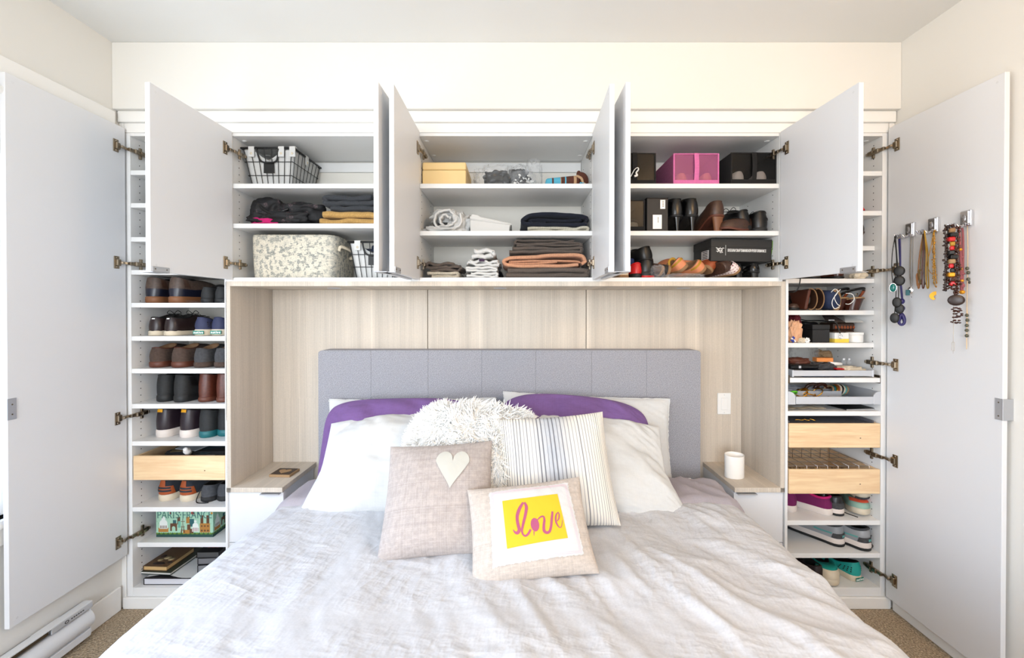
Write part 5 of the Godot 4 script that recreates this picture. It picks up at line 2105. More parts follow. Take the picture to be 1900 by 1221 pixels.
	var navy := terry("towel_navy", Color(0.075, 0.095, 0.165))
	t = thing("towel", "navy blue towel folded double on the cream cloth", "towel", Vector3(X(1032), s2 + 0.0275, 0))
	st = mk()
	var w := 0.155
	fold_band(st, [[-w * 0.3, 0.02], [-w * 0.7, 0.018], [-w * 0.78, 0.03], [-w * 0.5, 0.033], [w * 0.2, 0.026], [w * 0.8, 0.036]], 0.015, -0.27, -0.045, 44, 0.003)
	fold_band(st, [[w * 0.95, 0.012], [w * 0.4, 0.008], [-w * 0.4, 0.005], [-w * 0.9, 0.012], [-w * 0.98, 0.032], [-w * 0.7, 0.055], [-w * 0.1, 0.056], [w * 0.6, 0.05], [w * 0.92, 0.044], [w * 0.97, 0.025]], 0.018, -0.28, -0.03, 45, 0.004)
	piece("folded_cloth", st, navy, t)
	# bottom shelf
	var taupe := terry("towel_taupe", Color(0.43, 0.38, 0.345))
	var knit := terry("towel_knit", Color(0.88, 0.84, 0.76))
	var g := "towels stacked on the bottom shelf"
	folded("towel", "cream knitted towel at the bottom of the small left stack", knit, X(787), X(850), s3, 0.03, 2, -0.25, -0.03, 51, 0.002, g)
	folded("towel", "small brown towel on top of the cream knitted one", taupe, X(786), X(853), s3 + 0.032, 0.042, 3, -0.25, -0.035, 52, 0.01, g)
	folded("towel", "white towel at the bottom of the middle stack", wt, X(855), X(923), s3, 0.026, 2, -0.25, -0.025, 53, 0.006, g)
	folded("towel", "second white towel from the bottom of the middle stack", wt, X(859), X(922), s3 + 0.028, 0.026, 2, -0.25, -0.03, 54, 0.006, g)
	t = folded("towel", "white towel with a small dark purple label, third in the middle stack", wt, X(852), X(926), s3 + 0.0565, 0.03, 2, -0.25, -0.04, 55, 0.014, g)
	var lb := mk()
	box(lb, Vector3(0.026, 0.012, 0.0015), Vector3(0.01, 0.027, -0.032), 0.0005)
	piece("label", lb, mat("label_plum", Color(0.22, 0.14, 0.24), 0.8), t)
	folded("towel", "white towel rolled open on top of the middle stack", wt, X(863), X(918), s3 + 0.092, 0.045, 2, -0.25, -0.03, 56, 0.008, g)
	folded("towel", "dark grey cloth squeezed behind the white stack", terry("cloth_slate", Color(0.16, 0.16, 0.18)), X(870), X(930), s3, 0.055, 2, -0.34, -0.255, 57, 0.006, g)
	folded("towel", "thick brown towel at the bottom of the big right stack", taupe, X(933), X(1095), s3, 0.048, 2, -0.30, -0.025, 58, 0.005, g)
	var peach := terry("towel_peach", Color(0.93, 0.68, 0.53))
	t = thing("towel", "peach bath towel folded between brown towels", "towel", Vector3(X(1011), s3 + 0.0495, 0), 0.0, g)
	w = 0.198
	st = mk()
	fold_band(st, [[w * 0.3, 0.026], [-w * 0.7, 0.020], [-w * 0.82, 0.028], [-w * 0.72, 0.032], [0.0, 0.032], [w * 0.75, 0.030], [w * 0.84, 0.022]], 0.009, -0.29, -0.04, 59, 0.003)
	fold_band(st, [[w * 0.8, 0.012], [w * 0.3, 0.008], [-w * 0.5, 0.008], [-w * 0.9, 0.014], [-w * 0.96, 0.030], [-w * 0.8, 0.047], [-w * 0.3, 0.048], [w * 0.1, 0.056], [w * 0.6, 0.06], [w * 0.9, 0.052], [w * 0.97, 0.032], [w * 0.88, 0.018]], 0.016, -0.30, -0.025, 60, 0.004)
	piece("folded_cloth", st, peach, t)
	folded("towel", "brown towel on the peach one, folded wide", taupe, X(935), X(1084), s3 + 0.118, 0.032, 2, -0.30, -0.045, 61, 0.006, g)
	folded("towel", "narrow brown towel at the very top of the big stack", taupe, X(955), X(1082), s3 + 0.152, 0.03, 3, -0.29, -0.05, 62, 0.008, g)


func sock_toy(y: float) -> void:
	var t := thing("sock_toy", "stuffed brown and sky blue striped knitted toy lying on the top shelf", "toy", Vector3(0, y + 0.0006, -0.07))
	var tone := {"s": mat("knit_sky", Color(0.33, 0.66, 0.76), 0.9), "b": mat("knit_brown", Color(0.34, 0.18, 0.12), 0.9), "t": mat("knit_sand", Color(0.72, 0.58, 0.44), 0.9)}
	var cuts := [[0.0, 0.22, "s"], [0.22, 0.27, "b"], [0.27, 0.47, "s"], [0.47, 0.49, "t"], [0.49, 0.60, "b"], [0.60, 0.64, "s"], [0.64, 0.86, "b"], [0.86, 0.94, "t"], [0.94, 1.0, "b"]]
	var xa := X(1010, -0.07)
	var xb := X(1072, -0.07)
	for c in cuts:
		var st := mk()
		var rows := []
		for i in 6:
			var f := lerpf(c[0], c[1], i / 5.0)
			var r := 0.021 + 0.006 * f
			if f < 0.08:
				r *= sqrt(maxf(0.02, 1.0 - pow(1.0 - f / 0.08, 2.0)))
			var row := PackedVector3Array()
			for j in 16:
				var an := TAU * j / 16
				row.append(Vector3(lerpf(xa, xb, f), r + cos(an) * r + 0.004 * f, sin(an) * r))
			rows.append(row)
		surf(st, rows, true)
		piece("stripe", st, tone[c[2]], t)
	var head := mk()
	ball(head, Vector3(xb + 0.022, 0.04, -0.01), Vector3(0.03, 0.038, 0.028), 18, Basis(Vector3.BACK, 0.35))
	ball(head, Vector3(xb + 0.006, 0.068, -0.012), Vector3(0.012, 0.018, 0.01), 12)
	piece("head", head, tone.b, t)
	var ribbon := mk()
	tube(ribbon, smooth_path([Vector3(xb - 0.008, 0.05, 0.02), Vector3(xb + 0.012, 0.035, 0.03), Vector3(xb + 0.02, 0.014, 0.028), Vector3(xb + 0.03, 0.008, 0.03)], 5), 0.006, 8)
	piece("ribbon", ribbon, tone.t, t)
	var bow := mk()
	for k in 3:
		tube(bow, smooth_path([Vector3(xb + 0.004 + k * 0.007, 0.006, 0.03), Vector3(xb + 0.007 + k * 0.007, 0.016, 0.034), Vector3(xb + 0.012 + k * 0.007, 0.006, 0.032)], 4), 0.0015, 5)
	piece("cord", bow, tone.s, t)


func shoe_bin(label: String, x0: float, x1: float, y: float, h: float, z0: float, z1: float, body: Material, trim: Material, mesh_col: Color) -> Node3D:
	var t := thing("shoe_bin", label, "box", Vector3(0, y + 0.0006, 0), 0.0, "fabric shoe bins with a clear front")
	piece("side_wall", bx(x0, x0 + 0.003, 0, h, z0, z1, 0.001), body, t)
	piece("side_wall", bx(x1 - 0.003, x1, 0, h, z0, z1, 0.001), body, t)
	piece("back_wall", bx(x0 + 0.003, x1 - 0.003, 0, h, z0, z0 + 0.003, 0.001), body, t)
	piece("floor_panel", bx(x0 + 0.003, x1 - 0.003, 0, 0.003, z0 + 0.003, z1, 0.001), body, t)
	piece("top_panel", bx(x0 + 0.003, x1 - 0.003, h - 0.003, h, z0 + 0.003, z1, 0.001), body, t)
	var e := 0.006
	for q in [["edge_binding", x0 - 0.001, x0 + e, 0.0, h + 0.001], ["edge_binding", x1 - e, x1 + 0.001, 0.0, h + 0.001], ["edge_binding", x0 + e, x1 - e, h - 0.004, h + 0.001], ["front_sill", x0 + e, x1 - e, 0.0, 0.026]]:
		piece(q[0], bx(q[1], q[2], q[3], q[4], z1 - 0.004, z1 + 0.002, 0.001), trim, t)
	var mid := (x0 + x1) / 2
	var st := mk()
	var rows := []
	for i in 9:
		var f := i / 8.0
		rows.append(PackedVector3Array([Vector3(mid - 0.011, h * (1.01 - f * 0.86), z1 + 0.003 + 0.006 * sin(PI * f)), Vector3(mid + 0.011, h * (1.01 - f * 0.86), z1 + 0.003 + 0.006 * sin(PI * f))]))
	surf(st, rows)
	piece("strap", st, trim, t)
	var m := mat("window%s" % mesh_col.to_html(), mesh_col, 0.3)
	m.transparency = BaseMaterial3D.TRANSPARENCY_ALPHA
	piece("front_window", bx(x0 + e, x1 - e, 0.026, h - 0.004, z1 - 0.002, z1 - 0.0012, 0.0), m, t)
	return t


func fill_cabinet_three() -> void:
	var s1 := Y(341)
	var s2 := Y(428.5)
	var s3 := Y(515)
	var fabric_black := woven("bin_black", Color(0.055, 0.053, 0.055), 0.4, 9.0)
	var fabric_trim := woven("bin_trim", Color(0.11, 0.105, 0.105), 0.4, 9.0)
	var pink := woven("bin_pink", Color(0.66, 0.33, 0.50), 0.2, 9.0)
	var pink_trim := woven("bin_pink_trim", Color(0.87, 0.46, 0.68), 0.15, 9.0)
	var z1 := -0.035
	shoe_bin("black fabric shoe bin half behind the open door, top shelf", X(1138, z1), X(1216, z1), s1, 0.152, -0.33, z1, fabric_black, fabric_trim, Color(0.1, 0.1, 0.1, 0.25))
	shoe_bin("pink fabric shoe bin with a pair of pink shoes inside", X(1249, z1), X(1333, z1), s1, 0.15, -0.34, z1, pink, pink_trim, Color(0.75, 0.4, 0.6, 0.3))
	shoe_bin("black fabric shoe bin holding white shoes, right end of the top shelf", X(1353, z1), X(1437, z1), s1, 0.15, -0.34, z1 + 0.012, fabric_black, fabric_trim, Color(0.1, 0.1, 0.1, 0.22))
	var low := {"L": 0.235, "W": 0.08, "sole": 0.014, "hc": 0.066, "hf": 0.05, "c1": 0.55, "toe_h": 0.04, "cw": 0.72}
	shoe_pair("shoe", "dusty pink shoe", "inside the pink fabric bin", "shoe", merged(low, {"upper": "peach_leather", "sole_mat": "bone", "W": 0.078}), [1266, 1313], s1 + 0.004, [-0.06, -0.06], [0, 0])
	shoe_pair("shoe", "white flat shoe", "inside the black bin at the right end", "shoe", merged(low, {"W": 0.085, "hc": 0.062, "sole": 0.02, "upper": "white_rubber", "sole_mat": "bone"}), [1374, 1412], s1 + 0.016, [-0.06, -0.06], [12, -8])
	var st := mk()
	tube(st, smooth_path([Vector3(0, 0, 0), Vector3(0.016, 0.03, 0.0), Vector3(0.03, 0.04, 0.004), Vector3(0.034, 0.03, 0.006), Vector3(0.024, 0.016, 0.004), Vector3(0.03, 0.006, 0.0), Vector3(0.016, 0.0, 0.004)], 6), 0.005, 6, false, -1.0, 0.4)
	var rb := thing("ribbon", "white ribbon hanging out of the black bin behind the open door", "ribbon", P(1170, 328, -0.02))
	piece("loop", st, mats.plastic_white, rb)
	# middle shelf
	shoe_bin("black mesh shoe bin half hidden by the door, middle shelf", X(1132, z1), X(1196, z1), s2, 0.15, -0.33, z1, fabric_black, fabric_trim, Color(0.1, 0.1, 0.1, 0.35))
	shoe("shoe", "plum and grey shoe seen through the front of the black mesh bin", "shoe", merged(low, {"upper": "plum_leather", "sole_mat": "bone", "lift": 0.03, "sole": 0.02}), Vector3(X(1172, -0.07), s2 + 0.004, -0.19), 5)
	var bxm := mat("carton_black", Color(0.085, 0.08, 0.085), 0.55)
	var t := thing("shoe_box", "upright black cardboard shoe box with two white stickers", "box", Vector3(X(1219.5, -0.03), s2 + 0.0006, -0.03))
	piece("body", bx(-0.050, 0.050, 0, 0.158, -0.29, 0.0, 0.002), bxm, t)
	piece("lid", bx(-0.0515, 0.0515, 0.158, 0.161, -0.291, 0.0015, 0.001), bxm, t)
	piece("sticker", bx(0.013, 0.036, 0.108, 0.150, 0.0003, 0.001, 0.0), mats.plastic_white, t)
	piece("sticker", bx(-0.022, 0.02, 0.014, 0.08, 0.0003, 0.001, 0.0), mats.plastic_white, t)
	var bars := mk()
	for k in 9:
		box(bars, Vector3(0.004, 0.0016, 0.0006), Vector3(0.003, 0.044 + k * 0.003, 0.0012), 0.0)
		box(bars, Vector3(0.008, 0.0012, 0.0006), Vector3(0.026, 0.118 + k * 0.0032, 0.0012), 0.0)
	piece("bar_code", bars, mats.black, t).set_meta("kind", "stuff")
	var boot := {"L": 0.245, "W": 0.09, "sole": 0.012, "shell": 0.012, "lift": 0.07, "hc": 0.160, "hf": 0.165, "c1": 0.40, "toe_h": 0.04, "cw": 0.66, "hw": 0.74, "rim": 0.0015, "dip": 0.0}
	var p := merged(boot, {"upper": "patent_black", "sole_mat": "black", "heel": [0.42, 0.14, 0.09, 0.04, "patent_black"]})
	mats.patent_black.roughness = 0.25
	shoe_pair("boot", "shiny black ankle boot", "with a slim high heel beside the black shoe box", "boot", p, [1258, 1286], s2, [-0.035, -0.03], [4, 2])
	p = merged(boot, {"upper": "brown_leather", "sole_mat": "stacked_brown", "hc": 0.148, "hf": 0.12, "W": 0.094, "heel": [0.66, 0.4, 0.13, 0.1, "wood_heel"]})
	shoe("ankle_boot", "brown leather ankle boot with a curved wooden heel, left one, tall and upright", "boot", p, Vector3(X(1328, -0.03), s2 + 0.0006, -0.15), 8)
	shoe("ankle_boot", "brown leather ankle boot turned sideways behind the black lace-up shoe", "boot", merged(p, {"hc": 0.085, "hf": 0.07, "lift": 0.03, "laces": "black"}), Vector3(X(1366, -0.1), s2 + 0.0006, -0.08), 120)
	var lace := {"L": 0.25, "W": 0.092, "sole": 0.022, "hc": 0.098, "hf": 0.115, "c1": 0.42, "toe_h": 0.045, "cw": 0.7, "rim": 0.004, "upper": "black_leather", "sole_mat": "dark_rubber", "laces": "black"}
	shoe("shoe", "black leather lace-up ankle shoe leaning over the brown ankle boot", "shoe", merged(lace, {"W": 0.098}), Vector3(X(1379, -0.06), s2 + 0.012, -0.17), 6).rotation.z = 0.16
	shoe("shoe", "black leather ankle shoe standing alone at the right end of the middle shelf", "shoe", merged(lace, {"hc": 0.1, "hf": 0.102, "W": 0.1, "patches": [["strap", -1.2, 1.2, 0.5, 0.62, 0.003, "black"]]}), Vector3(X(1414, -0.03), s2 + 0.0006, -0.16), 2)
	# bottom shelf, a heap of flats and sandals
	var flat := {"L": 0.235, "W": 0.078, "sole": 0.012, "hc": 0.055, "hf": 0.03, "c1": 0.66, "toe_h": 0.03, "cw": 0.78, "rim": 0.002}
	var clog := {"L": 0.24, "W": 0.092, "sole": 0.03, "hc": 0.09, "hf": 0.09, "c1": 0.5, "toe_h": 0.05, "cw": 0.7, "rim": 0.003}
	shoe("clog", "black leather clog with a red stripe round its sole, standing in front", "clog", merged(clog, {"upper": "black_leather", "sole_mat": "dark_rubber", "outsole": "red_leather", "W": 0.105}), Vector3(X(1203, -0.035), s3 + 0.0006, -0.155), -2)
	shoe("clog", "black leather clog leaning on top behind the red shoe", "clog", merged(clog, {"upper": "black_leather", "sole_mat": "dark_rubber", "W": 0.1}), Vector3(X(1190, -0.10), s3 + 0.066, -0.185), 14).rotation.z = 0.14
	shoe("shoe", "bright red leather shoe with a black sole beside the front clog", "shoe", merged(clog, {"upper": "red_leather", "sole_mat": "black", "sole": 0.02, "hc": 0.072, "hf": 0.06, "W": 0.075}), Vector3(X(1181, -0.03), s3 + 0.0006, -0.15), 3)
	heap("garment", "blue cloth shoe bag tucked behind the red shoe", "bag", mats.blue_cloth, Vector3(X(1166, -0.1), s3, -0.13), Vector3(0.035, 0.058, 0.05), 71, 0.2, 1.5)
	shoe("sandal", "beige sandal at the left end of the bottom shelf, half behind the door", "sandal", merged(flat, {"upper": "bone", "sole_mat": "cork", "hc": 0.06, "lining": "lining_tan"}), Vector3(X(1158, -0.02), s3 + 0.0006, -0.14), 0)
	shoe("sandal", "brown strappy sandal standing on its edge beside the black clog", "sandal", merged(flat, {"upper": "brown_leather", "sole_mat": "cork", "lining": "lining_tan"}), Vector3(X(1228, -0.05), s3 + 0.036, -0.16), 4).rotation.z = 1.25
	shoe("sandal", "dark sandal with a cork sole on its edge, left of the mustard strap", "sandal", merged(flat, {"upper": "charcoal", "sole_mat": "cork", "lining": "lining_dark"}), Vector3(X(1243, -0.05), s3 + 0.036, -0.165), 2).rotation.z = 1.35
	heap("plastic_bag", "small clear plastic bag lying before the sandals", "bag", mats.clear_plastic, Vector3(X(1224), s3, -0.03), Vector3(0.028, 0.03, 0.02), 72, 0.4, 2.0)
	heap("plastic_bag", "flat crumpled clear plastic film along the front of the bottom shelf", "bag", mats.clear_plastic, Vector3(X(1276), s3, -0.025), Vector3(0.075, 0.01, 0.018), 73, 0.4, 2.4)
	var sandal := {"L": 0.235, "W": 0.082, "sole": 0.014, "hc": 0.062, "hf": 0.05, "c1": 0.5, "toe_h": 0.045, "cw": 0.74, "upper": "peach_leather", "sole_mat": "cork", "lining": "lining_tan", "patches": [["heel_strap", -1.1, 1.1, 0.66, 0.86, 0.003, "mustard"]]}
	shoe("sandal", "peach leather sandal with a mustard strap, left one, on its side", "sandal", sandal, Vector3(X(1263, -0.05), s3 + 0.044, -0.15), 10).rotation.z = 0.75
	shoe("sandal", "peach leather sandal with a mustard strap, right one, lower", "sandal", sandal, Vector3(X(1290, -0.04), s3 + 0.038, -0.15), 26).rotation.z = 0.9
	st = mk()
	tube(st, smooth_path([Vector3(-0.02, -0.005, 0), Vector3(-0.022, 0.02, 0), Vector3(-0.004, 0.034, 0), Vector3(0.014, 0.02, 0), Vector3(0.03, 0.008, 0)], 6), 0.006, 8, false, -1.0, 0.5)
	rb = thing("sandal_strap", "mustard yellow slingback strap standing up above the peach sandals", "strap", P(1250, 493, -0.07))
	piece("strap", st, mats.mustard, rb)
	shoe("loafer", "cognac leather loafer lying on its side under the dark box", "shoe", merged(flat, {"upper": "cognac", "sole_mat": "cork", "hc": 0.06, "toe_h": 0.04}), Vector3(X(1306, -0.05), s3 + 0.04, -0.16), 14).rotation.z = -0.7
	shoe("sandal", "flat sandal showing its round brown sole to the room", "sandal", merged(flat, {"upper": "brown_leather", "sole_mat": "brown_leather", "lining": "lining_tan"}), Vector3(X(1322, -0.05), s3 + 0.046, -0.12), 20).rotation.z = -1.25
	var dots := mat("polka", Color(1, 1, 1), 0.6)
	dots.albedo_texture = image_tex(64, 64, func(x: int, y: int) -> Color:
		var a := Vector2(fposmod(x, 32) - 16, fposmod(y, 32) - 16).length()
		return Color(0.45, 0.08, 0.14) if a < 7 else Color(0.90, 0.84, 0.82))
	triplanar(dots, Vector3.ONE * 34.0)
	shoe("flat_shoe", "white ballet flat with dark red polka dots and a tan sole", "shoe", merged(flat, {"upper": "polka", "sole_mat": "cork"}), Vector3(X(1349, -0.05), s3 + 0.034, -0.14), 28).rotation.z = 0.95
	shoe_pair("pump", "black leather pump", "lying under the dark grey shoe box", "shoe", merged(flat, {"upper": "patent_black", "sole_mat": "black", "hc": 0.068, "lift": 0.02, "shell": 0.01, "heel": [0.5, 0.4, 0.1, 0.09, "black"]}), [1374, 1402], s3, [-0.04, -0.035], [14, -4])
	carton()


func carton() -> void:
	# the big dark grey shoe box that lies askew on the shoes
	var s3 := Y(515)
	var m := mat("carton_grey", Color(0.13, 0.127, 0.125), 0.6)
	var pr := P(1431, 487, -0.05)
	var w := 0.288
	var h := 0.107
	var t := thing("shoe_box", "long dark grey shoe box with white lettering lying askew on the shoes", "box", Vector3(pr.x - w / 2, pr.y + 0.004, -0.05))
	t.rotation.z = -0.02
	piece("body", bx(-w / 2, w / 2, 0.0, h - 0.016, -0.20, 0.0, 0.002), m, t)
	piece("lid", bx(-w / 2 - 0.0015, w / 2 + 0.0015, h - 0.04, h, -0.2015, 0.0015, 0.002), m, t)
	var txt := show_mesh("lettering", text_mesh("DESIGN/CRAFTSMANSHIP/PERFORMANCE", 0.014), mats.plastic_white, t)
	var bb := txt.get_aabb()
	txt.scale = Vector3(0.182 / bb.size.x, 1, 1)
	txt.position = Vector3(0.025, 0.052, 0.002)
	piece("divider_line", bx(-0.0765, -0.0755, 0.028, 0.076, 0.0018, 0.0024, 0.0), mats.plastic_white, t)
	# the bird skeleton mark, drawn in short bones
	var st := mk()
	for b in [[[-0.02, 0.011], [-0.008, 0.006], [0.002, 0.004], [0.012, 0.009], [0.019, 0.008]], [[-0.016, 0.004], [-0.006, -0.002], [0.004, -0.004], [0.01, 0.002], [0.004, 0.006]], [[-0.018, -0.006], [-0.008, -0.006], [0.0, -0.003]], [[0.003, -0.004], [-0.001, -0.011], [0.006, -0.013]], [[0.009, 0.0], [0.008, -0.009], [0.013, -0.012]], [[-0.012, 0.008], [-0.006, 0.0], [-0.012, -0.011]], [[-0.004, 0.005], [0.001, 0.012]]]:
		var pts := []
		for q in b:
			pts.append(Vector3(-0.102 + q[0], 0.053 + q[1], 0.002))
		tube(st, smooth_path(pts, 3), 0.0016, 5)
	piece("bird_mark", st, mats.plastic_white, t)
	# the end that faces left: a second panel, its label
	piece("end_label", bx(-w / 2 - 0.0022, -w / 2 - 0.0016, 0.012, 0.055, -0.10, -0.02, 0.0), mats.plastic_white, t)
	var bars := mk()
	for k in 5:
		box(bars, Vector3(0.0006, 0.004, 0.06), Vector3(-w / 2 - 0.0024, 0.018 + k * 0.008, -0.06), 0.0)
	piece("label_print", bars, mats.charcoal, t).set_meta("kind", "stuff")
	var ribbon := mk()
	tube(ribbon, smooth_path([Vector3(w / 2 + 0.002, 0.03, -0.01), Vector3(w / 2 + 0.004, 0.07, 0.0), Vector3(w / 2 + 0.003, 0.1, 0.002), Vector3(w / 2 + 0.012, 0.085, 0.006)], 5), 0.003, 6, false, -1.0, 0.4)
	piece("tissue_edge", ribbon, mats.lime, t)
	txt = null


# ---------------------------------------------------------------- right column

func fill_right_column() -> void:
	shoe_materials()
	var low := {"L": 0.25, "W": 0.09, "sole": 0.02, "hc": 0.07, "hf": 0.075, "c1": 0.48, "toe_h": 0.042, "cw": 0.68, "rim": 0.002}
	var flat := {"L": 0.235, "W": 0.078, "sole": 0.012, "hc": 0.055, "hf": 0.03, "c1": 0.66, "toe_h": 0.03, "cw": 0.78, "rim": 0.002}
	# shelves behind the open wall cabinet door
	shoe("flat_shoe", "dark red flat shoe peeking past the door on the second shelf, right column", "shoe", merged(flat, {"upper": "red_patent", "sole_mat": "chestnut_gloss", "hc": 0.03, "hf": 0.025}), Vector3(X(1600, -0.05), Y(391.5) + 0.0006, -0.17), 0)
	shoe("pump", "black wedge pump with a brown heel on the third shelf, right column", "shoe", merged(flat, {"upper": "patent_black", "sole_mat": "chestnut_gloss", "lift": 0.065, "hc": 0.12, "hf": 0.06, "shell": 0.012, "heel": [0.75, 0.3, 0.2, 0.1, "chestnut_gloss"]}), Vector3(X(1597, -0.09), Y(456.5, -0.04) + 0.0006, -0.205), 0)
	shoe_pair("pump", "glossy brown pump", "lying under the open door on the fourth shelf, right column", "shoe", merged(flat, {"upper": "chestnut_gloss", "sole_mat": "black", "hc": 0.05}), [1520, 1562], Y(517, -0.04), [-0.06, -0.06], [30, 12])
	heap("cloth_pouch", "small cream cloth pouch beside the glossy brown pumps, right column", "pouch", mats.bone, Vector3(X(1598, -0.06), Y(517, -0.04), -0.08), Vector3(0.03, 0.022, 0.03), 81, 0.25, 1.6)
	var st := mk()
	tube(st, smooth_path([P(1485, 512, 0.0), P(1483, 528, -0.01), P(1477, 540, -0.02), P(1464, 541, -0.05), P(1440, 530, -0.2)], 6), 0.0028, 6)
	var t := thing("cable", "thin black cable hanging down from the niche corner into the right column", "cable")
	piece("wire", st, mats.black, t)
	# sandals and clogs
	var s := Y(576, -0.04)
	shoe("pump", "black leather high heel lying at the left of the clog shelf", "shoe", merged(flat, {"upper": "black_leather", "sole_mat": "black", "lift": 0.05, "shell": 0.01, "hc": 0.09, "hf": 0.05, "heel": [0.4, 0.16, 0.1, 0.05, "black"]}), Vector3(X(1483, -0.09), s + 0.006, -0.2), -24).rotation.z = 0.3
	shoe("sandal", "dark sandal with a teal insole lying under the black heel", "sandal", merged(flat, {"upper": "brown_leather", "sole_mat": "black", "lining": "teal_rubber", "hc": 0.03}), Vector3(X(1482, -0.07), s + 0.0006, -0.17), -14)
	t = thing("sandal", "brown leather sandal on its side with two wide curved straps", "sandal", Vector3(X(1507, -0.09), s + 0.0006, -0.09))
	st = mk()
	for k in 2:
		var rows := []
		for i in 13:
			var an := lerpf(-1.9, 1.9, i / 12.0)
			rows.append(PackedVector3Array([Vector3(k * 0.026 + 0.03 * cos(an) - 0.02, 0.054 + 0.05 * sin(an), 0.02 + k * 0.01), Vector3(k * 0.026 + 0.03 * cos(an) - 0.02, 0.054 + 0.05 * sin(an), -0.03 + k * 0.01)]))
		surf(st, rows)
	piece("strap", st, mats.brown_leather, t)
	st = mk()
	for k in 2:
		var pts := []
		for i in 13:
			var an := lerpf(-1.9, 1.9, i / 12.0)
			pts.append(Vector3(k * 0.026 + 0.03 * cos(an) - 0.02, 0.054 + 0.05 * sin(an), 0.02 + k * 0.01))
		tube(st, pts, 0.0028, 6)
	piece("strap_edge", st, mats.cork, t)
	st = mk()
	box(st, Vector3(0.014, 0.1, 0.2), Vector3(-0.026, 0.052, -0.09), 0.006, Basis(Vector3.BACK, -0.2))
	piece("sole", st, mats.stacked_brown, t)
	t = thing("mule", "dark blue mule on its side with a tan rim and white elastic strings", "shoe", Vector3(X(1541, -0.08), s + 0.0006, -0.08))
	st = mk()
	lathe(st, [Vector2(0.0, 0.03), Vector2(0.03, 0.028), Vector2(0.042, 0.0), Vector2(0.044, -0.06), Vector2(0.03, -0.1), Vector2(0, -0.11)], 24, Vector3.ZERO, 0.72, 1.12)
	var mi := piece("upper", st, mats.insole_navy, t)
	mi.transform = Transform3D(Basis(Vector3.RIGHT, PI / 2) * Basis(Vector3.UP, 0.2), Vector3(-0.01, 0.05, 0.02))
	st = mk()
	var ring := []
	for i in 24:
		var an := TAU * i / 24
		ring.append(Vector3(0.012 + 0.026 * cos(an), 0.05 + 0.047 * sin(an), 0.02 - 0.012 * cos(an)))
	tube(st, ring, 0.006, 8, true)
	piece("rim", st, mats.crepe, t)
	st = mk()
	tube(st, smooth_path([Vector3(-0.034, 0.085, 0.05), Vector3(-0.02, 0.1, 0.055), Vector3(-0.008, 0.085, 0.056), Vector3(-0.03, 0.055, 0.058), Vector3(-0.034, 0.03, 0.056), Vector3(-0.022, 0.008, 0.056), Vector3(0.0, 0.016, 0.056)], 6), 0.0016, 6)
	tube(st, smooth_path([Vector3(0.01, 0.098, 0.05), Vector3(-0.012, 0.08, 0.056), Vector3(-0.024, 0.06, 0.057), Vector3(-0.012, 0.032, 0.057), Vector3(0.004, 0.02, 0.056)], 6), 0.0016, 6)
	tube(st, smooth_path([Vector3(0.035, 0.08, 0.05), Vector3(0.058, 0.075, 0.06), Vector3(0.066, 0.05, 0.06), Vector3(0.05, 0.03, 0.055), Vector3(0.034, 0.03, 0.05)], 6), 0.0016, 6)
	piece("strings", st, mats.plastic_white, t)
	for q in [[1561.0, -0.10, "left clog sandal with a glossy brown heel and slingback, behind the blue mule"], [1590.0, -0.075, "right clog sandal with a glossy brown heel and slingback, at the shelf end"]]:
		clog_sandal(q[2], Vector3(X(q[0], q[1]), s + 0.0006, q[1]))
	accessories(Y(636.5, -0.04))
	tray_contents()
	# sneakers under the drawers
	s = Y(967.5)
	var run := {"L": 0.27, "W": 0.096, "sole": 0.03, "hc": 0.09, "hf": 0.10, "c1": 0.46, "toe_h": 0.05, "cw": 0.68, "rim": 0.004, "spring": 0.014}
	shoe("sneaker", "magenta sneaker cut off by the left edge of the shelf, right column", "sneaker", merged(run, {"upper": "magenta_mesh", "sole_mat": "white_rubber", "laces": "plum_leather"}), Vector3(X(1473, -0.09), s + 0.0006, -0.215), -4)
	shoe("sneaker", "magenta sneaker with a lime green lining turned sideways, beside its cut-off twin", "sneaker", merged(run, {"upper": "magenta_mesh", "sole_mat": "white_rubber", "lining": "lime", "rim_mat": "hot_pink", "rim": 0.006, "hc": 0.085, "patches": [["heel_strap", -0.16, 0.16, 0.6, 1.0, 0.003, "plum_leather"]]}), Vector3(X(1514, -0.06), s + 0.0006, -0.165), 34)
	shoe("sneaker", "black running shoe behind the other black one, partly hidden", "sneaker", merged(run, {"upper": "black_leather", "sole_mat": "white_rubber", "patches": [["heel_panel", -0.8, 0.8, 0.08, 0.5, 0.002, "suede_grey"]]}), Vector3(X(1528, -0.10), s + 0.0006, -0.215), 8)
	shoe("sneaker", "black running shoe with a grey heel panel in the middle of the shelf", "sneaker", merged(run, {"upper": "black_leather", "sole_mat": "white_rubber", "outsole": "dark_rubber", "patches": [["heel_panel", -0.9, 0.9, 0.06, 0.5, 0.002, "suede_grey"]]}), Vector3(X(1549, -0.05), s + 0.0006, -0.175), 14)
	shoe("plimsoll", "mint canvas shoe with a coral printed toe pointing to the front", "shoe", merged(run, {"sole": 0.024, "hc": 0.07, "hf": 0.06, "toe_h": 0.038, "W": 0.092, "upper": "mint_canvas", "sole_mat": "bone", "laces": "insole_navy", "patches": [["printed_panel", PI - 0.75, PI + 0.75, 0.32, 0.55, 0.002, "coral"], ["toe_cap", PI - 0.9, PI + 0.9, 0.02, 0.3, 0.002, "mint_canvas"]]}), Vector3(X(1596, -0.12), s + 0.0006, -0.155), 160)
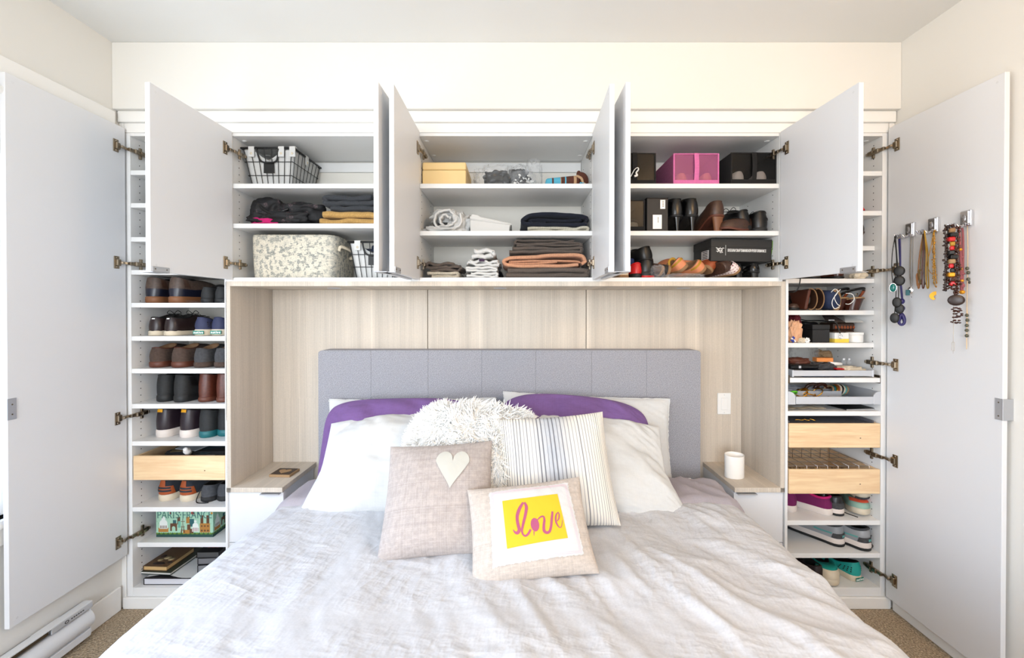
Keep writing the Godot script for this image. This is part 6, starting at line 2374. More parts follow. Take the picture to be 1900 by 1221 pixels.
	var up := shoe("plimsoll", "pale canvas shoe lying upside down on the mint one, grooved sole up", "shoe", merged(run, {"sole": 0.022, "hc": 0.06, "hf": 0.05, "toe_h": 0.03, "W": 0.09, "upper": "bone", "sole_mat": "bone", "patches": [["sole_groove", PI - 0.5, PI + 0.5, 0.05, 0.3, 0.002, "suede_grey"]]}), Vector3(X(1592, -0.14), s + 0.128, -0.17), 155)
	up.rotation.z = PI - 0.1
	t = thing("tie", "thin black strap lying on the shelf in front of the mint shoe", "strap", Vector3.ZERO)
	st = mk()
	tube(st, [Vector3(X(1570, -0.06), s + 0.002, -0.10), Vector3(X(1584, -0.04), s + 0.002, -0.06), Vector3(X(1597, -0.02), s + 0.002, -0.03)], 0.002, 6)
	piece("cord", st, mats.black, t)
	s = Y(1029)
	for q in [[1534, -0.055, 28, "left grey and silver running shoe with aqua trim and dirty white sole"], [1584, -0.02, 26, "right grey and silver running shoe with aqua trim and dirty white sole"]]:
		shoe("sneaker", q[3], "sneaker", merged(run, {"sole": 0.036, "hc": 0.1, "hf": 0.11, "W": 0.105, "L": 0.285, "upper": "silver_mesh", "sole_mat": "white_rubber", "outsole": "dark_rubber", "rim": 0.006, "rim_mat": "grey_canvas", "side": -1.0 if q[0] < 1550 else 1.0, "patches": [["heel_counter", -0.7, 0.7, 0.05, 0.42, 0.002, "suede_grey"], ["aqua_trim", 0.75, 1.5, 0.34, 0.46, 0.002, "aqua"], ["aqua_trim", -1.5, -0.75, 0.34, 0.46, 0.002, "aqua"], ["aqua_mark", -0.14, 0.14, 0.14, 0.3, 0.003, "aqua"]]}), Vector3(X(q[0], q[1]) + 0.02, s + 0.0006, q[1] - 0.13), q[2])
	for q in [[1612, -0.04, "grey shoe insole with a dark round heel pad, leaning on the cabinet side", "suede_grey"], [1622, -0.05, "navy blue shoe insole behind the grey one, leaning on the cabinet side", "insole_navy"]]:
		t = thing("insole", q[2], "insole", Vector3(X(q[0], q[1]), s + 0.0006, q[1]), 0.0, "shoe insoles")
		var poly := PackedVector2Array()
		for i in 32:
			var an := TAU * i / 32
			var f := 0.5 - 0.5 * cos(an)
			poly.append(Vector2(signf(sin(an)) * foot_w({"W": 0.085, "hw": 0.74}, f), f * 0.26))
		st = mk()
		extrude(st, poly, -0.004, 0.004, 0.0015, false)
		var b := Basis(Vector3.UP, -0.5) * Basis(Vector3.RIGHT, -1.05)
		var o := piece("foam", st, mats[q[3]], t)
		o.transform = Transform3D(b, Vector3(0, 0.004, 0))
		if q[3] == "suede_grey":
			st = mk()
			lathe(st, [Vector2(0, 0.0055), Vector2(0.016, 0.0055), Vector2(0.017, 0.004)], 20)
			o = piece("heel_pad", st, mats.black, t)
			o.transform = Transform3D(b * Basis(Vector3.RIGHT, PI / 2), b * Vector3(0, 0.038, 0.0) + Vector3(0, 0.004, 0))
	s = Y(1093)
	var nat := {"L": 0.25, "W": 0.094, "sole": 0.026, "hc": 0.088, "hf": 0.06, "c1": 0.58, "toe_h": 0.045, "cw": 0.74, "upper": "teal_foam", "sole_mat": "bone", "holes": true}
	shoe("shoe", "teal foam slip-on with vent holes, heel to the front, green label on its sole", "shoe", merged(nat, {"word": "native", "word_w": 0.045}), Vector3(X(1586, -0.04), s + 0.0006, -0.165), 14)
	shoe("shoe", "teal foam slip-on with a cream rubber toe pointing to the front", "shoe", merged(nat, {"patches": [["toe_cap", PI - 1.0, PI + 1.0, 0.0, 0.42, 0.002, "bone"]]}), Vector3(X(1546, -0.06), s + 0.0006, -0.12), 165)
	shoe("shoe", "dark brown shoe half hidden by the duvet at the bottom of the right column", "shoe", merged(low, {"upper": "oxblood", "sole_mat": "black", "hc": 0.08}), Vector3(X(1512, -0.06), s + 0.0006, -0.15), 4)


func clog_sandal(label: String, at: Vector3) -> void:
	var t := thing("clog_sandal", label, "sandal", at, deg_to_rad(8.0), "pair of clog sandals")
	var st := mk()
	var rows := []
	for i in 7:
		var f := i / 6.0
		var row := PackedVector3Array()
		for j in 24:
			var an := TAU * j / 24
			row.append(Vector3(cos(an) * lerpf(0.030, 0.040, f) + 0.012 * f, f * 0.06, sin(an) * lerpf(0.03, 0.042, f) - 0.03))
		rows.append(row)
	surf(st, rows, true)
	cap(st, rows[0], Vector3.DOWN)
	piece("heel", st, mats.chestnut_gloss, t)
	st = mk()
	var poly := PackedVector2Array()
	for i in 30:
		var an := TAU * i / 30
		var f := 0.5 - 0.5 * cos(an)
		poly.append(Vector2(signf(sin(an)) * foot_w({"W": 0.088, "hw": 0.92}, f), f * 0.22))
	extrude(st, poly, 0.0, 0.007, 0.002, false)
	var o := piece("footbed", st, mats.crepe, t)
	o.transform = Transform3D(Basis(Vector3.UP, 0.1) * Basis(Vector3.RIGHT, -PI / 2 - 0.18), Vector3(0.012, 0.058, 0.015))
	st = mk()
	tube(st, smooth_path([Vector3(0.045, 0.065, -0.03), Vector3(0.046, 0.09, -0.012), Vector3(0.036, 0.105, 0.0), Vector3(0.01, 0.103, -0.005), Vector3(-0.025, 0.092, -0.025), Vector3(-0.045, 0.075, -0.05), Vector3(-0.045, 0.06, -0.07)], 6), 0.0075, 8, false, -1.0, 0.4)
	piece("slingback_strap", st, mats.black_leather, t)
	st = mk()
	tube(st, [Vector3(0.044, 0.066, -0.028), Vector3(0.047, 0.08, -0.018), Vector3(0.046, 0.095, -0.008)], 0.0095, 8, false, -1.0, 0.5)
	piece("strap_base", st, mats.cognac, t)
	st = mk()
	box(st, Vector3(0.012, 0.012, 0.003), Vector3(0.02, 0.078, -0.02), 0.001)
	piece("buckle", st, mats.dark_nickel, t)


func accessories(s: float) -> void:
	heap("scarf", "dark red velvet scarf bunched at the back left of the accessory shelf", "scarf", mat("wine_velvet", Color(0.36, 0.02, 0.08), 0.8), Vector3(X(1476, -0.12), s + 0.05, -0.13), Vector3(0.022, 0.045, 0.03), 91, 0.3, 1.8)
	heap("scarf", "peach cotton cloth hanging in folds at the left of the accessory shelf", "scarf", mat("peach_cloth", Color(0.85, 0.66, 0.52), 0.85), Vector3(X(1475, -0.07), s, -0.08), Vector3(0.03, 0.058, 0.03), 92, 0.35, 2.4)
	var t := thing("fabric_flower", "small blue and white fabric flower at the front left of the accessory shelf", "ornament", Vector3(X(1473, -0.05), s + 0.016, -0.05))
	for k in 7:
		var an := TAU * k / 7
		var st := mk()
		ball(st, Vector3(cos(an) * 0.009, sin(an) * 0.009, 0), Vector3(0.008, 0.004, 0.003), 8, Basis(Vector3.BACK, an))
		piece("petal", st, mat("petal_blue", Color(0.16, 0.25, 0.62), 0.7) if k % 3 else mats.plastic_white, t)
	t = thing("trinket", "small crumpled white paper rosette before the black box", "ornament", Vector3(X(1498, -0.045), s + 0.012, -0.045))
	for k in 7:
		var an := TAU * k / 7
		var st := mk()
		ball(st, Vector3(cos(an) * 0.008, sin(an) * 0.008, 0), Vector3(0.007, 0.005, 0.004), 8, Basis(Vector3.BACK, an))
		piece("petal", st, mats.plastic_white, t)
	heap("cloth", "scrap of cream lace lying by the fabric flower", "cloth", mats.bone, Vector3(X(1486, -0.06), s, -0.06), Vector3(0.024, 0.012, 0.02), 93, 0.4, 2.4)
	t = thing("gift_box", "matt black square gift box on the accessory shelf", "box", Vector3(X(1528, -0.07), s + 0.0006, -0.13))
	t.rotation.y = -0.14
	piece("body", bx(-0.04, 0.036, 0, 0.062, -0.06, 0.06, 0.002), mat("box_charcoal", Color(0.07, 0.07, 0.08), 0.6), t)
	piece("lid", bx(-0.041, 0.037, 0.0625, 0.085, -0.061, 0.061, 0.002), mats.box_charcoal, t)
	t = thing("belt", "black leather belt draped over the black box, silver buckle hanging down", "belt")
	var st := mk()
	var path := smooth_path([P(1478, 592, -0.2), P(1495, 597, -0.17), P(1515, 597, -0.13), P(1535, 598.5, -0.08), P(1550, 600, -0.05), P(1555, 610, -0.048), P(1559, 621, -0.046)], 6)
	for k in path.size():
		path[k] = path[k] + Vector3(0, 0.006, 0)
	tube(st, path, 0.008, 8, false, -1.0, 0.35)
	piece("strap", st, mats.black_leather, t)
	st = mk()
	var c := P(1560.5, 625, -0.044)
	var bk := []
	for k in 12:
		bk.append(c + Vector3(cos(TAU * k / 12) * 0.0075, sin(TAU * k / 12) * 0.01, 0))
	tube(st, bk, 0.0016, 6, true)
	rod(st, c + Vector3(0, 0.01, 0), c + Vector3(0.002, -0.008, 0.001), 0.001)
	box(st, Vector3(0.028, 0.006, 0.004), P(1543, 598, -0.06) + Vector3(0, 0.01, 0), 0.002)
	piece("buckle", st, mats.silver, t)
	heap("bag", "black leather pouch slumped behind the black gift box", "bag", mats.black_leather, Vector3(X(1500, -0.2), s, -0.22), Vector3(0.06, 0.052, 0.05), 94, 0.25, 1.4)
	t = thing("box", "little yellow and white carton before the patterned tin", "box", Vector3(X(1562, -0.06), s + 0.0006, -0.06))
	piece("body", bx(-0.033, 0.034, 0, 0.047, -0.05, 0.0, 0.001), mats.plastic_white, t)
	piece("yellow_band", bx(-0.0335, 0.0345, 0.0, 0.018, -0.0505, 0.0006, 0.0), mat("soft_yellow", Color(0.93, 0.80, 0.30), 0.6), t)
	t = thing("tin", "round white tin with a lid at the right of the accessory shelf", "tin", Vector3(X(1590.5, -0.075), s + 0.0006, -0.09))
	st = mk()
	lathe(st, [Vector2(0, 0), Vector2(0.033, 0), Vector2(0.034, 0.003), Vector2(0.034, 0.036), Vector2(0.033, 0.037)], 32)
	piece("body", st, mats.plastic_white, t)
	st = mk()
	lathe(st, [Vector2(0.0345, 0.0372), Vector2(0.0352, 0.039), Vector2(0.0352, 0.046), Vector2(0.034, 0.048), Vector2(0, 0.048)], 32)
	piece("lid", st, mats.plastic_white, t)
	t = thing("jewellery_box", "brown leather box with a row of orange diamond shapes", "box", Vector3(X(1569, -0.14), s + 0.0006, -0.19))
	piece("body", bx(-0.058, 0.046, 0, 0.055, -0.05, 0.05, 0.004), mats.brown_leather, t)
	piece("lid", bx(-0.06, 0.048, 0.056, 0.092, -0.052, 0.052, 0.006), mats.brown_leather, t)
	for k in 7:
		st = mk()
		var cx := -0.05 + k * 0.0148
		extrude(st, poly_of([[cx - 0.006, 0.07], [cx, 0.061], [cx + 0.006, 0.07], [cx, 0.079]]), 0.052, 0.0536, 0.0, false)
		piece("diamond", st, mats.orange_leather, t)
	for k in 2:
		t = thing("card", ["white printed card leaning under the shelf over the patterned box", "grey brown card leaning behind the white printed card"][k], "card")
		st = mk()
		var a := P(1546 - k * 22, 584, -0.22)
		var b := P(1587 - k * 22, 584, -0.22)
		var d := P(1603 - k * 34, 598, -0.07)
		var e := P(1569 - k * 34, 598, -0.07)
		for q in [0.0, -0.0012]:
			surf(st, [PackedVector3Array([a + Vector3(0, q, 0), b + Vector3(0, q, 0)]), PackedVector3Array([e + Vector3(0, q, 0), d + Vector3(0, q, 0)])], false, q < 0)
		piece("sheet", st, mats.plastic_white if k == 0 else mats.suede_brown, t)


func tray_contents() -> void:
	var s := Y(701.5)
	var rng := RandomNumberGenerator.new()
	rng.seed = 33
	heap("plastic_bag", "crumpled clear plastic bag at the back of the upper pull-out shelf", "bag", mats.clear_plastic, Vector3(X(1490, -0.2), s + 0.05, -0.2), Vector3(0.055, 0.045, 0.05), 101, 0.4, 2.0)
	heap("cloth", "pale yellow ribbon bunch behind the little wooden block", "cloth", mats.crepe, Vector3(X(1528, -0.24), s + 0.06, -0.24), Vector3(0.035, 0.025, 0.03), 102, 0.35, 2.4)
	var t := thing("wooden_block", "small orange wooden block on the clutter of the pull-out shelf", "block", Vector3(X(1527, -0.12), s + 0.062, -0.12), -0.1)
	piece("body", bx(-0.038, 0.038, 0, 0.02, -0.02, 0.02, 0.002), mat("orange_wood", Color(0.88, 0.55, 0.28), 0.5), t)
	t = thing("case", "flat black glasses case on the left of the upper pull-out shelf", "case", Vector3(X(1490, -0.06), s + 0.034, -0.07), 0.05)
	var st := mk()
	box(st, Vector3(0.135, 0.022, 0.06), Vector3(0, 0.011, 0), 0.009)
	piece("body", st, mats.black_leather, t)
	st = mk()
	box(st, Vector3(0.012, 0.012, 0.002), Vector3(-0.03, 0.012, 0.031), 0.0005)
	piece("clasp", st, mats.silver, t)
	t = thing("pouch", "brown and gold patterned pouch behind the black glasses case", "pouch", Vector3(X(1484, -0.1), s + 0.045, -0.12))
	st = mk()
	crumple(st, Vector3(0, 0.016, 0), Vector3(0.055, 0.02, 0.03), 103, 0.3, 2.0)
	piece("cloth", st, mats.stacked_brown, t)
	for k in 3:
		t = thing("notebook", ["navy blue folder lying flat in the upper pull-out tray", "grey flat pouch at the left end of the pull-out tray", "dark red flat wallet in the middle of the pull-out tray"][k], ["folder", "pouch", "wallet"][k], Vector3([X(1520, -0.05), X(1476, -0.05), X(1556, -0.06)][k], s + [0.003, 0.018, 0.024][k], -0.07))
		st = mk()
		box(st, [Vector3(0.2, 0.022, 0.11), Vector3(0.05, 0.012, 0.08), Vector3(0.04, 0.008, 0.05)][k], Vector3(0, 0.011, 0), 0.003)
		piece("cover", st, [mats.insole_navy, mats.suede_grey, mats.red_leather][k], t)
	heap("tissue", "grey tulle scarf spilling over the middle of the pull-out tray", "cloth", mats.suede_grey, Vector3(X(1530, -0.08), s + 0.022, -0.1), Vector3(0.05, 0.02, 0.04), 104, 0.4, 2.2)
	heap("tissue", "cream tissue paper bunched at the right of the pull-out tray", "paper", mats.bone, Vector3(X(1581, -0.06), s + 0.004, -0.07), Vector3(0.062, 0.022, 0.04), 105, 0.35, 2.4)
	t = thing("tube", "white cosmetic tube lying in the upper pull-out tray", "tube", Vector3(X(1550, -0.09), s + 0.055, -0.09))
	st = mk()
	lathe(st, [Vector2(0, -0.03), Vector2(0.008, -0.03), Vector2(0.009, 0.03), Vector2(0, 0.03)], 16)
	var o := piece("body", st, mats.plastic_white, t)
	o.rotation.z = PI / 2 - 0.04
	for k in 2:
		t = thing("perfume_bottle", ["small glass sample bottle beside the white tube, left one", "small glass sample bottle at the right end beside its twin"][k], "bottle", Vector3(X(1566 + k * 10, -0.09), s + 0.05, -0.09))
		st = mk()
		lathe(st, [Vector2(0, 0), Vector2(0.009, 0.001), Vector2(0.009, 0.02), Vector2(0.005, 0.024)], 14)
		piece("glass", st, mats.clear_plastic, t)
		st = mk()
		lathe(st, [Vector2(0.006, 0.0), Vector2(0.006, 0.008), Vector2(0, 0.009)], 12, Vector3(0, 0.024, 0))
		piece("stopper", st, mats.tray_metal, t)
	# lower tray: jewellery
	s = Y(749)
	for k in 9:
		t = thing("bangle", "thin gold bangle in the tangle at the left of the lower metal tray", "bangle", Vector3(X(1482 + k * 3.6, -0.12), s + 0.02 + 0.006 * (k % 3), -0.10 - 0.012 * (k % 4)), 0.0, "gold bangles in the lower tray")
		st = mk()
		var pts := []
		for i in 20:
			var an := TAU * i / 20
			pts.append(Vector3(cos(an) * 0.027, sin(an) * 0.016, sin(an) * 0.022))
		tube(st, pts, 0.0028, 6, true)
		o = piece("ring", st, mats.gold, t)
		o.rotation = Vector3(rng.randf() * 0.8, rng.randf() * 3, rng.randf() * 0.8)
	t = thing("bangle", "lime green plastic bangle at the left edge of the lower tray", "bangle", Vector3(X(1470, -0.06), s + 0.036, -0.06))
	st = mk()
	var pts := []
	for i in 20:
		var an := TAU * i / 20
		pts.append(Vector3(cos(an) * 0.018, sin(an) * 0.012, sin(an) * 0.02))
	tube(st, pts, 0.005, 8, true)
	piece("ring", st, mat("lime_plastic", Color(0.35, 0.75, 0.1), 0.3), t)
	for k in 2:
		t = thing("bracelet", ["dark wooden bracelet standing behind the gold bangles", "brown wooden bracelet beside the dark one, lower tray"][k], "bracelet", Vector3(X(1504 + k * 16, -0.18), s + 0.034, -0.17))
		st = mk()
		pts = []
		for i in 24:
			var an := TAU * i / 24
			pts.append(Vector3(cos(an) * 0.032, sin(an) * 0.03, sin(an) * 0.01))
		tube(st, pts, 0.008, 8, true)
		piece("ring", st, [mats.brown_leather, mats.chestnut_gloss][k], t)
	t = thing("bracelet", "wide patterned bangle in teal, gold and ivory stripes in the lower tray", "bracelet", Vector3(X(1551, -0.14), s + 0.036, -0.14))
	var tones := [mats.crepe, mats.teal_rubber, mats.gold, mats.cognac, mats.bone, mats.black, mats.bone, mats.aqua, mats.crepe]
	for k in 9:
		st = mk()
		pts = []
		for i in 20:
			var an := TAU * i / 20
			pts.append(Vector3(-0.036 + k * 0.009 + 0.012 * sin(an), sin(an) * (0.026 - 0.0012 * absf(k - 4)), cos(an) * (0.034 - 0.001 * absf(k - 4))))
		tube(st, pts, 0.005, 8, true)
		piece("stripe", st, tones[k], t)
	for k in 3:
		heap("earrings", ["tangle of small gold earrings in a tray compartment, left", "tangle of small brown beads in a tray compartment, middle", "small grey stones in a tray compartment, right"][k], "jewellery", [mats.gold, mats.stacked_brown, mats.suede_grey][k], Vector3(X(1500 + k * 34, -0.1), s, -0.07), Vector3(0.025, 0.008, 0.018), 110 + k, 0.5, 4.0)
	# under the trays
	s = Y(763.5)
	t = thing("papers", "loose crumpled tissue sheets lying under the lower tray", "papers", Vector3(0, s + 0.001, 0))
	for k in 3:
		st = mk()
		var rows := []
		var f := noise(120 + k, 6.0, 2)
		for i in 9:
			var row := PackedVector3Array()
			for j in 13:
				var x := lerpf(X(1466), X(1540), j / 12.0)
				var z := lerpf(-0.25, -0.02 - k * 0.02, i / 8.0)
				row.append(Vector3(x + k * 0.015, 0.004 + k * 0.006 + 0.006 * absf(f.get_noise_2d(x * 5.0, z * 5.0)) * 2.0, z))
			rows.append(row)
		surf(st, rows)
		piece("sheet", st, [mats.bone, mats.plastic_white, mats.crepe][k], t)
	t = thing("folder", "flat black plastic folder lying under the lower tray at the right", "folder", Vector3(X(1585, -0.08), s + 0.0006, -0.09), 0.12)
	piece("cover", bx(-0.09, 0.085, 0, 0.006, -0.09, 0.06, 0.002), mats.black, t)
	piece("edge_strip", bx(-0.09, 0.085, 0.0005, 0.004, 0.0605, 0.063, 0.0005), mats.tray_metal, t)
	# inside the wooden drawers
	t = thing("chain", "thin gold chain lying in the felt lined drawer", "jewellery", Vector3(0, Y(789) + 0.004, 0))
	st = mk()
	var list := []
	for k in 12:
		list.append(Vector3(X(1474 + k * 3.5, -0.04), 0.013 + 0.002 * sin(k * 1.7), -0.03 + 0.006 * sin(k * 2.1)))
	tube(st, smooth_path(list, 4), 0.002, 6)
	piece("links", st, mats.gold, t)
	for k in 14:
		var cx := X(1484 + (k % 7) * 20, -0.15)
		var cz := -0.10 - 0.09 * (k / 7)
		heap("jewellery_cluster", "%s jewellery cluster, %s from left in %s row of divided drawer" % [["silver", "reddish brown", "grey", "glossy brown", "plum"][k % 5], ["first", "second", "third", "fourth", "fifth", "sixth", "seventh"][k % 7], ["front", "back"][k / 7]], "jewellery", [mats.silver, mats.stacked_brown, mats.suede_grey, mats.chestnut_gloss, mats.plum_leather][k % 5], Vector3(cx, Y(917.5) + 0.0145, cz), Vector3(0.019, 0.016, 0.03), 130 + k, 0.5, 3.0, "jewellery clusters in the divided drawer")


# ---------------------------------------------------------------- necklaces on the right door

func hang_jewellery() -> void:
	shoe_materials()
	var door := 1.7155
	var hooks := [[1692.0, 428.0], [1735.0, 417.5], [1796.0, 405.0]]
	var hz := []
	for i in 3:
		var z: float = 2.0 - door * FOCAL / (hooks[i][0] - 956.0)
		hz.append(z)
		var y := 1.733
		var t := thing("hook", ["chrome hook on the right door nearest the hinges, black necklaces on it", "chrome hook in the middle of three on the right door, brown cords on it", "chrome hook farthest from the hinges on the right door, red bead strands on it"][i], "hook", Vector3(door, y, z), 0.0, "chrome hooks on the door")
		piece("back_plate", bx(-0.012, 0.0, -0.03, 0.03, -0.019, 0.019, 0.002), mats.silver, t)
		var st := mk()
		ball(st, Vector3(-0.012, 0, -0.002), Vector3(0.008, 0.02, 0.011), 14)
		box(st, Vector3(0.006, 0.05, 0.03), Vector3(-0.014, 0.002, -0.001), 0.002)
		piece("dome", st, mats.chrome, t)
		st = mk()
		tube(st, smooth_path([Vector3(-0.012, -0.018, 0), Vector3(-0.026, -0.032, 0), Vector3(-0.045, -0.036, 0), Vector3(-0.06, -0.034, 0), Vector3(-0.068, -0.022, 0.0)], 5), 0.0042, 8)
		for sg in [-1, 1]:
			tube(st, smooth_path([Vector3(-0.052, -0.036, 0), Vector3(-0.06, -0.034, sg * 0.008), Vector3(-0.066, -0.02, sg * 0.013)], 4), 0.0032, 8)
			tube(st, smooth_path([Vector3(-0.014, -0.022, sg * 0.004), Vector3(-0.024, -0.03, sg * 0.01), Vector3(-0.03, -0.02, sg * 0.015)], 4), 0.003, 8)
		piece("prongs", st, mats.chrome, t)
	var z0: float = hz[0]
	var z1: float = hz[1]
	var z2: float = hz[2]
	# first hook
	necklace("black cord necklace with an oval teal stone in silver, nearest the hinges", z0, [[1659, 443], [1655, 470], [1654, 500], [1656, 523]], [[1659, 443], [1662, 470], [1663, 500], [1658, 523]], 0.0016, "black", [["pendant", 1656.5, 534, 0.011, 0.018, "teal_stone"]], "silver")
	var discs := []
	for q in [[1668, 503], [1668, 521], [1664, 561], [1669, 573], [1660, 590]]:
		discs.append(["disc", q[0], q[1], 0.0195 if q[1] < 530 else 0.016, 0.022, "black"])
	necklace("necklace of flat black discs on black cord, hanging long at the hinge side", z0 + 0.004, [[1661, 443], [1664, 480], [1667, 520], [1666, 575]], [[1661, 443], [1664, 500], [1662, 550], [1660, 588]], 0.0017, "black", discs, "")
	necklace("long purple cord necklace with a large purple teardrop ring at its end", z0 - 0.004, [[1669, 442], [1670, 480], [1670, 520], [1673, 552]], [[1667, 442], [1669, 480], [1671, 520], [1674, 552]], 0.003, "purple_bead", [["bead", 1673, 559, 0.011, 0.013, "purple_bead"], ["bead", 1673, 572, 0.012, 0.013, "purple_bead"], ["drop", 1673, 593, 0.013, 0.026, "purple_bead"]], "")
	for k in 3:
		necklace(["silver chain necklace with a round silver medallion on the first hook", "fine silver chain with a small green enamel tab on the first hook", "silver box chain with a small red and green tab, rightmost on the first hook"][k], z0 + 0.006 * (k - 1), [[1690 + k * 4, 434], [1688.5 + k * 5, 470], [1688 + k * 5.5, 505], [1690 + k * 4, 530]], [[1690 + k * 4, 434], [1692 + k * 5, 470], [1692 + k * 5, 505], [1691 + k * 4, 530]], 0.003 - 0.0003 * k, "chain_silver", [[["disc", 1691, 538, 0.0135, 0.016, "silver"], ["bead", 1692, 551, 0.003, 0.004, "silver"]], [["tab", 1684, 543, 0.007, 0.012, "teal_rubber"], ["tab", 1699, 540, 0.007, 0.010, "green_enamel"]], [["tab", 1701, 548, 0.008, 0.008, "red_leather"]]][k], "", true)
	# second hook
	for k in 5:
		necklace(["tan leather cord necklace, leftmost in the brown bundle", "olive leather cord in the brown bundle", "brown leather cord in the middle of the bundle", "dark brown leather cord at the right of the bundle", "thin amber cord on the right outside of the brown bundle"][k], z1 + 0.004 * (k - 2), [[1712 + k * 0.7, 433], [1706 + k * 3, 470], [1703 + k * 3.6, 505], [1703 + k * 4.2, 533 - (k % 2) * 7]], [[1712 + k * 0.7, 433], [1709 + k * 3, 470], [1707 + k * 3.6, 500], [1706 + k * 4.2, 530 - (k % 2) * 7]], 0.0022, ["cord_tan", "cord_olive", "rust_leather", "brown_leather", "mustard"][k], [], "", false, k < 2)
	necklace("heavy gold chain necklace with a golden crescent pendant under the second hook", z1, [[1731, 428], [1731, 460], [1731, 495], [1733, 525], [1738, 535]], [[1738, 428], [1742, 460], [1743, 495], [1743, 520], [1740, 535]], 0.0032, "gold", [["crescent", 1738.5, 549, 0.023, 0.019, "gold_matt"]], "", true)
	necklace("beaded gold necklace hanging inside the heavy gold chain", z1 + 0.006, [[1733, 428], [1733, 460], [1734, 495], [1737, 522]], [[1737, 428], [1740, 460], [1741, 495], [1739, 522]], 0.0032, "gold", [], "", true)
	necklace("thin gold loop necklace swinging out to both sides of the second hook", z1 - 0.006, [[1733, 428], [1725, 465], [1720, 490], [1724, 503], [1730, 508]], [[1740, 428], [1748, 460], [1752, 485], [1749, 500], [1742, 506]], 0.0012, "gold", [], "")
	# third hook
	necklace("necklace of brown seed chips, leftmost strand on the third hook", z2, [[1753, 424], [1753, 460], [1753, 500], [1753, 534]], [[1757, 424], [1757, 460], [1756, 500], [1755, 536]], 0.0055, "dark_wood", [], "", true)
	var blocks := []
	var bt := ["cork", "black", "red_leather", "mustard", "red_leather", "black", "black", "crepe", "hot_red", "black", "gold_matt", "chestnut_gloss", "red_leather"]
	for k in 13:
		blocks.append(["block", 1765 + 2.0 * sin(k * 2.3), 428 + k * 8.2, 0.011 + 0.003 * sin(k * 1.3), 0.013, bt[k]])
	necklace("chunky necklace of red, yellow, black and wooden block beads on the third hook", z2 + 0.004, [[1765, 424], [1765, 460], [1765, 500], [1765, 530]], [[1767, 424], [1767, 460], [1767, 500], [1766, 530]], 0.0015, "black", blocks, "")
	necklace("wide strand of brown chips ending in a large dark round disc and a chip tassel", z2 + 0.008, [[1768, 424], [1772, 460], [1772, 500], [1774, 540]], [[1776, 424], [1777, 460], [1777, 500], [1775, 540]], 0.0068, "chestnut_gloss", [["disc", 1774, 557, 0.024, 0.021, "dark_wood"], ["chips", 1776, 585, 0.014, 0.03, "chestnut_gloss"], ["chips", 1770, 528, 0.02, 0.018, "chestnut_gloss"], ["chips", 1774, 500, 0.012, 0.03, "chestnut_gloss"], ["chips", 1773, 460, 0.011, 0.04, "stacked_brown"]], "", true)
	necklace("dusty pink thread necklace with amber beads down its right side", z2 - 0.006, [[1778, 424], [1780, 445], [1782, 490], [1783, 535]], [[1784, 424], [1786, 450], [1786, 495], [1785, 540]], 0.004, "pink_thread", [["bead", 1781, 463, 0.006, 0.006, "gold_matt"], ["bead", 1784, 478, 0.006, 0.006, "pink_thread"], ["bead", 1782, 499, 0.006, 0.006, "gold_matt"], ["bead", 1785, 508, 0.008, 0.006, "pink_thread"], ["bead", 1784, 521, 0.007, 0.006, "gold_matt"], ["bead", 1785, 530, 0.008, 0.01, "pink_thread"], ["bead", 1785, 542, 0.009, 0.008, "gold_matt"]], "")
	necklace("very thin silver chain with a leaf shaped pendant, lowest of all the necklaces", z2 - 0.014, [[1769, 430], [1769, 500], [1769, 580], [1769, 628]], [[1770, 430], [1770, 500], [1770, 580], [1769.5, 628]], 0.0006, "chain_silver", [["leaf", 1769, 643, 0.006, 0.018, "chain_silver"]], "")
	var stones := []
	for q in [[1794, 498], [1796, 506], [1801, 505], [1796, 518], [1800, 524], [1794, 585], [1795, 594], [1794, 604], [1794, 613], [1794, 623]]:
		stones.append(["bead", q[0], q[1], 0.0058, 0.0068, "grey_stone"])
	necklace("pale gold chain with grey green stones, the long one under the third hook", z2, [[1794, 420], [1795, 470], [1794, 560], [1794, 648]], [[1799, 420], [1800, 460], [1801, 500], [1795, 580]], 0.0011, "pale_gold", stones, "")
	necklace("fine silver chain with an open silver ring, rightmost on the third hook", z2 - 0.006, [[1800, 416], [1800, 460], [1799, 510], [1800, 548]], [[1804, 416], [1804, 450], [1803, 500], [1800, 548]], 0.0009, "chain_silver", [["ring", 1799.5, 556, 0.0085, 0.0095, "dark_nickel"]], "")


